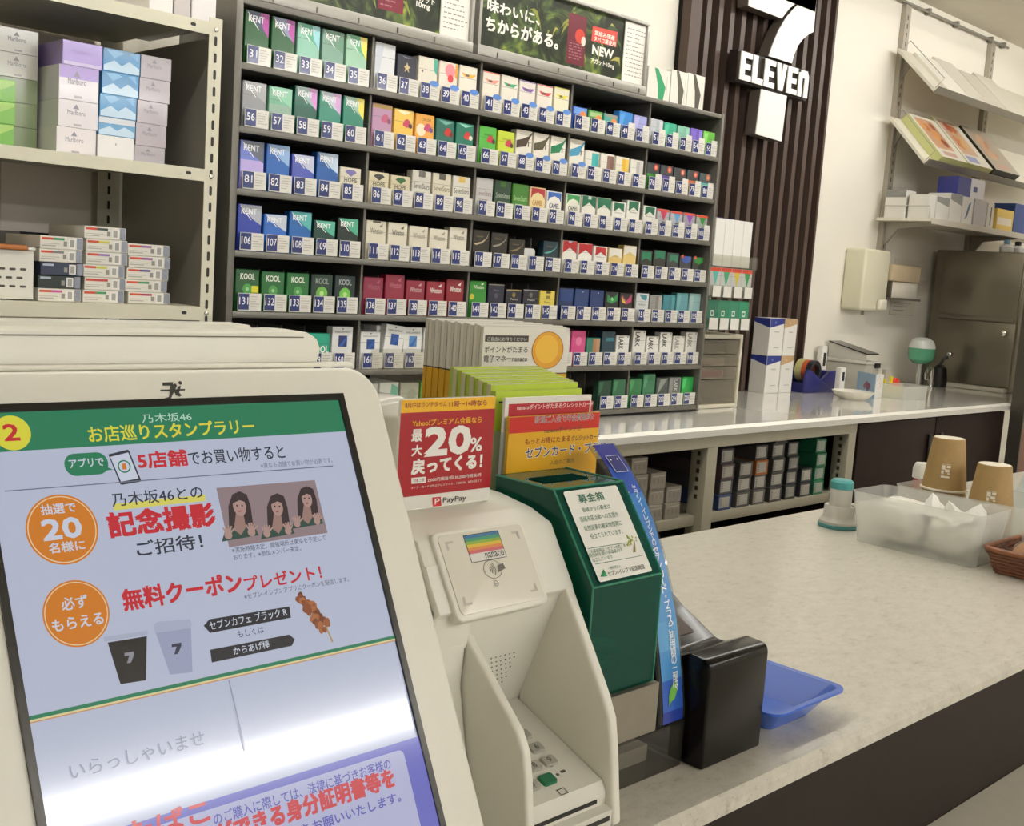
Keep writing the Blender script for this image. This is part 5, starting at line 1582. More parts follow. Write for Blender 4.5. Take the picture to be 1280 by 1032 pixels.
vtext('セブンカード・プラスご利用額の一部は、', 0.7325, tot_a - 0.046 - 10 * 0.0054 - 0.001, 0.0064, 0.0074)
vtext('セブンの森に役立てます。', 0.7215, tot_a - 0.044, 0.0084, 0.0066)
P, tv = at_arc(tot_a - 0.022)
fr_ = Frame((0.7285, P.y, P.z), (1, 0, 0), tv)
m_.poly(fr_, rrect(-0.008, -0.009, 0.008, 0.009, 0.001, 3), mat('1a2470', 0.3, coat=0.4), 0.0010)
for (a0, b0, a1, b1) in ((-0.008, 0.0084, 0.008, 0.009), (-0.008, -0.009, 0.008, -0.0084), (-0.008, -0.009, -0.0074, 0.009), (0.0074, -0.009, 0.008, 0.009)):
    m_.rect(fr_, a0, b0, a1, b1, mat('c8ccdc', 0.4), 0.0014)
for a0 in (-0.0045, 0.004):
    m_.disc(fr_, a0, 0.0045, 0.0009, WT, n=10, h=0.0014)
P, tv = at_arc(0.022)
fr_ = Frame((0.7285, P.y, P.z), (1, 0, 0), tv)
m_.poly(fr_, [(-0.006, -0.008), (-0.0055, 0.001), (-0.002, 0.007), (0.005, 0.011), (0.0055, 0.003), (0.002, -0.003), (-0.003, -0.005)], mat('6fb04a', 0.35), 0.0011)
m_.build('print', t)
# ------------------------------------------------------------------ leaflet stand behind the donation box
LX0, LX1 = 0.642, 0.747
t = thing('leaflet_stand', 'clear acrylic leaflet stand behind the donation box', 'leaflet holder', (0.70, 0.72, CT))
m_ = MB()
m_.box(LX0 - 0.006, 0.812, 0.648, 0.832, CT + .0003, CT + 0.003, CLEAR)
m_.build('base', t)
for (x0, x1, y0, y1, z1) in ((LX0 - 0.006, 0.757, 0.648, 0.6495, 1.06), (LX0 - 0.006, 0.812, 0.7305, 0.732, 1.13), (LX0 - .006, 0.812, 0.8305, 0.832, 1.17)):
    MB().box(x0, x1, y0, y1, CT + 0.003, z1, CLEAR).build('divider_plate', t)
for x, z1 in ((LX0 - 0.007, 1.12), ):
    MB().box(x - 0.0015, x - 0.0001, 0.648, 0.832, CT + .0003, z1, clear('clear_edge', 'e8ecec', 'ffffff', 0.05)).build('side_plate', t)
zB = CT + 0.0032
def leaflet(name, x0, x1, y, th, z1, base, prints, label, group, lean=0.0):
    m_ = MB()
    m_.box(x0, x1, y, y + th, zB, z1, mat(base, 0.4))
    F_ = Frame((x0, y, zB), (1, 0, 0), (0, 0, 1))
    prints(m_, F_, x1 - x0, z1 - zB)
    return m_.build(name, label=label, cat='leaflet', group=group)
def fz(py, y):
    return on(1, y, 693, py).z - zB
def front_print(m_, F_, W, H):
    z_ = lambda py: fz(py, 0.652)
    m_.rect(F_, 0.0002, 0.001, W - .0002, z_(538), mat('e0a81e', 0.35))
    m_.rect(F_, 0.0002, z_(538), W - .0002, H - .0003, mat('c8281e', 0.35))
    P = lambda st, bl, br, hp, c_, b=0: m_.ptext(F_, st, bl, br, hp, c_, b)
    P('新規ご入会で年会費無料!!', (668, 530.5), (742, 523), 9, mat('f0dcd0'), 3)
    P('新規ご入会で年会費無料!!', (668, 530.5), (742, 523), 9, mat('2a2a50'), 0)
    P('nanacoポイントが', (680, 542.5), (727, 536.5), 7, mat('2f4a3a'), 1)
    P('もっとお得にたまる', (656, 556), (712, 551), 7.5, mat('8a3a2a'), 2)
    P('クレジットカード', (714, 551.5), (749, 548), 6.5, mat('2a2f4a'), 2)
    P('セブンカード・プラス', (656, 576), (757, 560), 13, mat('ece8e0'), 7)
    P('セブンカード・プラス', (656, 576), (757, 560), 13, mat('2a3560'), 2)
    P('入会のご案内', (687, 582), (717, 577), 6, mat('5a5040'), 0)
leaflet('leaflet', LX0, 0.753, 0.652, 0.003, on(1, 0.652, 693, 518).z, 'd9a825', front_print, 'yellow leaflet with a red top band at the front of the clear stand', 'credit-card leaflets in the clear stand')
def second_print(m_, F_, W, H):
    z_ = lambda py: fz(py, 0.658)
    m_.rect(F_, 0.004, 0.01, W - .002, H - .005, mat('b0202c', 0.35))
    m_.ptext(F_, 'nanacoポイントがたまるクレジットカード', (646, 512.5), (741, 507.5), 6.5, mat('e8d8d0'), 1)
leaflet('leaflet', LX0, LX1, 0.658, 0.003, on(1, 0.658, 693, 495).z, 'e2ddd4', second_print, 'white-edged leaflet with a dark red band behind the yellow one', 'credit-card leaflets in the clear stand')
leaflet('leaflet', 0.748, 0.7565, 0.664, 0.003, on(1, 0.664, 759, 500).z, 'b8322c', lambda m_, F_, W, H: m_.text(F_, '11', W * .2, H - .03, W * .8, H - .022, mat('e8d8d0')), 'narrow red leaflet edge sticking out beside the yellow leaflet', 'credit-card leaflets in the clear stand')
for k in range(11):
    y = 0.670 + k * 0.0054
    z1 = on(1, 0.668, 693, 487).z + (0.004 if k > 0 else 0) + 0.001 * k
    def gp(m_, F_, W, H):
        m_.rect(F_, .0003, H - .035, W - .0003, H - .0003, mat('b3c838', 0.4))
        m_.rect(F_, .004, H - .010, .026, H - .0085, mat('3a3a30'))
    m_ = MB()
    leaflet('leaflet', LX0 + (0 if k == 0 else -.001 * (k % 2)), LX1, y, 0.0044, z1, ('a9b84a', 'b9b592')[k % 2], gp, 'lime green leaflet %s behind the red-banded ones' % ('first', 'second', 'third', 'fourth', 'fifth', 'sixth', 'seventh', 'eighth', 'ninth', 'tenth', 'eleventh')[k], 'lime green leaflets in the clear stand')
NX0, NX1 = on(1, 0.745, 603, 440).x, on(1, 0.745, 710, 440).x
for k in range(18):
    y = 0.745 + k * 0.0045
    z1 = on(1, 0.745, 656, 409).z + (k % 3) * 0.0008
    zs = on(1, 0.745, 600, 467.5).z
    m_ = MB()
    th = 0.0038
    m_.box(NX0 - .0006 * (k % 2), NX1, y, y + th, zB, zs - 0.0012, mat('d8a420', 0.45))
    m_.box(NX0 - .0006 * (k % 2), NX1, y, y + th, zs - 0.0012, zs, mat('3a3a34', 0.45))
    m_.box(NX0 - .0006 * (k % 2), NX1, y, y + th, zs, z1, mat('ddd9ce' if k % 2 == 0 else 'c9c5ba', 0.45))
    F_ = Frame((NX0, y, 0), (1, 0, 0), (0, 0, 1))
    if k == 0:
        a, b = F_.uv(606, 428), F_.uv(660, 419)
        m_.rect(F_, F_.uv(606, 424)[0], F_.uv(632, 427)[1], F_.uv(660.5, 424)[0], F_.uv(632, 419)[1], mat('3f3a36'))
        m_.ptext(F_, 'ご自由にお持ちください', (609, 426), (658, 426), 5, mat('d8d4c8'))
        m_.ptext(F_, 'ポイントがたまる', (605, 441), (659, 440), 8, mat('33302c'), 1)
        m_.ptext(F_, '電子マネーnanaco', (604, 452.5), (658.5, 452), 8, mat('33302c'), 1)
        U, V = F_.uv(684.5, 437.5)
        ru = abs(F_.uv(704, 437.5)[0] - U)
        rv = abs(F_.uv(684.5, 414)[1] - V)
        m_.disc(F_, U, V, ru, mat('a8641e'), rv, n=48)
        m_.disc(F_, U, V, ru * .95, mat('e0a02a'), rv * .96, n=48)
        m_.disc(F_, U - ru * .05, V + rv * .05, ru * .72, mat('eab83a'), rv * .75, n=40)
    m_.build('leaflet', label='white and yellow leaflet, %s' % ('at the front of its row, with an orange oval' if k == 0 else ('second', 'third', 'fourth', 'fifth', 'sixth', 'seventh', 'eighth', 'ninth', 'tenth', 'eleventh', 'twelfth', 'thirteenth', 'fourteenth', 'fifteenth', 'sixteenth', 'seventeenth', 'last')[k - 1] + ' in the row behind the orange oval'), cat='leaflet', group='white and yellow leaflets in the clear stand')

# ------------------------------------------------------------------ black holder and blue coin tray
t = thing('receipt_stand', 'glossy black plastic stand with a sloped top beside the donation box', 'stand', (0.79, 0.58, CT))
BK = mat('0b0807', 0.22, coat=0.08, spec=0.3)
pr = [(0.508, CT), (0.508, 0.941), (0.5095, 0.9455), (0.5135, 0.948), (0.530, 0.949), (0.540, 0.944), (0.553, 0.9375), (0.562, 0.938), (0.60, 0.957), (0.645, 0.985), (0.652, 0.985), (0.655, 0.982), (0.655, CT)]
MB().prism(pr, 'x', 0.7475, 0.832, BK, 0.0022, 3).build('body', t)
wf = Frame((0, 0.562, 0.938), (1, 0, 0), Vector((0, 0.038, 0.019)).normalized())
m_ = MB()
m_.poly(wf, rrect(0.753, 0.012, 0.812, 0.046, 0.002, 3), mat('3a2620', 0.25, coat=0.1), 0.0004)  # reddish reflection put in as a flat brown patch on the slope
m_.build('painted_reflection', t, label='brown glossy window')
t = None
m_ = MB()
TB = mat('2f62c8', 0.28, coat=0.35)
loops = []
def loop(x0, x1, y0, y1, z, r):
    return [Vector((u, v, z)) for u, v in rrect(x0, y0, x1, y1, r, 6)]
X0, X1, Y0_, Y1_ = 0.842, 0.966, 0.500, 0.655
L_ = [loop(X0 + .026, X1 - .030, Y0_ + .022, Y1_ - .022, CT + .0003, .008), loop(X0 + .006, X1 - .009, Y0_ + .006, Y1_ - .006, 0.8795, .012), loop(X0, X1, Y0_, Y1_, 0.8795, .015), loop(X0, X1, Y0_, Y1_, 0.882, .015), loop(X0 + .005, X1 - .007, Y0_ + .005, Y1_ - .005, 0.882, .012), loop(X0 + .028, X1 - .032, Y0_ + .026, Y1_ - .026, 0.858, .007)]
n = len(L_[0])
vv = [v for l in L_ for v in l]
ff = [tuple(reversed(range(n)))]
for k in range(5):
    for i in range(n):
        j = (i + 1) % n
        ff.append((k * n + i, k * n + j, (k + 1) * n + j, (k + 1) * n + i))
ff.append(tuple(range(5 * n, 6 * n)))
m_.add(vv, ff, TB)
m_.build('coin_tray', label='shallow blue plastic coin tray beside the black stand', cat='tray')

# ------------------------------------------------------------------ farther along the nearer counter
t = thing('stamp_dispenser', 'white round countertop dispenser with a teal cap and teal foot', 'dispenser', (1.742, 0.955, CT))
MB().lathe([(0.0335, 0.0), (0.034, 0.002), (0.034, 0.006), (0.0325, 0.007)], (1.742, 0.955, CT + .0002), mat('4f8f90', 0.35), 40).build('foot', t)
MB().lathe([(0.0325, 0.0072), (0.0325, 0.011), (0.028, 0.016), (0.0265, 0.020), (0.0255, 0.036), (0.024, 0.038), (0.022, 0.036)], (1.742, 0.955, CT), mat('c9c6bc', 0.3), 40).build('base', t)
MB().lathe([(0.0185, 0.030), (0.0185, 0.066)], (1.742, 0.955, CT), mat('d0cdc4', 0.35), 40).build('bottle', t)
MB().lathe([(0.0192, 0.0662), (0.0192, 0.078), (0.016, 0.0815), (0, 0.082)], (1.742, 0.955, CT), mat('4fa0a0', 0.35), 40).build('cap', t)

def bin_(name, x0, x1, y0, y1, h, flare, label):
    t = thing(name, label, 'bin', ((x0 + x1) / 2, (y0 + y1) / 2, CT))
    z0 = CT + .0003
    A_ = loop(x0, x1, y0, y1, z0, .014)
    B_ = loop(x0 - flare, x1 + flare, y0 - flare, y1 + flare, z0 + h, .016)
    C_ = loop(x0 - flare + .002, x1 + flare - .002, y0 - flare + .002, y1 + flare - .002, z0 + h, .015)
    D_ = loop(x0 + .002, x1 - .002, y0 + .002, y1 - .002, z0 + .002, .012)
    n = len(A_)
    fs = [tuple(reversed(range(n)))]
    for k in range(3):
        for i in range(n):
            j = (i + 1) % n
            fs.append((k * n + i, k * n + j, (k + 1) * n + j, (k + 1) * n + i))
    fs.append(tuple(range(3 * n, 4 * n)))
    MB().add(A_ + B_ + C_ + D_, fs, FROST).build('shell', t)
    return t
b1 = bin_('plastic_bin', 1.668, 1.765, 0.688, 0.884, 0.082, 0.010, 'frosted plastic bin full of white bags and tissues on the nearer counter')
m_ = MB().box(1.654, 1.6562, 0.700, 0.712, 0.905, 0.917, mat('a8a69c', 0.4))
b2 = bin_('plastic_bin', 1.800, 1.945, 0.665, 0.878, 0.082, 0.010, 'frosted plastic bin holding paper cups behind the bag-filled bin')
# soft white bags inside the first bin
def crumple(name, c, sx, sy, sz, seed, mt, label, cat, group=None, rough_=0.18):
    b = bmesh.new()
    bmesh.ops.create_icosphere(b, subdivisions=4, radius=1)
    rn_ = random.Random(seed)
    ax_ = [(Vector((rn_.uniform(-1, 1), rn_.uniform(-1, 1), rn_.uniform(-1, 1))).normalized(), rn_.uniform(3, 9), rn_.uniform(0, 6)) for _ in range(9)]
    for v in b.verts:
        q_ = v.co.copy()
        e = 0.6
        q_ = Vector([math.copysign(abs(k) ** e, k) for k in q_])
        d = sum(abs(math.sin(a.dot(v.co) * f + p)) for a, f, p in ax_) / 9 - 0.5
        q_ *= 1 + d * rough_ * 2
        v.co = Vector((c[0] + q_.x * sx, c[1] + q_.y * sy, c[2] + q_.z * sz))
    return MB().bm(b, mt).build(name, label=label, cat=cat, group=group)
BAG = mat('e6e3da', 0.5, bump=0.3, nscale=90)
crumple('plastic_bag', (1.716, 0.825, 0.896), 0.036, 0.042, 0.032, 3, BAG, 'folded white plastic bag bundle filling one half of the frosted bin', 'bag')
crumple('plastic_bag', (1.716, 0.737, 0.893), 0.036, 0.036, 0.030, 9, BAG, 'white plastic bag bundle under the upright tissue packs in the bin', 'bag')
TIS = mat('e9e7e0', 0.55, bump=0.2, nscale=120)
for k, (x, y, a, hh, w_, ox, oy) in enumerate(((1.704, 0.770, 0.5, .032, .020, .004, .006), (1.712, 0.742, -0.3, .026, .017, -.006, .004), (1.698, 0.714, 0.8, .030, .018, .003, -.006), (1.730, 0.716, 0.2, .026, .016, -.004, -.004))):
    m_ = MB()
    z0 = 0.918
    vs_, fs = [], []
    rn_ = random.Random(k + 20)
    n_ = 9
    for r_ in range(5):
        f = r_ / 5
        for i in range(n_):
            an = 2 * math.pi * i / n_ + a
            rr = w_ * (1 - f) ** 0.8 * (1 + rn_.uniform(-.22, .22))
            vs_.append((x + ox * f * 2 + rr * math.cos(an), y + oy * f * 2 + rr * 1.2 * math.sin(an), z0 + hh * f))
    vs_.append((x + ox * 2, y + oy * 2, z0 + hh))
    for r_ in range(4):
        for i in range(n_):
            j = (i + 1) % n_
            fs.append((r_ * n_ + i, r_ * n_ + j, (r_ + 1) * n_ + j, (r_ + 1) * n_ + i))
    fs += [(4 * n_ + i, 4 * n_ + (i + 1) % n_, 5 * n_) for i in range(n_)]
    fs.append(tuple(reversed(range(n_))))
    m_.add(vs_, fs, TIS)
    m_.build('tissue_pack', label='white pointed tissue pack poking out of the bin, %s' % ('tallest, over the bundle join', 'second, leaning inward', 'third, at the rim', 'fourth, deepest in the bin')[k], cat='tissue', group='white tissue packs in the frosted bin')
# upside-down paper cups
FROSTX = 0
CUP = mat('a88a58', 0.65, noise=0.04, nscale=120)
CRM = mat('e0d8c4', 0.55)
def paper_cup(cx, cy, ztop, h, rt, rb, n_st, label):
    t = thing('paper_cup', label, 'cup', (cx, cy, ztop - h), 0, 'upside-down paper cups in the second bin')
    m_ = MB()
    m_.lathe([(rb, 0.004), (rt, h - 0.001), (rt - .001, h), (rt - 0.002, h), (rt - 0.0022, h - 0.0008)], (cx, cy, ztop - h), CUP, 40)
    # logo block printed on the side facing the room
    dx, dy = -cx, -cy
    l = math.hypot(dx, dy); dx, dy = dx / l, dy / l
    tv = Vector(((rt - rb) * dx, (rt - rb) * dy, h)).normalized()
    Fc = Frame((cx + dx * (rb + (rt - rb) * .36), cy + dy * (rb + (rt - rb) * .36), ztop - h + h * .36), (-dy, dx, 0), tv)
    pc = mat('e2dccb', 0.6)
    for (u0, v0, u1, v1) in ((-.007, .006, -.001, .0135), (.001, .009, .007, .0135), (-.007, -.001, -.003, .0045), (-.001, .002, .006, .007), (.003, -.001, .007, .001), (-.007, -.0075, .007, -.0045), (-.007, -.004, -.002, -.0025), (-.007, .015, .007, .0155)):
        m_.rect(Fc, u0, v0, u1, v1, pc, 0.0006)
    m_.build('wall', t)
    MB().lathe([(rt - 0.0016, h - 0.0004), (rt - 0.0016, h + 0.0003)], (cx, cy, ztop - h), CRM, 40).build('base_disc', t)
    MB().tube([(cx + (rb + .0006) * math.cos(a), cy + (rb + .0006) * math.sin(a), ztop - h + .0022) for a in [2 * math.pi * k / 40 for k in range(40)]], 0.0021, CRM, 8, True).build('rim', t)
    return t
def cup_pile(cx, cy, ztop, h, rt, rb, label, under):
    paper_cup(cx, cy, ztop, h, rt, rb, 0, label)
    z = ztop - h
    k = 0
    names = ('first', 'second', 'third', 'fourth', 'fifth', 'sixth', 'seventh')
    while z - 0.0105 > CT + 0.003 and k < 7:
        z -= 0.0105
        t2 = thing('paper_cup', 'brown paper cup nested %s below the %s' % (names[k], under), 'cup', (cx, cy, z), 0, 'upside-down paper cups in the second bin')
        MB().lathe([(rb + .0002, 0.0045), (rb - .0016, 0.0095)], (cx, cy, z), CUP, 32).build('wall', t2)
        MB().tube([(cx + rb * math.cos(a), cy + rb * math.sin(a), z + .0022) for a in [2 * math.pi * q / 32 for q in range(32)]], 0.0021, CRM, 8, True).build('rim', t2)
        k += 1
cup_pile(1.8766, 0.8394, 1.019, 0.089, 0.026, 0.0364, 'taller-standing upside-down brown paper cup next to the white-capped bottle', 'taller-standing cup')
cup_pile(1.860, 0.751, 0.9896, 0.0865, 0.0265, 0.0372, 'lower upside-down brown paper cup nearest the bread basket', 'lower cup')

# white-capped bottle and blue-printed packet in the second bin
t = thing('sauce_bottle', 'small red bottle with a white cap behind the paper cups', 'bottle', (1.985, 0.93, CT))
MB().lathe([(0.017, 0), (0.018, 0.004), (0.018, 0.055), (0.014, 0.068)], (1.985, 0.93, CT + .0002), mat('a83228', 0.3), 28).build('bottle_body', t)
MB().lathe([(0.0145, 0.0683), (0.018, 0.070), (0.018, 0.088), (0.014, 0.097), (0, 0.099)], (1.985, 0.93, CT), mat('e0ddd4', 0.35), 28).build('cap', t)
m_ = MB()
m_.add([(2.02, 0.70, CT + .001), (2.02, 0.80, CT + .001), (2.024, 0.80, CT + .001), (2.024, 0.70, CT + .001), (2.05, 0.66, 1.0), (2.05, 0.765, 0.985), (2.055, 0.765, 0.985), (2.055, 0.66, 1.0)],
       [(3, 2, 1, 0), (4, 5, 6, 7), (0, 1, 5, 4), (1, 2, 6, 5), (2, 3, 7, 6), (3, 0, 4, 7)], mat('cdd6d4', 0.3, coat=0.3))
F_ = Frame((2.05, 0.765, 0.985), (0.02, -1, 0.14), (0.26, 0.2, 1))
m_.rect(F_, 0.004, -0.030, 0.10, -0.004, mat('5a9cc8', 0.35), 0.006)
m_.rect(F_, 0.02, -0.085, 0.10, -0.055, mat('c8cc6a', 0.35), 0.006)
m_.build('snack_packet', label='pale packet printed with a blue and yellow band standing behind the lower cup', cat='packet')
# woven bread basket
t = thing('bread_basket', 'small brown woven basket holding wrapped buns at the counter edge', 'basket', (1.76, 0.585, CT))
WK = mat('7a4a32', 0.55, noise=0.25, nscale=90)
bx0, bx1, by0, by1 = 1.672, 1.85, 0.50, 0.662
m_ = MB()
m_.box(bx0 + .004, bx1 - .004, by0 + .004, by1 - .004, CT + .0003, CT + 0.004, WK)
for r_ in range(6):
    z = CT + 0.0045 + r_ * 0.0052
    f = r_ * 0.0019
    pts = [Vector((u, v, z)) for u, v in rrect(bx0 - f, by0 - f, bx1 + f, by1 + f, 0.018, 5)]
    den = []
    n = len(pts)
    for i in range(n):
        a, b = pts[i], pts[(i + 1) % n]
        k = max(1, int((b - a).length / 0.006))
        for j in range(k):
            den.append(a.lerp(b, j / k))
    cx, cy = (bx0 + bx1) / 2, (by0 + by1) / 2
    wob = []
    for i, p in enumerate(den):
        d = Vector((p.x - cx, p.y - cy, 0)).normalized()
        wob.append(p + d * (0.0018 if (i // 2 + r_) % 2 else -0.0012))
    m_.tube(wob, 0.0027, WK, 5, True)
m_.build('woven_wall', t)
f = 0.0125
rim = [Vector((u, v, CT + 0.037)) for u, v in rrect(bx0 - f, by0 - f, bx1 + f, by1 + f, 0.02, 6)]
MB().tube(rim, 0.0042, mat('8a5638', 0.5, noise=0.2, nscale=80), 8, True).build('rim', t)
CELLO = clear('cellophane', 'f6f4ee', 'ffffff', 0.10, 0.06)
BREAD = mat('b07a44', 0.55, noise=0.2, nscale=25)
for k, (x, y, z, lab) in enumerate(((1.716, 0.618, 0.884, 'wrapped brown bun at the basket corner by the bag bin'), (1.718, 0.545, 0.884, 'wrapped brown bun behind the corner bun in the basket'), (1.795, 0.605, 0.886, 'wrapped brown bun deeper in the basket, toward the cups'), (1.742, 0.588, 0.928, 'wrapped brown bun resting on top of the others'))):
    t = thing('wrapped_bun', lab, 'bread', (x, y, z - 0.022), 0, 'wrapped buns in the woven basket')
    m_ = MB()
    m_.lathe([(0, -.021), (.022, -.019), (.032, -.008), (.031, .006), (.022, .016), (.010, .020), (0, .021)], (x, y, z), BREAD, 28)
    m_.build('bun', t)
    b = bmesh.new()
    bmesh.ops.create_icosphere(b, subdivisions=3, radius=1)
    rn_ = random.Random(k)
    for v in b.verts:
        c_ = v.co.copy()
        r_ = 1 + rn_.uniform(-.05, .07)
        v.co = Vector((x + c_.x * .0345 * r_, y + c_.y * .0345 * r_, z + max(c_.z, -.93) * .0235 * r_))
    MB().bm(b, CELLO).build('wrapper', t)
    m_ = MB()
    for a in (2.3, 5.4):
        ca, sa = math.cos(a + k), math.sin(a + k)
        pts = []
        for q_ in range(5):
            w_ = (q_ - 2) * .009
            pts.append(Vector((x + ca * (.048 + .003 * (q_ % 2)) - sa * w_, y + sa * (.048 + .003 * (q_ % 2)) + ca * w_, z + .012 + .004 * (q_ % 2))))
        base = [Vector((x + ca * .032 - sa * (q_ - 2) * .004, y + sa * .032 + ca * (q_ - 2) * .004, z + .004)) for q_ in range(5)]
        for q_ in range(4):
            m_.add([base[q_], base[q_ + 1], pts[q_ + 1], pts[q_]], [(0, 1, 2, 3)], CELLO)
    m_.build('wrapper_end', t)

# ------------------------------------------------------------------ cartons in the shelf cabinet
def end_carton(x0, x1, y, z, h, base, labels, desc, grp, plain=False, depth=0.28):
    m_ = MB().box(x0, x1, y, y + depth, z, z + h - .0008, mat(base, 0.45), 0.0008, 1)
    F_ = Frame((x0, y, z), (1, 0, 0), (0, 0, 1))
    W = x1 - x0
    if plain:
        for q_ in range(3):
            m_.rect(F_, W * (.15 + .28 * q_), h * .3, W * (.28 + .28 * q_), h * .62, mat('7f776c', 0.5))
        m_.rect(F_, W * .1, h * .74, W * .9, h * .80, mat('b0a89c', 0.5))
    else:
        m_.rect(F_, W * .06, h * .16, W * .84, h * .86, mat(labels, 0.4))
        for q_ in range(7):
            m_.rect(F_, W * .10, h * (.22 + .085 * q_), W * .24, h * (.26 + .085 * q_), mat('55524c', 0.5))
        m_.rect(F_, W * .32, h * .22, W * .78, h * .34, mat('a29e94', 0.5))
    m_.build('cigarette_carton', label=desc, cat='carton', group=grp)
GC = 'cigarette cartons in the cabinet under the rear counter'
ZC = 0.6122
YCF = 1.835
def ccol(x0, x1, n, nm, base, lab='a7a398', plain=False, y=YCF, h=0.0445, bases=None):
    for k in range(n):
        bs = (bases or [base] * n)[k]
        pos = ['lowest', 'second from the bottom', 'third from the bottom', 'fourth from the bottom', 'fifth from the bottom'][k]
        if k == n - 1 and n > 1: pos = 'topmost'
        jit = 0.003 * ((k * 5) % 3 - 1)
        end_carton(x0 + jit, x1 + jit, y + (k % 2) * .004, ZC + k * h, h, bs, lab, '%s carton in the %s' % (pos, nm), GC, plain)
ccol(2.268, 2.333, 4, 'pale column partly behind the banner strip', '8a8274', plain=True)
ccol(2.345, 2.408, 3, 'three-high pale column of the near cabinet bay', '8c8477', plain=True)
ccol(2.420, 2.484, 2, 'two-high pale column of the near cabinet bay', '8c8477', plain=True)
ccol(2.664, 2.726, 4, 'column beside the cabinet post', '4a4850', bases=['33456e', '4a4a4e', '5a4a4a', '4a4448'])
ccol(2.752, 2.818, 3, 'three-high column after the post column', '4a4844')
ccol(2.836, 2.898, 4, 'column with one orange carton', '4a4640', bases=['5a5650', '4c4844', 'a0602c', '44413c'])
ccol(2.924, 2.990, 5, 'five-high column in the far cabinet bay', '3f3d3a')
ccol(3.010, 3.068, 4, 'dark column after the five-high column', '2c2f30', '8f8c84')
ccol(3.094, 3.156, 2, 'two-high column near the green cartons', '34363a')
ccol(3.172, 3.232, 4, 'green column at the cabinet end', '1f6a48', '98a294')
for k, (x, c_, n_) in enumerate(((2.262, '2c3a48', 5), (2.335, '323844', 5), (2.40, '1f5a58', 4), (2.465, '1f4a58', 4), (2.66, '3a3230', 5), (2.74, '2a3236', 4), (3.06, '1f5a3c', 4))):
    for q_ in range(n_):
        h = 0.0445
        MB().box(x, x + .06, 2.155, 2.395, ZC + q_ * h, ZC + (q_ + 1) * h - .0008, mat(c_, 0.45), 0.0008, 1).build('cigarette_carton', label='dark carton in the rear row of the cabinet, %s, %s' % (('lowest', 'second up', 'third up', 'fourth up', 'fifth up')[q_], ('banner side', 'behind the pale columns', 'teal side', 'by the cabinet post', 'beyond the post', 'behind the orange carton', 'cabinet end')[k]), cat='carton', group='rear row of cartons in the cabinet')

# ------------------------------------------------------------------ things on the rear counter
ZR = 0.8652
def tallbox(x0, x1, y0, y1, z, h, top, label):
    m_ = MB().box(x0, x1, y0, y1, z, z + h - .0006, mat('dcd9d2', 0.4), 0.001, 1)
    A_ = Frame((x0, y0, z), (1, 0, 0), (0, 0, 1))
    B_ = Frame((x0, y1, z), (0, -1, 0), (0, 0, 1))
    C_ = mat(top, 0.4)
    W, D = x1 - x0, y1 - y0
    m_.poly(A_, [(.0006, h * .74), (W - .0006, h * .86), (W - .0006, h - .0012), (.0006, h - .0012)], C_)
    m_.poly(B_, [(.0006, h * .88), (D - .0006, h * .74), (D - .0006, h - .0012), (.0006, h - .0012)], C_)
    m_.rect(A_, W * .35, h * .62, W * .68, h * .65, mat('b0aaa4'))
    m_.rect(A_, W * .35, h * .20, W * .75, h * .215, mat('8f9098'))
    m_.disc(A_, W * .38, h * .885, .005, mat('6a80c0' if top != 'b9986e' else 'c8b090'), n=12)
    m_.build('tall_carton', label=label, cat='carton', group='tall white cartons on the rear counter')
for q_, hh in ((0, .140), (1, .137)):
    z = ZR + .140 * q_
    w_ = ('lower', 'upper')[q_]
    tallbox(3.570, 3.662, 2.308, 2.378, z, hh, '2f3a86', '%s white carton with a navy chevron on the rear counter' % w_)
    tallbox(3.6655, 3.748, 2.306, 2.378, z, hh, 'b9986e', '%s white carton with a tan chevron on the rear counter' % w_)
# tape dispenser
t = thing('tape_dispenser', 'navy tape dispenser loaded with coloured tape rolls on the rear counter', 'tape dispenser', (3.90, 2.31, ZR))
NB = mat('26286c', 0.35)
pf = [(3.785, ZR), (3.783, .935), (3.80, .955), (3.84, .945), (3.875, .925), (3.905, .915), (3.955, .945), (4.005, .948), (4.01, .94), (4.01, ZR)]
MB().prism(pf, 'y', 2.27, 2.282, NB, 0.003).build('side_wall', t)
MB().prism(pf, 'y', 2.353, 2.365, NB, 0.003).build('side_wall', t)
MB().box(3.79, 4.005, 2.2822, 2.3528, ZR, .90, NB).build('weight_block', t)
def ringroll(y0, y1, r0, r1, c_, nm):
    m_ = MB()
    n = 36
    vs_, fs = [], []
    for i in range(n):
        a = 2 * math.pi * i / n
        for r_, y in ((r0, y0), (r0, y1), (r1, y1), (r1, y0)):
            vs_.append((3.872 + r_ * math.cos(a), y, .945 + r_ * math.sin(a)))
    for i in range(n):
        j = (i + 1) % n
        for k in range(4):
            l = (k + 1) % 4
            fs.append((i * 4 + k, i * 4 + l, j * 4 + l, j * 4 + k))
    m_.add(vs_, fs, mat(c_, 0.35))
    m_.build('tape_roll', t, label=nm)
ringroll(2.283, 2.302, .027, .042, '2a2c34', 'dark tape roll')
ringroll(2.304, 2.322, .027, .043, 'c8603a', 'orange tape roll')
ringroll(2.324, 2.350, .027, .045, 'd2cc8a', 'pale yellow tape roll')
MB().box(3.985, 4.008, 2.284, 2.351, .902, .945, mat('3a3c7c', 0.3)).build('cutter', t)
def handset(x, y, z, h, w_, label):
    t = thing('handset', label, 'device', (x, y, z))
    MB().box(x - w_ / 2, x + w_ / 2, y - .012, y + .012, z, z + h, mat('dedbd4', 0.3), 0.004, 3).build('case', t)
    MB().box(x - w_ * .22, x + w_ * .22, y - .0128, y - .0121, z + h * .52, z + h * .84, mat('2a2a2c', 0.2)).build('display', t)
P = on(1, 2.41, 1025, 470)
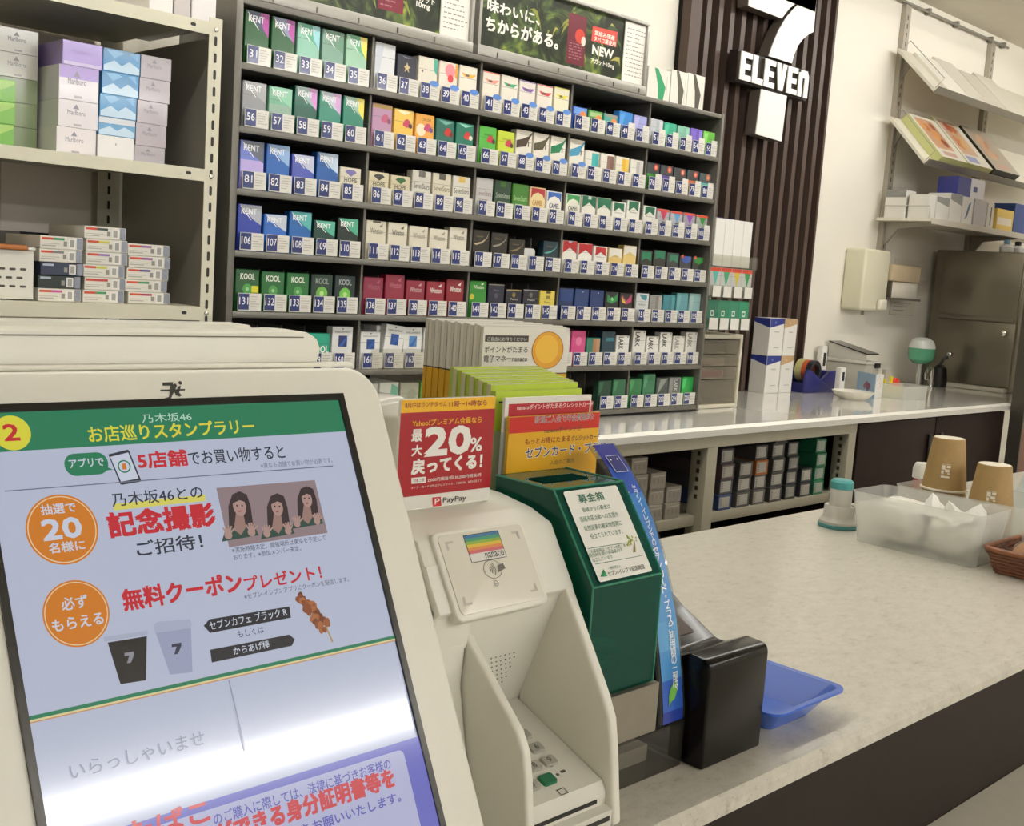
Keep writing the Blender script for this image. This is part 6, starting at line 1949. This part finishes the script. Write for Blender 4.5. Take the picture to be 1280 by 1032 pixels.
handset(P.x, 2.41, ZR, on(1, 2.41, 1025, 432).z - ZR, 0.042, 'white upright handset against the wall behind the tape dispenser')
P = on(1, 2.20, 1049, 484)
handset(P.x, 2.20, ZR, on(1, 2.20, 1049, 459).z - ZR, 0.036, 'white handset standing in front of the grey lidded bin')
# grey bin with an open lid
t = thing('lidded_bin', 'light grey bin with a raised dark lid on the rear counter', 'bin', (4.2, 2.32, ZR))
gx0, gx1, gy0, gy1 = 4.185, 4.295, 2.245, 2.425
GB = mat('b9b5aa', 0.4)
ztp = on(1, gy0, 1085, 452).z
MB().box(gx0, gx1, gy0, gy1, ZR, ztp - .012, GB, 0.006, 3).build('body', t)
MB().box(gx0 - .004, gx1 + .004, gy0 - .004, gy1 + .003, ztp - .0118, ztp, mat('cac6bb', 0.4), 0.003).build('rim', t)
lid = MB()
zl0, zl1 = on(1, gy0, 1090, 443.5).z, on(1, gy1 - .01, 1047, 427).z
lid.add([(gx0, gy0, zl0), (gx1 - .015, gy0, zl0), (gx1 - .015, gy1 - .005, zl1), (gx0, gy1 - .005, zl1), (gx0, gy0, zl0 + .005), (gx1 - .015, gy0, zl0 + .005), (gx1 - .015, gy1 - .005, zl1 + .005), (gx0, gy1 - .005, zl1 + .005)],
        [(3, 2, 1, 0), (4, 5, 6, 7), (0, 1, 5, 4), (1, 2, 6, 5), (2, 3, 7, 6), (3, 0, 4, 7)], mat('45433d', 0.25, coat=0.3))
lid.add([(gx0 + .003, gy0 + .003, ztp), (gx0 + .003, gy1 - .005, ztp), (gx0 + .003, gy1 - .005, zl1), (gx0 + .003, gy0 + .003, max(zl0, ztp + .001))], [(0, 1, 2, 3)], mat('cac6bb', 0.4))
lid.build('lid', t)
MB().box(gx1 - .05, gx1 - .004, gy0 - .0075, gy0 - .0042, ztp - .026, ztp - .006, mat('22201d', 0.4), 0.002).build('latch', t)
# paper bowl, blue card box, small white carton, clear tray
t = thing('paper_bowl', 'scalloped white paper bowl holding small brown bits', 'bowl', (3.82, 2.09, ZR))
m_ = MB()
n = 48
prof = [(0.045, 0.0), (0.06, 0.012), (0.075, 0.030), (0.0735, 0.031), (0.058, 0.014), (0.043, 0.003)]
vs_, fs = [], []
for r_, z in prof:
    for i in range(n):
        a = 2 * math.pi * i / n
        k = 1 + (0.035 * math.cos(a * 12) if r_ > .05 else 0)
        vs_.append((3.82 + r_ * k * math.cos(a), 2.09 + r_ * k * math.sin(a), ZR + .0002 + z))
for k in range(5):
    for i in range(n):
        j = (i + 1) % n
        fs.append((k * n + i, k * n + j, (k + 1) * n + j, (k + 1) * n + i))
fs += [tuple(reversed(range(n))), tuple(range(5 * n, 6 * n))]
m_.add(vs_, fs, mat('ddd9cc', 0.5))
m_.build('bowl', t)
m_ = MB()
rn = random.Random(5)
for k in range(26):
    a, r_ = rn.uniform(0, 6.28), rn.uniform(0, .042)
    m_.lathe([(0, -.004), (.006, 0), (0, .005)], (3.82 + r_ * math.cos(a), 2.09 + r_ * math.sin(a), ZR + .012 + rn.uniform(0, .006)), mat(rn.choice(('8a5a3a', 'a8704a', 'b08a68')), 0.6), 8)
o = m_.build('snack_bits', t)
o['kind'] = 'stuff'
P0, P1 = on(2, ZR, 1063, 492), on(2, ZR, 1092, 498)
hC = on(1, P1.y, 1092, 468).z - ZR
t = thing('picture_card', 'light blue folded card with a reddish motif beside the paper bowl', 'card', (P1.x, P1.y, ZR))
m_ = MB()
a, b = Vector((P0.x + .004, P0.y - .02, ZR)), Vector((P1.x, P1.y, ZR))
dU = (b - a); Lc = dU.length
CF = Frame(a, (dU.x, dU.y, 0), (0, 0, 1))
A_ = [CF.p(0, 0, -.0016), CF.p(Lc, 0, -.0016), CF.p(Lc, hC, -.0016), CF.p(0, hC, -.0016), CF.p(0, 0, 0), CF.p(Lc, 0, 0), CF.p(Lc, hC, 0), CF.p(0, hC, 0)]
m_.add(A_, [(3, 2, 1, 0), (4, 5, 6, 7), (0, 1, 5, 4), (1, 2, 6, 5), (2, 3, 7, 6), (3, 0, 4, 7)], mat('a2c0d8', 0.45))
for (u, v, r_, c_) in ((.55, .50, .014, '9a6a78'), (.68, .46, .012, '8a5a70'), (.45, .44, .010, 'a87a80'), (.62, .34, .009, '7a6a80')):
    m_.disc(CF, Lc * u, hC * v, r_, mat(c_, 0.5), n=14)
m_.build('front_sheet', t)
D0 = Vector((P1.x + .0018, P1.y - .002, ZR))
Wd = 0.055
m_ = MB().box(D0.x, D0.x + Wd, D0.y, D0.y + .002, ZR, ZR + hC, mat('d5d2cb', 0.5))
EF = Frame((D0.x, D0.y, ZR), (1, 0, 0), (0, 0, 1))
rn = random.Random(12)
for k in range(16):
    m_.disc(EF, rn.uniform(.006, Wd - .006), rn.uniform(.008, hC - .008), rn.uniform(.001, .003), mat(rn.choice(('b8605a', '8a90a8', 'a8a49c', '6a7a9a')), 0.5), n=8)
m_.build('side_sheet', t, label='white sheet with small coloured marks')
t = None
# frosted tray
b = bin_  # same open-topped build, at the rear counter's height
CT_keep = CT
CT = ZR
bin_('plastic_bin', 4.03, 4.215, 1.992, 2.10, 0.052, 0.004, 'low frosted tray on the rear counter in front of the soap bottle')
CT = CT_keep
# yellow and red small dispensers
t = thing('tape_cutter', 'small yellow tape cutter behind the frosted tray', 'tape cutter', (4.36, 2.15, ZR))
YE = mat('d8c81e', 0.35)
P = on(1, 2.15, 1105, 480)
cx = P.x
MB().prism([(cx - .03, ZR), (cx - .03, .93), (cx - .024, .93), (cx - .02, .905), (cx + .02, .905), (cx + .026, .94), (cx + .032, .94), (cx + .032, ZR)], 'y', 2.13, 2.165, YE, 0.002).build('body', t)
MB().box(cx - .016, cx + .022, 2.14, 2.155, .9055, .965, mat('b0a89c', 0.3)).build('tape_roll', t)
P = on(1, 2.14, 1118, 468)
t = thing('tape_cutter', 'small red domed holder next to the yellow tape cutter', 'holder', (P.x, 2.14, ZR))
MB().box(P.x - .03, P.x + .03, 2.12, 2.16, ZR, .898, YE, 0.003).build('base', t, label='yellow base')
MB().prism([(P.x - .027 * math.cos(math.pi * k / 14), .8985 + .034 * math.sin(math.pi * k / 14)) for k in range(15)], 'y', 2.125, 2.155, mat('d8402c', 0.35), 0.002).build('dome', t, label='red dome')
# soap bottle and tap
P = on(1, 2.3, 1152, 440)
t = thing('soap_bottle', 'round-topped soap bottle half full of green liquid by the steel cabinet', 'soap dispenser', (P.x, 2.3, ZR))
r_ = 0.056
zc0, zc1, zc2 = 0.965, 1.035, 1.083
MB().lathe([(0, zc0 - ZR), (r_ * .6, zc0 - ZR + .004), (r_ * .93, zc0 - ZR + .02), (r_, zc0 - ZR + .04), (r_, zc1 - ZR)], (P.x, 2.3, ZR), mat('5aa882', 0.25, coat=0.3), 40).build('liquid_chamber', t, label='green liquid-filled lower half')
MB().lathe([(r_, zc1 - ZR + .0003), (r_ * .98, zc1 - ZR + .012), (r_ * .82, zc1 - ZR + .033), (r_ * .45, zc1 - ZR + .045), (0, zc1 - ZR + .048)], (P.x, 2.3, ZR), mat('dfe2dc', 0.3), 40).build('dome', t)
MB().lathe([(0.03, 0), (0.03, 0.006), (0.012, 0.01), (0.012, zc0 - ZR - .0005)], (P.x, 2.3, ZR), mat('c9c9c4', 0.2, metal=0.8), 24).build('pedestal', t)
t = thing('water_tap', 'curved chrome tap beside the green soap bottle', 'tap', (4.62, 2.26, ZR))
CH = mat('d8d8d4', 0.12, metal=1.0)
tp = [(P.x - .012, 2.235, ZR), (P.x - .012, 2.235, .945)] + [(P.x - .012 - .11 * math.sin(math.pi / 2 * k / 8), 2.235 - .03 * k / 8, .945 + .012 * math.cos(math.pi / 2 * k / 8) - .035 * (k / 8) ** 2) for k in range(1, 9)]
MB().tube(tp, 0.008, CH, 10).build('spout', t)
MB().lathe([(0.02, 0), (0.02, 0.008), (0.012, 0.012)], (P.x - .012, 2.235, ZR), CH, 24).build('collar', t)
t = thing('scrub_brush', 'black brush with a chrome knob standing beside the soap bottle', 'brush', (4.88, 2.25, ZR))
MB().lathe([(0.034, 0), (0.036, 0.03), (0.028, 0.085), (0.012, 0.10)], (4.895, 2.27, ZR), mat('1a1916', 0.4), 24).build('bristle_holder', t)
MB().tube([(4.895, 2.27, .9655), (4.90, 2.262, .99), (4.915, 2.25, 1.0)], 0.007, mat('2a2824', 0.4), 8).build('handle', t)
MB().lathe([(0, -.015), (.013, -.008), (.015, 0), (.012, .009), (0, .014)], (4.925, 2.245, 1.012), CH, 16).build('knob', t)

# ------------------------------------------------------------------ angled and flat wall shelves
SHW = mat('dcd6c6', 0.4, noise=0.01)
SHX0, SHX1 = 4.452, 5.95
def tilted(yb_, zb_, yf, zf, name, label):
    t = thing(name, label, 'shelf', (5.2, (yb_ + yf) / 2, zf))
    Vv = Vector((0, yf - yb_, zf - zb_))
    Ln = Vv.length
    F_ = Frame((SHX0, yb_, zb_), (1, 0, 0), Vector((0, yb_ - yf, zb_ - zf)))
    W = SHX1 - SHX0
    def pl(name_, u0, u1, v0, v1, h0, h1, mt, bev=0):
        m_ = MB()
        vs_ = [F_.p(u, v, h) for h in (h0, h1) for (u, v) in ((u0, v0), (u1, v0), (u1, v1), (u0, v1))]
        m_.add(vs_, [(3, 2, 1, 0), (4, 5, 6, 7), (0, 1, 5, 4), (1, 2, 6, 5), (2, 3, 7, 6), (3, 0, 4, 7)], mt)
        return m_.build(name_, t)
    pl('board', 0, W, -Ln, 0, -0.012, 0, SHW)
    pl('front_lip', 0, W, -Ln - .004, -Ln - .0003, -0.014, 0.018, mat('8f8a7e', 0.35, metal=0.4))
    wr = [F_.p(.012, -.012, 0.0005), F_.p(.012, -.012, .05), F_.p(.012, -Ln + .012, .05), F_.p(.012, -Ln + .012, .0005)]
    MB().tube(wr, 0.0016, mat('a8a49a', 0.3, metal=0.6), 6).build('wire_guard', t)
    for x in (4.548, 5.388):
        MB().prism([(2.4168, zb_ - .02), (2.4168, zb_ - .11), (yb_ - .02, zb_ - .04)], 'x', x - .004, x + .004, mat('8f897c', 0.4, metal=0.4)).build('bracket', t)
    return t, F_, Ln
t, F1, L1 = tilted(2.395, 2.262, 2.215, 2.085, 'angled_shelf', 'upper angled white wall shelf with pale boards')
t, F2, L2 = tilted(2.398, 1.988, 2.222, 1.80, 'angled_shelf', 'lower angled white wall shelf with meal sample boxes')
def lying(F_, u0, u1, v0, v1, h0, h1, mt, name, label, cat, group, deco=None):
    m_ = MB()
    vs_ = [F_.p(u, v, h) for h in (h0, h1) for (u, v) in ((u0, v0), (u1, v0), (u1, v1), (u0, v1))]
    m_.add(vs_, [(3, 2, 1, 0), (0, 1, 5, 4), (1, 2, 6, 5), (2, 3, 7, 6), (3, 0, 4, 7)], mt[1])
    m_.add(vs_, [(4, 5, 6, 7)], mt[0])
    if deco:
        deco(m_, Frame(F_.p(0, 0, h1), F_.U, F_.V), u0, u1, v0, v1)
    return m_.build(name, label=label, cat=cat, group=group)
PLN = mat('e0dbcd', 0.35)
for k, (a, b) in enumerate(((.11, .30), (.315, .50), (.515, .70), (.715, .92))):
    lying(F1, a, b, -L1 + .003, -.01 + .03 * (k % 2), .0006, .012, (mat(('e4e0d4', 'd2cdbf', 'cdc8ba', 'd8d3c5')[k], 0.4), PLN), 'display_board', 'pale board lying on the upper angled shelf, %s from the wire guard' % ('first', 'second', 'third', 'fourth')[k], 'board', 'pale boards on the upper angled shelf')
def food(cols, seed, blue=False):
    def d(m_, F_, u0, u1, v0, v1):
        rn_ = random.Random(seed)
        W, H = u1 - u0, v1 - v0
        m_.rect(F_, u0 + W * .10, v0 + H * .22, u1 - W * .22, v1 - H * .06, mat(cols[0], 0.3))
        for k in range(12):
            m_.disc(F_, u0 + W * rn_.uniform(.22, .64), v0 + H * rn_.uniform(.34, .82), W * rn_.uniform(.06, .13), mat(rn_.choice(cols[1:]), 0.3), n=14)
        if blue:
            m_.rect(F_, u0 + W * .1, v0 + H * .05, u0 + W * .55, v0 + H * .18, mat('8a90b4', 0.4))
        else:
            m_.rect(F_, u0 + W * .2, v0 + H * .06, u0 + W * .7, v0 + H * .16, mat('c09a88', 0.4))
    return d
OL = mat('c9cb8a', 0.4)
lying(F2, .085, .325, -L2 + .004, -.005, .0006, .040, (mat('e3dfd0', 0.3, coat=0.3), OL), 'meal_box', 'white and pale green meal picture box beside the wire guard', 'box', 'meal boxes on the lower angled shelf', food(['c89a78', 'b8643a', 'd89a5a', '9a5038'], 1))
lying(F2, .335, .575, -L2 + .004, .03, .0006, .040, (mat('e3dfd0', 0.3, coat=0.3), OL), 'meal_box', 'white and pale green meal picture box in the middle of the angled shelf', 'box', 'meal boxes on the lower angled shelf', food(['c8a488', 'a8523a', 'd2aa6a', 'c87a4a'], 2, True))
lying(F2, .60, .86, -L2 + .004, .02, .0006, .045, (mat('b3aa9a', 0.3, coat=0.3), mat('2f2a1e', 0.4)), 'meal_box', 'black-sided meal picture box beside the pale green ones', 'box', 'meal boxes on the lower angled shelf', food(['a89a88', 'b87a5a', 'c89a78'], 3))
t = thing('wall_shelf', 'flat white wall shelf holding small cartons above the towel dispenser', 'shelf', (5.2, 2.3, 1.556))
MB().box(SHX0, SHX1, 2.172, 2.415, 1.562, 1.574, SHW, 0.001, 1).build('board', t)
MB().box(SHX0, SHX1, 2.166, 2.1718, 1.552, 1.577, mat('cfc9b9', 0.4), 0.001, 1).build('front_lip', t)
zt = 1.5745
MB().tube([(SHX0 + .012, 2.40, zt), (SHX0 + .012, 2.40, zt + .05), (SHX0 + .012, 2.19, zt + .05), (SHX0 + .012, 2.19, zt)], 0.0018, mat('b5b1a6', 0.3, metal=0.6), 6).build('wire_guard', t)
for x in (4.548, 5.388):
    MB().prism([(2.4168, 1.5615), (2.4168, 1.475), (2.405, 1.475), (2.36, 1.535), (2.20, 1.552), (2.20, 1.5615)], 'x', x - .006, x + .006, mat('a8a396', 0.4, metal=0.3)).build('bracket', t)
def sbox(px0, px1, ytop_px, y0, y1, front, label, deco=None, z0=None):
    x0, x1 = on(1, y0, px0, 262).x, on(1, y0, px1, 262).x
    zz = z0 if z0 else 1.5745
    h = on(1, y0, (px0 + px1) / 2, ytop_px).z - zz
    m_ = MB().box(x0, x1, y0, y1, zz, zz + h, mat(front, 0.4), 0.001, 1)
    F_ = Frame((x0, y0, zz), (1, 0, 0), (0, 0, 1))
    if deco: deco(m_, F_, x1 - x0, h)
    m_.build('small_carton', label=label, cat='carton', group='cartons on the flat wall shelf')
    return x0, x1, zz + h
GS = 'e2dfd6'
def gtop(m_, F_, W, H):
    m_.poly(F_, [(.001, H * .78), (W - .001, H * .62), (W - .001, H - .001), (.001, H - .001)], mat('8f8f8a', 0.4))
xs0 = on(0, 4.50, 1165, 262)
MB().box(4.478, 4.532, 2.20, 2.29, 1.5745, 1.672, mat(GS, 0.4), 0.001, 1).build('small_carton', label='white carton at the shelf end beside the wire guard', cat='carton', group='cartons on the flat wall shelf')
m_ = MB().box(4.478, 4.56, 2.303, 2.395, 1.5745, 1.69, mat(GS, 0.4), 0.001, 1)
F_ = Frame((4.478, 2.395, 1.5745), (0, -1, 0), (0, 0, 1))
m_.rect(F_, .001, .085, .091, .1145, mat('8a8a86', 0.4))
m_.build('small_carton', label='grey-topped white carton behind the end carton against the wall', cat='carton', group='cartons on the flat wall shelf')
for k, (px0, px1, yt, c_, lab, dc) in enumerate((
    (1170, 1186, 246, GS, 'white carton second along the flat shelf', gtop), (1187, 1202, 242, GS, 'white carton third along the flat shelf', gtop),
    (1203, 1216, 246, 'dedcd6', 'white carton with a blue ribbon mark under the navy-topped carton', lambda m_, F_, W, H: m_.poly(F_, [(W * .3, H * .2), (W * .5, H * .3), (W * .8, H * .85), (W * .55, H * .75)], mat('3a5a8a', 0.4))),
    (1218, 1233, 250, 'b9b4b4', 'plain grey-mauve carton on the flat shelf', None), (1235, 1243, 254, 'd2cec2', 'white carton with a dark slot beside the yellow carton', lambda m_, F_, W, H: m_.rect(F_, W * .45, H * .15, W * .62, H * .85, mat('3a3434', 0.4))),
    (1247, 1268, 262, 'e0c060', 'yellow and white carton near the frame edge', lambda m_, F_, W, H: m_.rect(F_, W * .05, H * .3, W * .9, H * .62, mat('e6dccb', 0.4))),
    (1269, 1290, 256, '2f4a88', 'navy carton beyond the yellow carton', None))):
    x0, x1, zt_ = sbox(px0, px1, yt, 2.20, 2.30, c_, lab, dc)
    if k == 2:
        zz = zt_ + .0004
        m_ = MB().box(on(1, 2.205, 1197, 235).x, on(1, 2.205, 1213.5, 235).x, 2.205, 2.295, zz, zz + .078, mat('343a8a', 0.4), 0.001, 1)
        m_.build('small_carton', label='navy carton stacked on the white cartons of the flat shelf', cat='carton', group='cartons on the flat wall shelf')
        m_ = MB().box(on(1, 2.205, 1214, 235).x, on(1, 2.205, 1231, 235).x, 2.205, 2.295, zz, zz + .082, mat('dddbe0', 0.4), 0.001, 1)
        F_ = Frame((on(1, 2.205, 1214, 235).x, 2.205, zz), (1, 0, 0), (0, 0, 1))
        m_.poly(F_, rrect(.022, .026, .062, .048, .006, 3), mat('343a8a', 0.4))
        m_.build('small_carton', label='white carton with a navy badge stacked beside the navy carton', cat='carton', group='cartons on the flat wall shelf')
x0 = on(1, 2.31, 1250, 240).x
MB().box(x0, x0 + .16, 2.31, 2.40, 1.5745, 1.70, mat('c8485a', 0.4), 0.001, 1).build('small_carton', label='red-topped carton behind the yellow carton', cat='carton', group='cartons on the flat wall shelf')
for k, x in enumerate((5.16, 5.28)):
    t = thing('cleaning_bottle', 'small white bottle with a coloured cap on the steel cabinet, %s' % ('light blue cap', 'dark cap')[k], 'bottle', (x, 2.15, 1.4752))
    MB().lathe([(0.028, 0), (0.03, 0.004), (0.03, 0.03), (0.012, 0.042)], (x, 2.15, 1.4753), mat('dcdcd8', 0.3), 24).build('bottle_body', t)
    MB().lathe([(0.012, 0.0423), (0.014, 0.044), (0.014, 0.06), (0, 0.062)], (x, 2.15, 1.4753), mat(('8ab0d0', '2f3236')[k], 0.3), 20).build('cap', t)

bpy.data.objects.remove(_to)
bpy.data.curves.remove(_cu)
